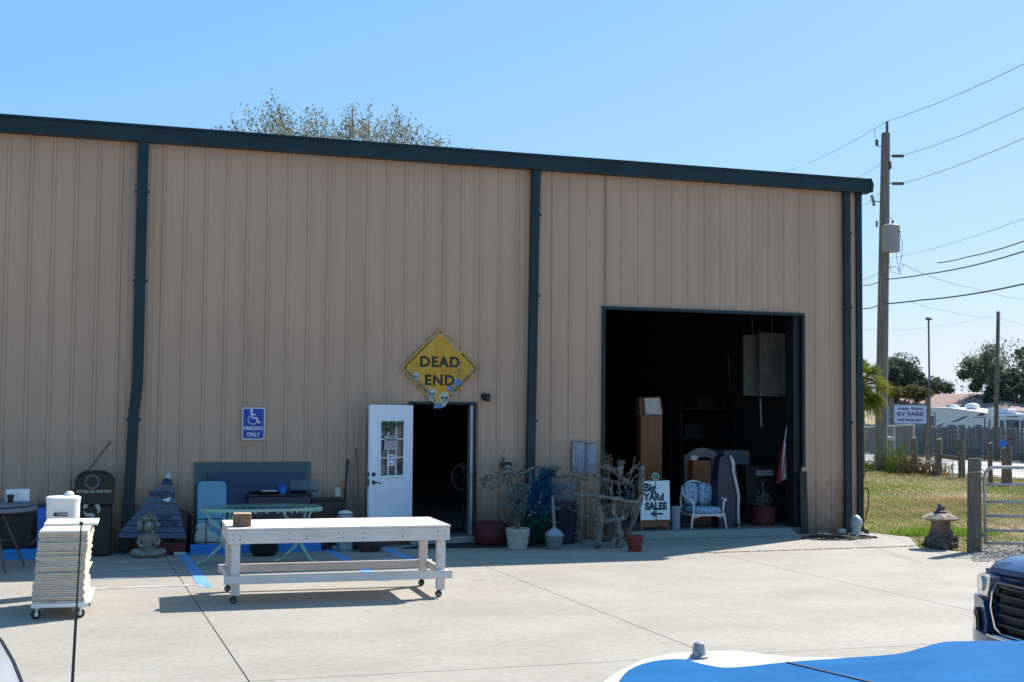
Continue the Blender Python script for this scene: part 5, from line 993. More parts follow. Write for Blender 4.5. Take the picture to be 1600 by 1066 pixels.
for z_ in (Z0, (Z0+Z1)/2, Z1-.04): MB().box(X0+.031,X1-.031,21,21.04,z_,z_+.04).build('rail', 'headboard', t)
MB().box(X0-.02,X1+.05,20.95,21.1,Z0-.15,Z0-.001).build('ledge', 'headboard', t)
a_, b_ = V(1188,622,21.5), V(1190,668,21.5); single(MB().tube([b_, a_], .016, 6), 'white_tube', 'thin white tube hanging in the dark right half of the bay', 'tube', 'skull')
a_, b_ = V(1139,552,24), V(1140,602,24); single(MB().tube([b_, a_], .014, 6), 'white_tube', 'short pale tube high in the dark middle of the bay', 'tube', 'grey')
# stored shelving deep inside
for k, (xx, yy) in enumerate(((8.9,24.5),(10.3,26.5),(12.3,24.0))):
    t = thing('storage_rack', ('dim storage rack deep in the bay behind the brown cabinet','dim storage rack at the back of the bay','dim storage rack against the right inner wall')[k], 'rack', (xx, yy, FZ))
    for dx in (-.6, .6):
        for dy in (-.25, .25): MB().box(xx+dx-.02, xx+dx+.02, yy+dy-.02, yy+dy+.02, FZ, 2.3).build('post', 'pot', t)
    for j in range(4): MB().box(xx-.62, xx+.62, yy-.27, yy+.27, .3+j*.6, .33+j*.6).build('shelf', 'pot', t)
    for j in range(4): MB().box(xx-.5+.3*(j % 2), xx-.1+.3*(j % 2), yy-.2, yy+.2, .331+j*.6, .60+j*.6).build('stored_box', ('pot','dark_in','pot','dark_in')[j], t)
# black board leaning right of the bay door
X0,X1,Z0,Z1 = R(WY-.1, 1251, 737, 1262, 833); single(MB().loft([[(X0,WY-.12,.001),(X1,WY-.12,.001),(X1,WY-.075,Z1),(X0,WY-.075,Z1)],[(X0,WY-.10,.001),(X1,WY-.10,.001),(X1,WY-.055,Z1),(X0,WY-.055,Z1)]]), 'black_board', 'narrow black board leaning on the wall at the right edge of the bay', 'board', 'black')
# gas meter like grey ornament, hose, cable at the corner
p = G(1338,836); p.y = min(p.y, 19.25); hy = p.y; zt = V(1338,806,hy).z
gm = thing('grey_urn', 'small grey metal capped urn at the foot of the building corner', 'urn', (p.x, hy, 0))
MB().lathe([(.075,.001),(.08,.01),(.075,.12),(.10,.15),(.105,.19)], (p.x,hy,0), 20).build('body', 'gas', gm, True, True, 40); MB().lathe([(.108,.1905),(.11,.21),(.09,.27),(.055,.31),(.02,.335),(.0,.34)], (p.x,hy,0), 20).build('cap', 'gas', gm, True, True, 45); MB().tube([(p.x-.06,hy-.06,.14),(p.x-.10,hy-.1,.06),(p.x-.15,hy-.12,.02)], .014, 6).build('spout', 'gas', gm)
cc = G(1322,842); pts = []
for i in range(190): t = i*.19; r_ = .30+.11*math.sin(t*.37)+.02*random.random(); pts.append((cc.x-.12+r_*1.25*math.cos(t)*(1.25 if i < 60 else .8), cc.y+.08+r_*.8*math.sin(t), .013+.0011*i*.25+.008*random.random()))
pts += [(cc.x+.35, cc.y-.02, .02), (cc.x+.55, cc.y-.06, .013), (cc.x+.6, cc.y+.05, .013), (cc.x+.4, cc.y+.2, .013)]
single(MB().tube(pts, .013, 6), 'garden_hose', 'black garden hose coiled on the concrete at the building corner', 'hose', 'black', None, True)
mb = MB(); mb.tube([V(1349,765,19.5), V(1354,762,19.5), V(1357,768,19.5), V(1357,790,19.45), V(1352,812,19.35), V(1344,826,19.25), V(1336,836,19.1)], .011, 6); single(mb, 'cable', 'black cable hanging from the building corner down to the hose', 'cable', 'black', None, True)
p = V(1316,826,19.45); single(MB().box(p.x-.06,p.x+.06,19.42,19.52,.001,.07,.008), 'small_block', 'small grey block on the ground at the base of the corner downspout', 'block', 'skull')
p = V(1354,834,19.3); single(MB().lathe([(.04,.001),(.045,.04),(.03,.07),(.01,.075)], (p.x,19.3,0), 12), 'sprinkler', 'small dark fitting on the ground just right of the building corner', 'fitting', 'pot')
# ================================================================== LANTERN, GATE
p = G(1470,860); LX, LY = V(1470,850,p.y+.28).x, p.y+.28; s_ = (V(1498,850,LY).x-V(1442,850,LY).x)
ln = thing('stone_lantern', 'small brown stone pagoda lantern on a rocky base at the edge of the concrete', 'stone lantern', (LX, LY, 0))
mb = MB()
for k in range(110):
    a_ = random.uniform(0,2*PI); h_ = random.random(); r_ = s_*.47*(1-.5*h_)*random.uniform(.8,1.05); mb.ball((LX+r_*math.cos(a_)*.86, LY+r_*math.sin(a_)*.8, .03+h_*.22), random.uniform(.03,.065), 6, 4, (random.uniform(.7,1.4),random.uniform(.7,1.3),random.uniform(.6,1)))
q = mb.build('rock_base', 'stone', ln); q['kind'] = 'stuff'
MB().lathe([(s_*.33,.001),(s_*.30,.1),(s_*.22,.26)], (LX,LY,0), 16).build('base_core', 'stone', ln)
mb = MB(); mb.lathe([(s_*.26,.26),(s_*.245,.30),(s_*.235,.42),(s_*.25,.44)], (LX,LY,0), 6); mb.build('fire_box', 'brownstone', ln)
for k in range(6):
    a_ = 2*PI*k/6+PI/6; MB().box(-.02,.02,-.035,.035,-.05,.05).build('window_recess', 'stone', ln) if False else None
mb = MB(); mb.lathe([(s_*.30,.42),(s_*.46,.445),(s_*.47,.46),(s_*.36,.50),(s_*.24,.53),(s_*.13,.545)], (LX,LY,0), 6); mb.build('roof', 'stonelt', ln)
MB().lathe([(s_*.15,.545),(s_*.17,.56),(s_*.12,.58)], (LX,LY,0), 12).build('collar', 'stone', ln)
mb = MB(); mb.ball((LX-.01,LY,.60), .045, 8, 6, (1.3,1,.8)); mb.tube([(LX-.05,LY,.60),(LX-.02,LY,.66),(LX+.05,LY,.60),(LX+.08,LY,.57)], [.02,.03,.03,.012], 8); fused(mb, 'bird_finial', 'stone', ln, .008)
# gate post and tubular gate
p = G(1523,862); GX, GYp = p.x, p.y; zt = V(1525,716,GYp).z; rp_ = (V(1534,800,GYp).x-V(1515,800,GYp).x)/2*.92
gp_ = thing('gate_post', 'thick weathered round wooden gate post beside the galvanised gate', 'post', (GX, GYp, -.05)); mb = MB(); mb.tube([(GX-.01,GYp,-.05),(GX,GYp,.4),(GX+.005,GYp,1.0),(GX+.02,GYp,zt-.01),(GX+.02,GYp,zt)], [rp_*1.08,rp_*1.03,rp_,rp_*.98,rp_*.9], 18); mb.build('trunk', 'oldwood', gp_, True, True, 40)
MB().tube([(GX+rp_*1.02*math.cos(t),GYp+rp_*1.02*math.sin(t),zt-.22-.02*math.sin(t)) for t in [2*PI*k/20 for k in range(21)]], .006, 6).build('chain_loop', 'galv', gp_)
# gate line: from left end through picture points
g0 = G(1538,850); gA = V(1540,733,GYp-.02)
zG = [V(1560,y_,GYp-.05).z for y_ in (729,758,787,809,832,852)]
gdir = None
Gs = Vector((V(1539,800,GYp-.03).x, GYp-.03, 0)); # far end of the gate: the rails drop to the right because it swings towards the camera
Ge = Gs + Vector((3.1,-1.35,0)); dG = (Ge-Gs).normalized()
gate = thing('farm_gate', 'galvanised tubular farm gate with horizontal rails and wire mesh', 'gate', (Gs.x, Gs.y, .05))
zt = V(1545,730,GYp-.05).z; zb = V(1539,851,GYp-.05).z
f = lambda u_, z_: (Gs.x+dG.x*u_, Gs.y+dG.y*u_, z_)
L_ = 3.4
MB().tube([f(0,zb), f(0,zt-.16), f(.015,zt-.08), f(.06,zt-.025), f(.14,zt), f(L_-.14,zt), f(L_-.05,zt-.03), f(L_,zt-.14), f(L_,zb)], .026, 10).build('outer_tube', 'galv', gate, True)
for z_ in [V(1543,y_,GYp-.04).z for y_ in (757,784,806,829,849)]: MB().tube([f(.02,z_), f(L_-.02,z_)], .021, 8).build('rail', 'galv', gate, True)
mb = MB(); k = 0
for u_ in np.arange(.05, L_, .05): mb.tube([f(u_,zb), f(u_,zt)], .0012, 3, False)
for z_ in np.arange(zb, zt, .10): mb.tube([f(.02,z_), f(L_,z_)], .0012, 3, False)
q = mb.build('wire_mesh', 'meshwire', gate); q['kind'] = 'stuff'
MB().tube([(GX+.06,GYp-.06,zt-.08),(GX+.14,GYp-.06,zt-.13),f(.02,zt-.11),(GX+.12,GYp-.03,zt-.02),(GX+.07,GYp,zt-.0)], .010, 6).build('chain', 'galv', gate); MB().tube([(GX+.07,GYp,zb+.12),f(.0,zb+.10)], .016, 6).build('hinge', 'galv', gate)
mb = MB(); 
for _ in range(900):
    a_ = G(random.uniform(1520,1600), random.uniform(852,878)); 
    s2 = random.uniform(.012,.035); mb.ball((a_.x, a_.y, .0), s2, 5, 3, (1,1,.6))
tag(mb.build('gravel', 'gravel'), 'loose grey gravel scattered under the farm gate', kind='stuff')
# ================================================================== GRASS
def blades(name, n, xr, yr, m, h0, h1, flt, label, zf=hz):
    pts = np.stack([RNG.uniform(*xr, n), RNG.uniform(*yr, n)], 1); keep = np.array([flt(x, y) for x, y in pts]); pts = pts[keep]; n = len(pts); z = np.array([zf(x, y) for x, y in pts])
    a = RNG.uniform(0, PI, n); h = RNG.uniform(h0, h1, n); wd = h*.13+.006; lx = RNG.normal(0,.35,n)*h; ly = RNG.normal(0,.35,n)*h
    v = np.stack([np.stack([pts[:,0]-np.cos(a)*wd, pts[:,1]-np.sin(a)*wd, z-.005], 1), np.stack([pts[:,0]+np.cos(a)*wd, pts[:,1]+np.sin(a)*wd, z-.005], 1), np.stack([pts[:,0]+lx, pts[:,1]+ly, z+h], 1)], 1).reshape(-1,3)
    me = bpy.data.meshes.new(name); me.vertices.add(len(v)); me.vertices.foreach_set('co', v.astype(np.float32).ravel()); me.loops.add(3*n); me.loops.foreach_set('vertex_index', np.arange(3*n, dtype=np.int32)); me.polygons.add(n); me.polygons.foreach_set('loop_start', np.arange(0,3*n,3,dtype=np.int32)); me.polygons.foreach_set('loop_total', np.full(n,3,dtype=np.int32)); me.materials.append(M[m]); me.update()
    o = bpy.data.objects.new(name, me); C.objects.link(o); return tag(o, label, kind='stuff')
def outpad(x, y):
    # inside the pad outline?
    c_ = False; P = PAD; j = len(P)-1
    for i in range(len(P)):
        if (P[i][1] > y) != (P[j][1] > y) and x < (P[j][0]-P[i][0])*(y-P[i][1])/(P[j][1]-P[i][1])+P[i][0]: c_ = not c_
        j = i
    return not c_ and not (x < 13.2 and 19.4 < y < 39.2)
def vis(x, y): return .60 < x/y < .93 and outpad(x, y)
def patch(x, y): return math.sin(x*.9+1.3)*math.cos(y*.55+.4)+.5*math.sin(y*.33+x*.2)
blades('grass', 75000, (11.5,24), (15.5,27), 'blade', .015, .045, vis, 'short dry and green grass blades near the concrete')
blades('grass', 60000, (15,30), (22,42), 'blade', .02, .07, vis, 'mixed grass blades farther out on the field')
blades('green_grass', 60000, (11.5,28), (16,38), 'bladegreen', .02, .06, lambda x, y: vis(x, y) and patch(x, y) > .15, 'bright green patches of grass in the field')
blades('weed_patch', 9000, (13.0,16.5), (18.0,20.5), 'bladegreen', .04, .10, lambda x, y: vis(x, y) and ((x-14.6)/1.1)**2+((y-19.2)/.6)**2 < 1, 'low bright green weeds behind the stone lantern')
blades('tall_grass', 5000, (24.5,29.5), (31,42), 'straw', .04, .14, lambda x, y: 26.0 < x+.0*y < 28.4 and random.random() < .5+.5*math.sin(y*2.1), 'long straw coloured grass along the wooden fence posts')
# tall tufts by the pole
def tuft(px_, Y, h, m, label, n=420, wd=.45):
    c_ = V(px_, 700, Y); z0 = hz(c_.x, Y); t = thing('grass_tuft', label, 'grass clump', (c_.x, Y, z0)); P = []; mb = MB()
    for k in range(70):
        a_ = random.uniform(0,2*PI); r_ = abs(random.gauss(0,wd)); hh = h*random.uniform(.5,1.1); b_ = Vector((c_.x+random.gauss(0,wd*.4), Y+random.gauss(0,wd*.4), z0)); e_ = b_+Vector((r_*math.cos(a_), r_*math.sin(a_), hh)); mb.tube([b_, b_.lerp(e_,.5)+Vector((0,0,hh*.18)), e_], [.018,.014,.003], 3)
    q = mb.build('blade_mass', m, t); q['kind'] = 'stuff'
tuft(1402, 38.5, 1.0, 'bladegreen', 'tall green grass clump at the foot of the utility pole, on its right'); tuft(1418, 37.8, .75, 'blade', 'straw coloured grass clump left of the first wooden fence post'); tuft(1436, 37.5, .6, 'blade', 'dry grass clump between the two left wooden fence posts'); tuft(1462, 36.8, .6, 'blade', 'dry brown grass clump around the second wooden fence post'); tuft(1390, 39.5, .6, 'straw', 'low dry grass clump right at the utility pole base'); tuft(1362, 40.5, .4, 'bladegreen', 'low green weeds left of the utility pole')
# crumbs and grit in the far joint and debris along the wall
mb = MB(); ga, gb = G(1080,865), G(1436,853.5)
for _ in range(420):
    q = ga.lerp(gb, random.random()**.8); s2 = random.uniform(.006,.020); mb.ball((q.x+random.gauss(0,.03), q.y+random.gauss(0,.018), .001), s2, 5, 3, (1.3,1,.5))
tag(mb.build('grit', 'nail'), 'dark crumbs and grit along the far concrete joint', kind='stuff')
P = np.stack([RNG.uniform(-1.5,13,520), 19.5-np.abs(RNG.normal(0,.22,520)), np.full(520,.006)], 1); q = leaves('leaf_litter', P, .035, 'bark', None, 1.6); tag(q, 'scattered dry leaves along the foot of the wall', kind='stuff')
# ================================================================== FENCES
fx_ = 27.45
def post(px_, pyt, pyb, Yp, label, r=.11, m='oldwood', grp='weathered wooden fence posts along the field'):
    c_ = V(px_, pyb, Yp); z0 = hz(c_.x, Yp)-.05; zt = V(px_, pyt, Yp).z; mb = MB(); mb.tube([(c_.x,Yp,z0),(c_.x+random.uniform(-.02,.02),Yp,z0+(zt-z0)*.5),(c_.x+random.uniform(-.03,.03),Yp,zt-.02),(c_.x,Yp,zt)], [r*1.05,r,r*.97,r*.8], 12); return single(mb, 'fence_post', label, 'fence post', m, grp, True, 40)
p1 = post(1428,684,738,37.4,'wooden fence post left of the other two, beside the grass clumps', .10); p2 = post(1467,686,742,36.4,'middle wooden fence post joined by a rail to the next one'); p3 = post(1503,688,747,35.2,'wooden fence post at the right end of the short rail')
a_, b_ = V(1470,713,36.3), V(1500,717,35.3); single(MB().obox(a_, b_, .05, .14, (0,0,1), .008), 'fence_rail', 'short grey wooden rail between two fence posts', 'rail', 'oldwood')
post(1548,692,744,32.0,'slim fence post behind the gate, left of the pair', .07); post(1569,700,748,31.6,'slim fence post with a blue sign behind the gate', .08); post(1577,697,754,31.0,'dark slim fence post right of the blue sign', .085, 'bark')
p = V(1567,694,31.45); t = thing('blue_sign', 'small blue sign fixed to a slim fence post behind the gate', 'sign', tuple(p)); MB().prism([(p.x-.13,p.z-.08),(p.x+.13,p.z-.08),(p.x+.13,p.z+.04),(p.x+.02,p.z+.16),(p.x-.13,p.z+.06)], 31.43, 31.45).build('plate', 'cupblue', t); MB().box(p.x+.16,p.x+.42,31.44,31.455,p.z+.13,p.z+.18).build('red_strip', 'darkred', t)
post(1488,724,745,34.2,'short thin white stake in the grass between posts', .035, 'skull', None)
wf = thing('wire_fence', 'thin wire fence strung between the wooden posts', 'wire fence', (fx_, 36, 0))
PP = [V(1428,720,37.3), V(1467,720,36.3), V(1503,720,35.1), V(1548,720,31.9), V(1577,720,30.9), V(1640,720,27)]
for z_ in (.25,.5,.75,1.0): MB().tube([(v.x, v.y, z_) for v in PP], .006, 4).build('wire', 'wire', wf)
# chain link fence running back past the pole
cl = thing('chain_link_fence', 'grey chain link fence with a pale top rail behind the utility pole', 'chain link fence', (29, 42, -.1))
c0 = V(1428,700,40.2); c1 = V(1345,700,47.0)
z0 = lambda v: hz(v.x, v.y); zA = V(1428,664,40.2).z; zB = V(1350,668,47.0).z
MB().tube([(c0.x,c0.y,zA),(c1.x,c1.y,zB)], .035, 8).build('top_rail', 'galv', cl)
for k in range(4): t_ = k/3; q = c0.lerp(c1, t_); MB().tube([(q.x,q.y,z0(q)-.05),(q.x,q.y,zA+(zB-zA)*t_+.03)], .035, 8).build('post', 'galv', cl)
MB().tube([(c0.x,c0.y,z0(c0)+.15),(c1.x,c1.y,z0(c1)+.15)], .02, 6).build('bottom_rail', 'galv', cl)
mb = MB(); d = c1-c0; L_ = d.length; n = int(L_/.09)
for k in range(-14, n+14):
    for s2 in (-1, 1):
        u0 = k*.09; u1 = u0+s2*1.55; h0, h1 = .1, zA-.05
        ua, ub = max(0,min(L_,u0)), max(0,min(L_,u1))
        if abs(ub-ua) < .02: continue
        ha = h0+(h1-h0)*(ua-u0)/(u1-u0); hb_ = h0+(h1-h0)*(ub-u0)/(u1-u0); a_ = c0+d*(ua/L_); b_ = c0+d*(ub/L_); mb.tube([(a_.x,a_.y,ha-.1),(b_.x,b_.y,hb_)], .0028, 3, False)
q = mb.build('mesh_wire', 'meshwire', cl); q['kind'] = 'stuff'
# tall board fence across the road
bf = thing('board_fence', 'long weathered grey board fence across the road in front of the trailers', 'board fence', (46, 60, -.45))
XB = 46.3; y_ = 40.0; me_cache = []
for k in range(5):
    w_ = .14; hh = 1.72+random.uniform(-.05,.06); mb = MB(); mb.prism([(0,0),(w_,0),(w_,hh-.03),(w_-.03,hh),(.03,hh),(0,hh-.03)], 0, .02, 'yz'); me_cache.append(mb)
proto = []
for mb in me_cache:
    o = mb.build('fence_board', 'greyfence', bf); o.data.transform(WM[bf.name]); proto.append(o)
base = Vector((XB,0,0))-Vector((46,60,-.45)); k = 0
for o in proto: o.data.transform(Matrix.Translation(-Vector((0,0,0))))
yy = 49.5; cnt = 0
while yy < 82 and cnt < 290:
    if cnt < 5: o = proto[cnt]
    else: o = random.choice(proto).copy(); C.objects.link(o); o.parent = bf
    o.matrix_parent_inverse = Matrix()
    o.location = Vector((XB+random.uniform(-.015,.015), yy, hz(XB,yy)+.02+random.uniform(-.03,.03)))-Vector((46,60,-.45)); o.rotation_euler = (random.gauss(0,.018), 0, 0)
    yy += random.choice((.148,.15,.155,.19 if yy < 62 else .15)); cnt += 1
for o in proto: pass
for z_ in (.3, 1.4): MB().box(XB+.02, XB+.06, 46, 84, hz(XB,60)+z_, hz(XB,60)+z_+.09).build('back_rail', 'greyfence', bf)
mb = MB(); 
yy = 84.0; MB().box(XB, XB+.02, 84, 110, hz(XB,60), hz(XB,60)+1.7).build('far_boards', 'greyfence', bf)
# ================================================================== ROAD SIDE SIGN, RVs, HOUSE
YV = 58.0
a_, b_ = V(1396,641,YV), V(1447,660,YV); pA, pB = V(1393,622,YV), V(1449,622,YV); sgn = thing('park_sign', 'pale blue-white roadside sign on two dark posts lettered for an RV park', 'sign', ((pA.x+pB.x)/2, YV, hz(44,YV)))
for p in (pA, pB): MB().tube([(p.x,YV,-.6),(p.x,YV,p.z)], .13, 10).build('post', 'bark', sgn)
X0,X1 = pA.x+.1, pB.x-.1; Z1 = V(1420,633,YV).z; Z0 = V(1420,662,YV).z
MB().box(X0,X1,YV-.06,YV-.0,Z0,Z1).build('panel', 'signface', sgn)
for z_ in (Z0-.08, Z1): MB().box(X0,X1,YV-.08,YV+.02,z_,z_+.08).build('frame_rail', 'bark', sgn)
xc = (X0+X1)/2; hgt = Z1-Z0
text('Aussey  Waters', .20, (xc, YV-.07, Z1-.20*hgt), (1,0,0), (0,0,1), 'rvblue', sgn, sx=.92*(X1-X0)/1.55, bold=.003); text('RV PARK', .28, (xc, YV-.07, Z1-.50*hgt), (1,0,0), (0,0,1), 'signink', sgn, sx=1.0*(X1-X0)/1.45, bold=.012, spacing=1.1); text('PUT PACK BOX', .16, (xc, YV-.07, Z1-.82*hgt), (1,0,0), (0,0,1), 'signblack', sgn, sx=.9*(X1-X0)/1.35, bold=.006)
# small things on the verge
p = V(1388,686,42); t = thing('mailbox', 'pale flat mailbox on a post right of the utility pole', 'mailbox', (p.x, 42, hz(p.x,42))); MB().box(p.x-.22,p.x+.22,41.9,42.1,p.z-.06,p.z+.10,.03).build('box', 'paper_grey', t); MB().box(p.x-.04,p.x+.04,41.96,42.04,hz(p.x,42),p.z-.061).build('post', 'oldwood', t)
p = V(1403,700,41); t = thing('oval_marker', 'thin oval reflector marker on a stake near the tall grass', 'marker', (p.x, 41, hz(p.x,41))); MB().prism([(p.x+.09*math.cos(2*PI*k/16), p.z+.22*math.sin(2*PI*k/16)) for k in range(16)], 40.99, 41.01).build('plate', 'grey', t); MB().tube([(p.x,41.02,hz(p.x,41)),(p.x,41.02,p.z)], .02, 6).build('stake', 'galv', t)
# travel trailers (long side faces the road, i.e. -X)
def onx(px_, py_, X):
    d = ray(px_, py_); t = X/d.x; return Vector((X, d.y*t, EYE+d.z*t))
XV = 56.0
rv = thing('travel_trailer', 'white fifth wheel trailer with dark blue swooshes behind the board fence', 'travel trailer', (XV+1.2, 78, hz(XV,70)))
T = [onx(1452,638,XV), onx(1485,639,XV), onx(1500,641,XV), onx(1530,645,XV), onx(1553,648,XV)]
zg = hz(XV,70)
side = [(v.y, v.z) for v in T]; yA, yB = side[0][0]+.3, side[-1][0]
P = [(yA, zg+.6)]+[(yA, side[0][1]-.25)]+side+[(yB, zg+.6)]
MB().prism(P, XV, XV+2.4, 'yz').build('body', 'rvwhite', rv)
MB().prism([(a, b+.005) for a, b in side]+[(a, b+.07) for a, b in side[::-1]], XV-.05, XV+2.45, 'yz').build('roof', 'white', rv)
def onrect(px0, py0, px1, py1, X, m, nm, par, off=.012):
    a_, b_ = onx(px0, py0, X), onx(px1, py1, X); z0_, z1_ = sorted((onx((px0+px1)/2, py1, X).z, onx((px0+px1)/2, py0, X).z)); return MB().box(X-off, X-.001, a_.y, b_.y, z0_, z1_).build(nm, m, par)
for r_ in ((1482,664,1493,669),(1498,664,1508,669),(1524,664,1534,669)): onrect(*r_, XV, 'window', 'window', rv)
onrect(1545,656,1549,669,XV,'window','window',rv); onrect(1454,650,1460,666,XV,'window','door_window',rv)
def poly_on(pts, X, m, nm, par, off=.014): v = [onx(a, b, X) for a, b in pts]; return MB().prism([(q.y, q.z) for q in v], X-off, X-.002, 'yz').build(nm, m, par)
poly_on([(1484,660),(1494,659),(1506,654),(1514,650),(1506,651),(1498,655)], XV, 'rvblue', 'swoosh', rv); poly_on([(1463,666),(1475,661),(1476,662),(1464,668)], XV, 'rvblue', 'swoosh', rv); poly_on([(1526,650),(1532,646),(1540,646),(1536,650)], XV, 'rvblue', 'swoosh', rv); poly_on([(1520,651.5),(1539,652),(1539,653),(1520,652.5)], XV, 'rvblue', 'slide_out_edge', rv); poly_on([(1538,652),(1539.5,652),(1540,668),(1538.5,668)], XV, 'rvblue', 'slide_out_edge', rv); poly_on([(1450,645),(1462,645),(1462,666),(1461,666),(1461,646),(1450,646)], XV, 'rvblue', 'door_trim', rv)
for px_, py_, s2 in ((1491,636,.35),(1519,635,.5)): v = onx(px_, py_, XV+1.0); MB().ball((v.x, v.y, v.z), s2, 10, 5, (1,1,.45)).build('roof_vent', 'white', rv, True)
for yy in (yA-1.2, yA-2.0): MB().tube([(XV+.1,yy,zg+.38),(XV+.35,yy,zg+.38)], .38, 16).build('wheel', 'rubber', rv)
XW = 52.0
rv2 = thing('travel_trailer', 'large cream trailer with square windows and roof air conditioner behind the fence at right', 'travel trailer', (XW+1.2, 62, hz(XW,62)))
v0, v1 = onx(1546,647,XW), onx(1650,648,XW); zt = (v0.z+v1.z)/2; zg = hz(XW,60)
MB().box(XW, XW+2.5, v1.y, v0.y, zg+.55, zt, .08).build('body', 'rvwhite', rv2)
for r_ in ((1562,657,1569,669),(1572,656,1593,669),(1595,657,1602,669)): onrect(*r_, XW, 'window', 'window', rv2)
onrect(1585,659,1592,667,XW,'navy','window_pane',rv2,.016)
for px_ in (1559,1576,1582,1588): v = onx(px_, 651, XW); MB().box(XW-.015,XW-.001,v.y-.12,v.y+.12,v.z-.04,v.z+.04).build('vent', 'grey', rv2)
v = onx(1555,640,XW+.6); MB().box(XW+.5,XW+1.2,v.y-1.2,v.y+.6,zt+.005,zt+.32,.06).build('air_conditioner', 'rvwhite', rv2)
for yy in (v0.y-4,v0.y-5): MB().tube([(XW+.1,yy,zg+.38),(XW+.35,yy,zg+.38)], .38, 16).build('wheel', 'rubber', rv2)
XT = 56.5
a_ = onx(1380,640,XT); b_ = onx(1396,640,XT); tt_ = thing('teal_trailer', 'teal blue trailer end showing left of the roadside sign', 'trailer', (XT+1, (a_.y+b_.y)/2, zg)); MB().box(XT, XT+2.4, b_.y-1, a_.y, hz(XT,80)+.4, onx(1388,637,XT).z, .06).build('body', 'teal', tt_); MB().box(XT-.03, XT+2.43, b_.y-1.05, a_.y+.05, onx(1388,637,XT).z+.005, onx(1388,637,XT).z+.08).build('roof', 'rvwhite', tt_)
MB().tube([(XT+.1,a_.y-1.2,hz(XT,80)+.38),(XT+.35,a_.y-1.2,hz(XT,80)+.38)], .38, 16).build('wheel', 'rubber', tt_)
# long low house
XH = 70.0; r0h, r1h = onx(1392,617,XH+5), onx(1537,618,XH+5); e0, e1 = onx(1380,640,XH), onx(1600,642,XH-0); zg = hz(XH,90); ez = onx(1480,642,XH).z
hs = thing('house', 'long low house with a reddish brown hipped roof behind the trailers', 'house', (XH+5, 95, zg))
MB().box(XH+.5, XH+9.5, e1.y+.6, e0.y-.6, zg, ez-.05).build('wall', 'housewall', hs)
mb = MB(); Zr = r0h.z; mb.add([(XH, e0.y, ez), (XH+10, e0.y, ez), (XH+10, e1.y, ez), (XH, e1.y, ez), (XH+5, r0h.y, Zr), (XH+5, r1h.y, Zr)], [(0,3,5,4),(1,4,5,2),(0,4,1),(3,2,5),(0,1,2,3)]); mb.build('roof', 'houseroof', hs)
MB().box(XH-.06, XH-.005, e1.y, e0.y, ez-.22, ez+.02).build('fascia', 'rvwhite', hs)
for yy in (e1.y+6, e1.y+14, e1.y+22, e1.y+30): w__ = MB().box(XH+.46, XH+.499, yy, yy+1.4, zg+1.0, zg+2.1).build('window', 'window', hs)
# ================================================================== TREES
def limb(mb, p, d, L, r, lvl, tips, spread=.5, up_=.12, nseg=4):
    pts = [p.copy()]; rs = [r]; q = p.copy(); dd = d.copy()
    for i in range(nseg):
        dd = (dd+Vector((random.gauss(0,.13),random.gauss(0,.13),random.gauss(0,.10)+up_*.4))).normalized(); q = q+dd*(L/nseg); pts.append(q.copy()); rs.append(r*(1-.55*(i+1)/nseg))
        if lvl > 0 and i >= 1:
            for _ in range(random.choice((1,2))):
                a_ = Vector((random.gauss(0,1),random.gauss(0,1),random.gauss(0,.6))).normalized(); nd = (dd*(1-spread)+a_*spread+Vector((0,0,up_))).normalized(); limb(mb, q.copy(), nd, L*random.uniform(.5,.72), rs[-1]*.6, lvl-1, tips, spread, up_, nseg)
        if lvl <= 1: tips.append((q.copy(), lvl))
    mb.tube(pts, rs, 5 if r < .05 else 8, True)
def tree(name, label, cat, base, H_, crown, lm, leaf, n, trunk=.3, lvl=2, blobs=10, br=.28, aspect=1.7, group=None, hb_=.35, dens=None):
    t = thing(name, label, cat, tuple(base), group); mb = MB(); tips = []; z0 = Vector(base); tp = z0+Vector((random.gauss(0,.2),random.gauss(0,.2),H_*hb_))
    mb.tube([z0, z0.lerp(tp,.5)+Vector((.06,0,0)), tp], [trunk*1.15, trunk*.9, trunk*.75], 10)
    for k in range(6): a_ = 2*PI*k/6+random.uniform(-.3,.3); limb(mb, tp.copy(), Vector((math.cos(a_)*.75, math.sin(a_)*.75, random.uniform(.5,1.3))).normalized(), H_*(1-hb_)*random.uniform(.5,.75), trunk*.5, lvl, tips)
    q = mb.build('trunk', 'bark', t, True)
    cx2, cy2, cz2, rx2_, rz2 = crown; P = []
    tips_ = [a for a, b in tips]
    for k in range(blobs):
        while True:
            u_ = Vector((random.uniform(-1,1),random.uniform(-1,1),random.uniform(-1,1)))
            if .25 < u_.length < 1: break
        c_ = (cx2+u_.x*rx2_*.82, cy2+u_.y*rx2_*.82, cz2+u_.z*rz2*.82); P.append(blob(c_, br*rx2_*random.uniform(.6,1.25), int(n/blobs), (1,1,.62)))
    P.append(blob((cx2,cy2,cz2), 1.0, int(n*.14), (rx2_*1.02, rx2_, rz2*1.05)))
    for a in random.sample(tips_, min(len(tips_), blobs)): P.append(blob(tuple(a), br*rx2_*.5, int(n/blobs*.35), (1,1,.7)))
    leaves('crown', np.concatenate(P), leaf, lm, t, aspect); return t
def tx_at(px_, Y): v = V(px_, 640, Y); return v.x
def zat(px_, py_, Y): return V(px_, py_, Y).z
Yo = 92; xo = tx_at(1566, Yo); tree('oak_tree', 'big spreading grey-green oak behind the trailers at the right edge', 'tree', (xo, Yo, -.85), 7.8, (xo, Yo, zat(1566,583,Yo)+.1, 3.9, 2.9), 'leaf_oak', .22, 15000, .27, 2, 46, .20)
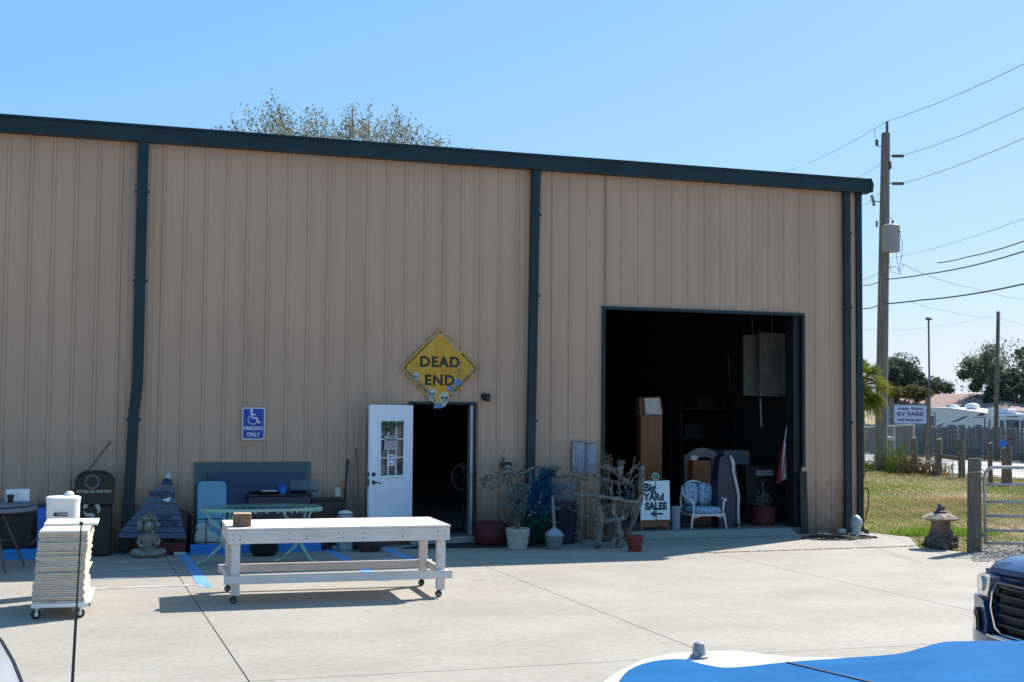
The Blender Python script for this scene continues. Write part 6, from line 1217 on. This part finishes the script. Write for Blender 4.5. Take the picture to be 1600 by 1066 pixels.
Yd = 100; xd = tx_at(1410, Yd); tree('dark_tree', 'dense dark green tree behind the house right of the utility pole', 'tree', (xd, Yd, -.85), 6.4, (xd, Yd, zat(1412,584,Yd), 1.9, 1.9), 'leaf_dark', .22, 13000, .3, 1, 26, .34)
xd = tx_at(1386, 98); tree('dark_tree', 'dark tree crown showing just right of the utility pole, behind the tall one', 'tree', (xd, 98, -.85), 5.6, (xd, 98, zat(1388,586,98), 1.2, 1.4), 'leaf_dark', .34, 6000, .3, 1, 16, .34)
xd = tx_at(1455, 104); tree('dark_tree', 'lower dark tree crown behind the thin pole', 'tree', (xd, 104, -.85), 4.6, (xd, 104, zat(1457,603,104), 1.5, .95), 'leaf_dark', .22, 6000, .3, 1, 16, .34)
xd = tx_at(1481, 106); tree('dark_tree', 'small round dark tree crown left of the big oak', 'tree', (xd, 106, -.85), 4.2, (xd, 106, zat(1482,607,106), .75, .75), 'leaf_dark', .2, 2600, .25, 1, 9, .4)
for k, px_ in enumerate((1398, 1420, 1440)): xd = tx_at(px_, 90); tree('shrub', ('olive brown shrub top over the left end of the house roof','olive brown shrub top over the house roof, middle of three','olive brown shrub top over the house roof nearest the thin pole')[k], 'shrub', (xd, 90, -.85), 3.6, (xd, 90, zat(px_,613,90), .95, .45), 'leaf_olive', .2, 2200, .14, 1, 9, .5, hb_=.4)
xd = tx_at(1600, 88); tree('oak_tree', 'dark lower crown at the right picture edge beside the big oak', 'tree', (xd, 88, -.85), 7, (xd, 88, zat(1600,612,88), 2.6, 2.4), 'leaf_dark', .34, 4500, .3, 1, 14, .34)
# palm
Yp = 35.5; xp = tx_at(1343, Yp); zp = zat(1343,602,Yp); pl_ = thing('palm_tree', 'yellow-green cabbage palm peeking out past the building corner', 'palm tree', (xp, Yp, hz(xp,Yp)))
MB().tube([(xp,Yp,hz(xp,Yp)-.05),(xp+.03,Yp,1.3),(xp,Yp,zp-.1)], [.15,.13,.12], 12).build('trunk', 'bark', pl_, True)
for k in range(120):
    a_ = random.uniform(0,2*PI); el = random.uniform(-1.1,1.35); L_ = random.uniform(.75,1.12); d = Vector((math.cos(a_)*math.cos(el), math.sin(a_)*math.cos(el), math.sin(el))); mb = MB(); c0_ = Vector((xp,Yp,zp)); c1_ = c0_+d*L_*.55
    mb.tube([c0_, c1_], .012, 4); sd = d.cross(Vector((0,0,1))).normalized(); u2 = sd.cross(d)
    for j in range(13):
        t_ = (j-6)/6*1.25; dd = (d*math.cos(t_)+sd*math.sin(t_)).normalized(); e_ = c1_+dd*L_*.62*(1-.25*abs(t_)/1.3)+Vector((0,0,-.16-.10*random.random())); m_ = c1_.lerp(e_,.55)+Vector((0,0,.06)); w2 = dd.cross(u2).normalized()*.022
        mb.add([c1_, m_+w2, e_, m_-w2], [(0,1,2,3)])
    mb.build('frond', 'leaf_palm', pl_, False, False)
# sparse tree behind the building
Yt = 44.0; xt = tx_at(560, Yt); st = thing('bare_tree', 'thinly leafed wispy tree showing above the warehouse roof', 'tree', (xt, Yt, -.03)); mb = MB(); tips = []
mb.tube([(xt,Yt,-.1),(xt+.1,Yt,2.6),(xt,Yt,5.0)], [.42,.34,.28], 10)
outl = [(334,212),(340,196),(345,205),(360,180),(385,172),(405,165),(423,142),(436,168),(448,172),(465,205),(478,170),(492,168),(505,180),(520,188),(540,168),(553,160),(565,178),(578,160),(590,185),(605,178),(622,168),(640,182),(655,195),(670,205),(682,212),(690,222),(703,216),(718,234),(737,232)]
P = []; ends = []
for px_, py_ in outl:
    for rep in range(3):
        yy = Yt+random.uniform(-2.0,2.0); e_ = V(px_+random.uniform(-9,9)*(rep > 0), py_+rep*random.uniform(9,18), yy); ends.append((e_, .55))
for k in range(46):
    px_ = random.uniform(340,700); yy = Yt+random.uniform(-2.5,2.5); top = np.interp(px_, [a for a, b in outl], [b for a, b in outl]); ends.append((V(px_, random.uniform(top+22, 262), yy), .8))
for e_, dn in ends:
    s0 = Vector((xt+(e_.x-xt)*random.uniform(.25,.5), Yt+(e_.y-Yt)*.4, random.uniform(6.0,8.2))); m1 = s0.lerp(e_, .5)+Vector((random.gauss(0,.15),random.gauss(0,.15),-.1)); mb.tube([Vector((xt,Yt,4.8)), s0, m1, e_], [.10,.05,.026,.006], 4)
    n = int(330*dn)
    for _ in range(n):
        t_ = random.uniform(.0,1.0)**.8; q = m1.lerp(e_, t_) if random.random() < .75 else s0.lerp(m1, t_); sp_ = .10+.30*(1-t_)*(.6+.4*dn); P.append((q.x+random.gauss(0,sp_), q.y+random.gauss(0,sp_), q.z+random.gauss(0,sp_)))
    for _ in range(5):
        t_ = random.uniform(.1,.95); q = m1.lerp(e_, t_); mb.tube([q, q+Vector((random.gauss(0,.28),random.gauss(0,.25),random.uniform(.05,.5)))], [.011,.003], 3, False)
mb.build('trunk', 'bark', st, True); leaves('crown', np.array(P), .10, 'leaf_sparse', st, 1.6)
# ================================================================== UTILITY POLE AND WIRES
PX, PY = 27.475, 39.8
zt = V(1382,208,PY).z; xt2 = V(1384,208,PY).x
up_ = thing('utility_pole', 'tall grey wooden utility pole with transformer and insulators beyond the building corner', 'utility pole', (PX, PY, 0))
def onp(z_): return PX+(xt2-PX)*z_/zt
MB().tube([(onp(z_),PY,z_) for z_ in (-.2,2,4,6,8,10,zt)], [.225,.215,.205,.195,.185,.17,.155], 14).build('shaft', 'pole', up_, True, True, 45)
a_ = V(1386,190,PY-.1); b_ = V(1386,235,PY-.1); MB().tube([b_, a_], .05, 8).build('top_pin', 'bark', up_)
def insul(x0p,y0p,x1p,y1p,par,r=.06,n=6,dy=-.15):
    a_, b_ = V(x0p,y0p,PY+dy), V(x1p,y1p,PY+dy); mb = MB(); mb.tube([a_, b_], r*.45, 6)
    for k in range(n): t_ = (k+.5)/n; c_ = a_.lerp(b_, t_); d = (b_-a_).normalized(); mb.tube([c_-d*.018, c_+d*.018], r, 8)
    return mb.build('insulator', 'bark', par)
for q in ((1394,244,1412,244),(1394,287,1412,287)): insul(*q, up_); MB().tube([V(q[0]-9,q[1]-2,PY-.1), V(q[0],q[1],PY-.15)], .015, 5).build('bracket', 'wire', up_)
insul(1390,252,1391,264,up_,.07,4); insul(1370,218,1370,228,up_,.06,4); MB().tube([V(1370,228,PY), V(1378,230,PY)], .015, 5).build('bracket', 'wire', up_); MB().tube([V(1391,264,PY-.1), V(1384,270,PY-.1)], .015, 5).build('bracket', 'wire', up_)
insul(1362,305,1366,322,up_,.07,5); MB().tube([V(1366,314,PY), V(1376,316,PY)], .02, 5).build('bracket', 'wire', up_); insul(1370,345,1370,355,up_,.05,3)
# transformer
T0, T1 = V(1392,353,PY-.35), V(1392,394,PY-.35); tr2 = (V(1404,370,PY-.35).x-V(1381,370,PY-.35).x)/2
tf = MB().lathe([(tr2*.95,T1.z),(tr2,T1.z+.03),(tr2,T0.z-.02),(tr2*1.03,T0.z),(tr2*.8,T0.z+.05),(.02,T0.z+.07)], (T0.x,PY-.35,0), 20).build('transformer', 'trafo', up_, True, True, 40)
a_ = V(1395,353,PY-.35); MB().tube([a_, a_+Vector((0,0,.12)), a_+Vector((0,0,.2))], [.06,.04,.03], 8).build('bushing', 'pot', tf)
for dx in (5, 9, 13): a_ = V(1392+dx,362,PY-.6); MB().ball(tuple(a_), .05, 8, 6).build('terminal', 'black', tf)
mb = MB(); 
for P_ in ([(1405,361),(1410,380),(1409,400),(1405,425),(1400,418)], [(1393,365),(1388,395),(1392,425),(1404,428)], [(1397,365),(1400,395),(1406,430),(1412,412)]): mb = MB(); mb.tube([V(a,b,PY-.5) for a, b in P_], .012, 4); mb.build('lead_wire', 'wire', up_)
MB().tube([V(1380,345,PY-.2), V(1388,330,PY-.3), V(1395,350,PY-.35)], .01, 4).build('lead_wire', 'wire', up_); MB().tube([V(1368,215,PY), V(1366,206,PY), V(1368,200,PY)], .01, 4).build('lead_wire', 'wire', up_)
def wire(pts, r, label, par=None):
    P = [V(*p) for p in pts]; out = []
    for a, b in zip(P[:-1], P[1:]):
        for k in range(6): t_ = k/6; q = a.lerp(b, t_); q.z -= (a-b).length*.006*4*t_*(1-t_); out.append(q)
    out.append(P[-1]); return single(MB().tube(out, r, 5), 'power_line', label, 'power line', 'wire', 'overhead power and phone lines', True)
wire([(1130,305,95),(1215,272,75),(1386,190,PY),(1600,100,26),(1800,10,20)], .009, 'topmost overhead line resting on the tip of the utility pole')
wire([(1250,308,80),(1325,279,60),(1375,257,PY+.2)], .009, 'overhead line running down left from the pole to the roof edge, second from the top'); wire([(1412,243,PY-.2),(1600,169,27),(1800,90,20)], .009, 'overhead line leaving the upper insulator to the right')
wire([(1412,286,PY-.2),(1600,216,27),(1800,140,20)], .009, 'overhead line leaving the lower insulator to the right'); wire([(1330,326,62),(1376,300,PY)], .008, 'short overhead line from the pole down to the building corner')
wire([(1384,404,PY-.1),(1410,400,PY-1),(1600,342,27),(1800,280,20)], .006, 'thin faint line rising right from just below the transformer')
wire([(1346,446,52),(1380,437,PY),(1450,428,36),(1600,393,26),(1800,330,19)], .020, 'thick dark cable, upper of the pair crossing the pole below the transformer'); wire([(1340,482,52),(1378,475,PY),(1440,469,37),(1600,444,28),(1800,400,20)], .024, 'thickest dark cable crossing the pole lowest of all')
wire([(1465,411,33),(1510,402,30),(1600,377,25),(1800,310,18)], .016, 'dark cable ending near the thin tail right of the transformer'); wire([(1340,438,52),(1384,420,PY),(1400,416,PY-.5)], .011, 'short dark cable from the building corner up to the transformer leads')
wire([(1412,413,PY-.3),(1450,430,44),(1520,450,52),(1600,468,60)], .011, 'dark line sloping down right from the transformer across the thick cables'); wire([(1420,470,40),(1480,486,48),(1560,497,58),(1640,512,70)], .008, 'thin sagging line toward the right thin pole top'); wire([(1345,514,60),(1452,512,70),(1560,490,80)], .008, 'faint horizontal wire passing the thin pole tops')
def thinpole(px0,py0,px1,pyb,Y,r,label,arm=True):
    a_ = V(px0,py0,Y); b_ = V(px1,pyb,Y); b_.z = hz(b_.x,Y); t = thing('light_pole', label, 'pole', tuple(b_)); MB().tube([b_, a_], [r*1.15, r], 8).build('shaft', 'bark', t, True)
    if arm: MB().tube([a_+Vector((-.2,0,.02)), a_+Vector((.25,0,.05))], .05, 6).build('arm', 'bark', t); MB().box(a_.x-.15,a_.x+.1,Y-.1,Y+.1,a_.z+.06,a_.z+.16,.02).build('lamp', 'grey', t)
thinpole(1451,500,1453,690,66,.055,'thin grey light pole standing behind the roadside sign'); thinpole(1560,487,1555,690,60,.105,'thicker dark pole in front of the big oak', False)
# ================================================================== TRUCK (faces left, parallel to the building)
FX, FYc = 5.74, 6.72
trk = thing('pickup_truck', 'dark blue pickup truck with a black grille and chrome surround at the right edge', 'pickup truck', (FX+2.7, FYc, 0))
def wp(p):
    x, y, z = p; fall = max(0, 1-max(0, x)/1.3); return (x+.30*(abs(y)/.95)**2.6*fall, y, z)
TT2 = Matrix.Translation((FX, FYc, 0))
def TM(): m_ = MB(TT2); m_.warp = wp; return m_
def ring(x, w_, z0, z1, r=.07, n=13, crown=.03):
    """cross-section of the body at x: many points over the top so the nose bends"""
    out = []
    for k in range(n): t_ = -1+2*k/(n-1); out.append((x, t_*w_*(1 if abs(t_) < .999 else 1), z1+crown*(1-t_*t_)-(r*.8 if abs(t_) > .99 else (r*.12 if abs(t_) > .82 else 0))))
    for z_ in (z1-r*2, (z0+z1)/2, z0): out.append((x, w_*1.015, z_))
    for k in range(n): t_ = 1-2*k/(n-1); out.append((x, t_*w_*.98, z0))
    for z_ in (z0+.02, (z0+z1)/2, z1-r*2): out.append((x, -w_*1.015, z_))
    return out
mb = TM(); mb.loft([ring(.14,.86,.985,1.03), ring(.20,.90,.9,1.065), ring(.34,.915,.82,1.095), ring(.7,.93,.75,1.125), ring(1.15,.94,.7,1.15), ring(1.5,.945,.5,1.16)]); mb.build('hood', 'trucknavy', trk, True, True, 35)
mb = TM(); mb.loft([ring(.16,.84,.34,.985), ring(.5,.90,.34,.9), ring(1.3,.90,.34,.9)]); mb.build('front_core', 'black', trk)
mb = MB(TT2); mb.loft([ring(1.501,.945,.34,1.16), ring(3.2,.945,.34,1.18), ring(3.6,.945,.34,1.20)]); mb.build('door_side', 'trucknavy', trk, True, True, 35)
mb = MB(TT2); mb.loft([ring(3.601,.945,.45,1.24), ring(5.3,.93,.5,1.26)]); mb.build('bed', 'trucknavy', trk, True, True, 35)
mb = MB(TT2); mb.loft([ring(1.55,.80,1.14,1.17,.02), ring(2.25,.68,1.15,1.72,.08), ring(3.3,.67,1.16,1.74,.08), ring(3.62,.72,1.17,1.3,.04)]); mb.build('cab', 'trucknavy', trk, True, True, 35)
mb = MB(TT2); mb.add([(1.63,-.70,1.22),(1.63,.70,1.22),(2.16,.58,1.67),(2.16,-.58,1.67)], [(0,1,2,3)]); mb.v = [v+Vector((-.03,0,.02)) for v in mb.v]; mb.build('windshield', 'window', trk, False, False)
for s2 in (-1,1):
    mb = MB(TT2); mb.add([(1.95,s2*.775,1.22),(3.45,s2*.765,1.24),(3.25,s2*.705,1.66),(2.3,s2*.715,1.66)], [(0,1,2,3)]); mb.build('side_window', 'window', trk, False, False)
    MB(TT2).box(2.0,2.18,s2*.97,s2*1.12,1.2,1.36,.03).build('mirror', 'trucknavy', trk)
    for xw in (.95, 4.2):
        mb = MB(TT2); mb.tube([(xw,s2*.72,.385),(xw,s2*.94,.385)], .385, 26); wq = mb.build('wheel', 'rubber', trk, True, True, 40); mb = MB(TT2); mb.tube([(xw,s2*.935,.385),(xw,s2*.95,.385)], .23, 20); mb.build('rim', 'steel', wq)
        mb = MB(TT2); mb.tube([(xw+.44*math.cos(t_), s2*.945, .40+.44*math.sin(t_)) for t_ in [PI*k/14 for k in range(15)]], .04, 6); mb.build('fender_flare', 'trucknavy', trk, True)
# grille hexagon outline in y,z
hexo = [(-.40,.975),(.40,.975),(.475,.90),(.50,.80),(.44,.675),(.36,.645),(-.36,.645),(-.44,.675),(-.50,.80),(-.475,.90)]
def face_loop(P, x, sc=1.0, cz=.81): return [(x, a*sc, cz+(b-cz)*sc) for a, b in P]
def dens(P, k=3):
    out = []
    for i in range(len(P)):
        a = P[i]; b = P[(i+1) % len(P)]
        for j in range(k): out.append((a[0]+(b[0]-a[0])*j/k, a[1]+(b[1]-a[1])*j/k))
    return out
H2 = dens(hexo)
mb = TM(); mb.loft([face_loop(H2,.06,1.03), face_loop(H2,.035,1.025), face_loop(H2,.033,.975), face_loop(H2,.06,.965)], False); mb.build('grille_surround', 'chrome', trk, True, True, 35)
mb = TM(); mb.loft([face_loop(H2,.10,.96), face_loop(H2,.12,.96)]); mb.build('grille_backing', 'black', trk)
for z_ in (.70,.765,.83,.895,.945):
    for (ya, yb3) in ((-.42,-.09),(.09,.42)):
        mb = TM(); n = 6; mb.loft([[(.055,y3,z_-.006),(.055,y3,z_+.006),(.095,y3,z_+.010),(.095,y3,z_-.006)] for y3 in np.linspace(ya if z_ > .68 else ya*.9, yb3, n)]); mb.build('grille_bar', 'black', trk)
mb = TM(); mb.loft([[(.03,-.09,.72),(.03,.09,.72),(.03,.10,.81),(.03,.09,.90),(.03,-.09,.90),(.03,-.10,.81)],[(.09,-.09,.72),(.09,.09,.72),(.09,.10,.81),(.09,.09,.90),(.09,-.09,.90),(.09,-.10,.81)]]); mb.build('emblem_mount', 'black', trk)
E_ = lambda a, b, cy_=0, cz_=0, n=28: [(.022, cy_+a*math.cos(2*PI*k/n), .81+cz_+b*math.sin(2*PI*k/n)) for k in range(n+1)]
for P in (E_(.088,.062), E_(.030,.058), E_(.058,.022,0,.032)): mb = TM(); mb.tube(P, .0075, 8); mb.build('emblem', 'chrome', trk, True)
for s2 in (-1,1):
    L4 = [(s2*.53,.995),(s2*.70,1.0),(s2*.86,.965),(s2*.915,.90),(s2*.88,.84),(s2*.74,.85),(s2*.585,.86),(s2*.55,.92)]
    mb = TM(); mb.loft([face_loop(L4,.05,1.0,.92), face_loop(L4,.14,1.0,.92)]); mb.build('headlight', 'headlamp', trk, True, True, 30)
    mb = TM(); mb.tube([(.045,s2*.72,.925),(.10,s2*.72,.925)], .05, 16); mb.build('lamp_lens', 'chrome', trk)
    mb = TM(); F4 = [(s2*.53,.70),(s2*.60,.83),(s2*.90,.83),(s2*.93,.76),(s2*.91,.56),(s2*.56,.56)]; mb.loft([face_loop(F4,.02,1,.7), face_loop(F4,.15,1,.7)]); mb.build('bumper_corner', 'trucknavy', trk, True, True, 30)
    mb = TM(); mb.tube([(.005,s2*.76,.66),(.10,s2*.76,.66)], .10, 20); q = mb.build('fog_light_bezel', 'black', trk); mb = TM(); mb.tube([(-.004,s2*.76,.66),(.0,s2*.76,.66)], .055, 16); mb.build('fog_light', 'headlamp', q)
mb = TM(); mb.loft([[(.0,y3,.52),(.0,y3,.615),(.05,y3,.635),(.16,y3,.635),(.16,y3,.50)] for y3 in np.linspace(-.9,.9,15)]); mb.build('bumper', 'trucknavy', trk, True, True, 30)
mb = TM(); mb.loft([[(-.004,y3,.617),(-.004,y3,.632),(.05,y3,.64),(.05,y3,.625)] for y3 in np.linspace(-.5,.5,11)]); mb.build('chrome_strip', 'chrome', trk, True)
mb = TM(); mb.loft([[(.03,y3,.36),(.03,y3,.519),(.16,y3,.519),(.16,y3,.34)] for y3 in np.linspace(-.88,.88,11)]); mb.build('lower_valance', 'black', trk)
# ================================================================== BLUE AND WHITE BOAT (foreground)
ZB = 1.20
W_out = [(880,1130),(925,1075),(955,1052),(1000,1030),(1045,1020),(1092,1017),(1150,1016),(1250,1019),(1340,1018),(1420,1013),(1475,1001),(1530,997),(1620,996),(1760,996),(1960,1000)]
W_out = W_out[:7]+[(1230,1026),(1330,1027.5),(1400,1022.5),(1437,1013.5),(1468,1005.2),(1500,1002.8),(1620,1002.5),(1760,1003),(1960,1007)]
B_out = [(925,1130),(962,1075),(985,1046),(1022,1033),(1066,1030),(1095,1037),(1130,1043),(1170,1041),(1230,1034.5),(1320,1028),(1400,1022),(1437,1013),(1468,1004.5),(1500,1002),(1620,1001.5),(1760,1002),(1960,1006)]
Wp = [G(x_, y_, ZB) for x_, y_ in W_out]; Bp = [G(x_, y_, ZB+.012) for x_, y_ in B_out]
# near side of the hull, mirrored about its keel line
yk_ = 2.3
near = [Vector((Wp[-1].x+.05, 1.0, ZB)), Vector((Wp[0].x+.9, .95, ZB)), Vector((Wp[0].x+.1, 1.35, ZB)), Vector((Wp[0].x-.13, 2.0, ZB))]
wO = Wp+near
boat = thing('boat', 'white boat deck with a bright blue painted cover in the near right foreground', 'boat', (Wp[6].x+.6, 2.4, 0))
cB = sum((Vector((v.x, v.y, 0)) for v in wO), Vector())/len(wO)
def sc2(P, s_, z_): return [(cB.x+(v.x-cB.x)*s_, cB.y+(v.y-cB.y)*s_, z_) for v in P]
mb = MB(); mb.loft([sc2(wO,.35,.22), sc2(wO,.72,.42), sc2(wO,.93,.85), sc2(wO,1.0,ZB-.06), sc2(wO,1.0,ZB-.012), sc2(wO,.988,ZB)]); mb.build('hull', 'gelwhite', boat, False)
nearB = [Vector((Bp[-1].x, 1.15, 0)), Vector((Bp[0].x+.9, 1.1, 0)), Vector((Bp[0].x+.1, 1.5, 0)), Vector((Bp[0].x-.05, 2.1, 0))]
bO = [Vector((v.x, v.y, 0)) for v in Bp]+nearB
def smooth_loop(P, k=4):
    out = []; n = len(P)
    for i in range(n):
        a, b, c, d = P[i-1], P[i], P[(i+1) % n], P[(i+2) % n]
        for j in range(k): t_ = j/k; out.append(.5*((2*b)+(c-a)*t_+(2*a-5*b+4*c-d)*t_*t_+(3*b-a-3*c+d)*t_**3))
    return out
bS = smooth_loop(bO)
mb = MB(); mb.loft([[(v.x, v.y, ZB+.001) for v in bS], [(v.x, v.y, ZB+.012) for v in bS]]); mb.build('cover', 'boatblue', boat)
mb = MB(); mb.tube([(v.x, v.y, ZB+.006) for v in bS]+[(bS[0].x, bS[0].y, ZB+.006)], .006, 5); mb.build('cover_edge', 'seam', boat)
a_, b_ = G(1230,1035,ZB+.014), G(1420,1080,ZB+.014); mb = MB(); mb.obox(a_, b_, .010, .004); mb.build('cover_seam', 'seam', boat)
MB().box(cB.x-.5, cB.x+.7, cB.y-.35, cB.y+.35, .0, .24, .02).build('cradle', 'oldwood', boat)
p = G(1092,1028,ZB); mb = MB(); mb.lathe([(.034,.0),(.034,.006),(.025,.011),(.022,.036),(.019,.050),(.013,.055),(.002,.056)], (p.x, p.y, ZB+.001), 18); mb.build('deck_cap', 'cap_grey', boat, True, True, 35)
# ================================================================== WHITE CAR (foreground, left) with antenna
def cG(x_, y_, z_): return G(x_, y_, z_)
car = thing('white_car', 'white car nose with a thin tall black antenna at the lower left edge', 'car', (-.9, 4.6, 0))
zh = 1.0
edge_ = [Vector((-1.0,7.0,0)), Vector((-.62,6.75,0)), Vector(tuple(G(-14,985,zh).xy)+(0,)), Vector(tuple(G(3,1005,zh).xy)+(0,)), Vector(tuple(G(20,1035,zh).xy)+(0,)), Vector(tuple(G(34,1070,zh).xy)+(0,)), Vector((-.10,4.9,0)), Vector((-.02,4.2,0)), Vector((.0,3.4,0)), Vector((.0,1.2,0))]
full = edge_+[Vector((-1.9-v.x, v.y, 0)) for v in edge_[::-1]]
cc_ = Vector((-.95, 4.2, 0))
def cr(s_, z_, sy=1): return [(cc_.x+(v.x-cc_.x)*s_, cc_.y+(v.y-cc_.y)*(s_ if sy else 1), z_) for v in full]
mb = MB(); mb.loft([cr(.95,.22), cr(1.02,.40), cr(1.03,.70), cr(1.015,.90), cr(1.0,zh), cr(.97,zh+.012)]); mb.build('body', 'carwhite', car, True, True, 50)
mb = MB(); mb.tube([(cc_.x+(v.x-cc_.x)*1.004, cc_.y+(v.y-cc_.y)*1.004, zh+.004) for v in edge_], .006, 6); mb.build('hood_seam', 'black', car)
mb = MB(); mb.loft([[(-.95+sx3*hw_, yy, zz) for sx3, yy, zz in ((-1,3.0-dy,z_),(1,3.0-dy,z_),(1,1.4,z_),(-1,1.4,z_))] for hw_, z_, dy in ((.80,zh+.0125,0),(.70,1.30,.5),(.60,1.38,.8))]); mb.build('cabin', 'window', car, False)
for sx3 in (-1,1):
    for yy in (5.7, 2.4): mb = MB(); mb.tube([(-.95+sx3*.74,yy,.31),(-.95+sx3*.945,yy,.31)], .31, 22); mb.build('wheel', 'rubber', car, True, True, 40)
ab = V(112,1085,4.0); at = V(127,818,4.0)
MB().tube([(ab.x-.004,4.0,zh+.0), ab, ab.lerp(at,.45)], [.0056,.0048,.0042], 8).build('antenna_base', 'black', car); MB().tube([ab.lerp(at,.45), at], [.0030,.0022], 8).build('antenna', 'black', car); MB().ball(tuple(at), .006, 8, 6).build('antenna_tip', 'black', car); MB().lathe([(.03,0),(.02,.03),(.008,.04)], (ab.x-.004,4.0,zh+.005), 12).build('antenna_mount', 'black', car)
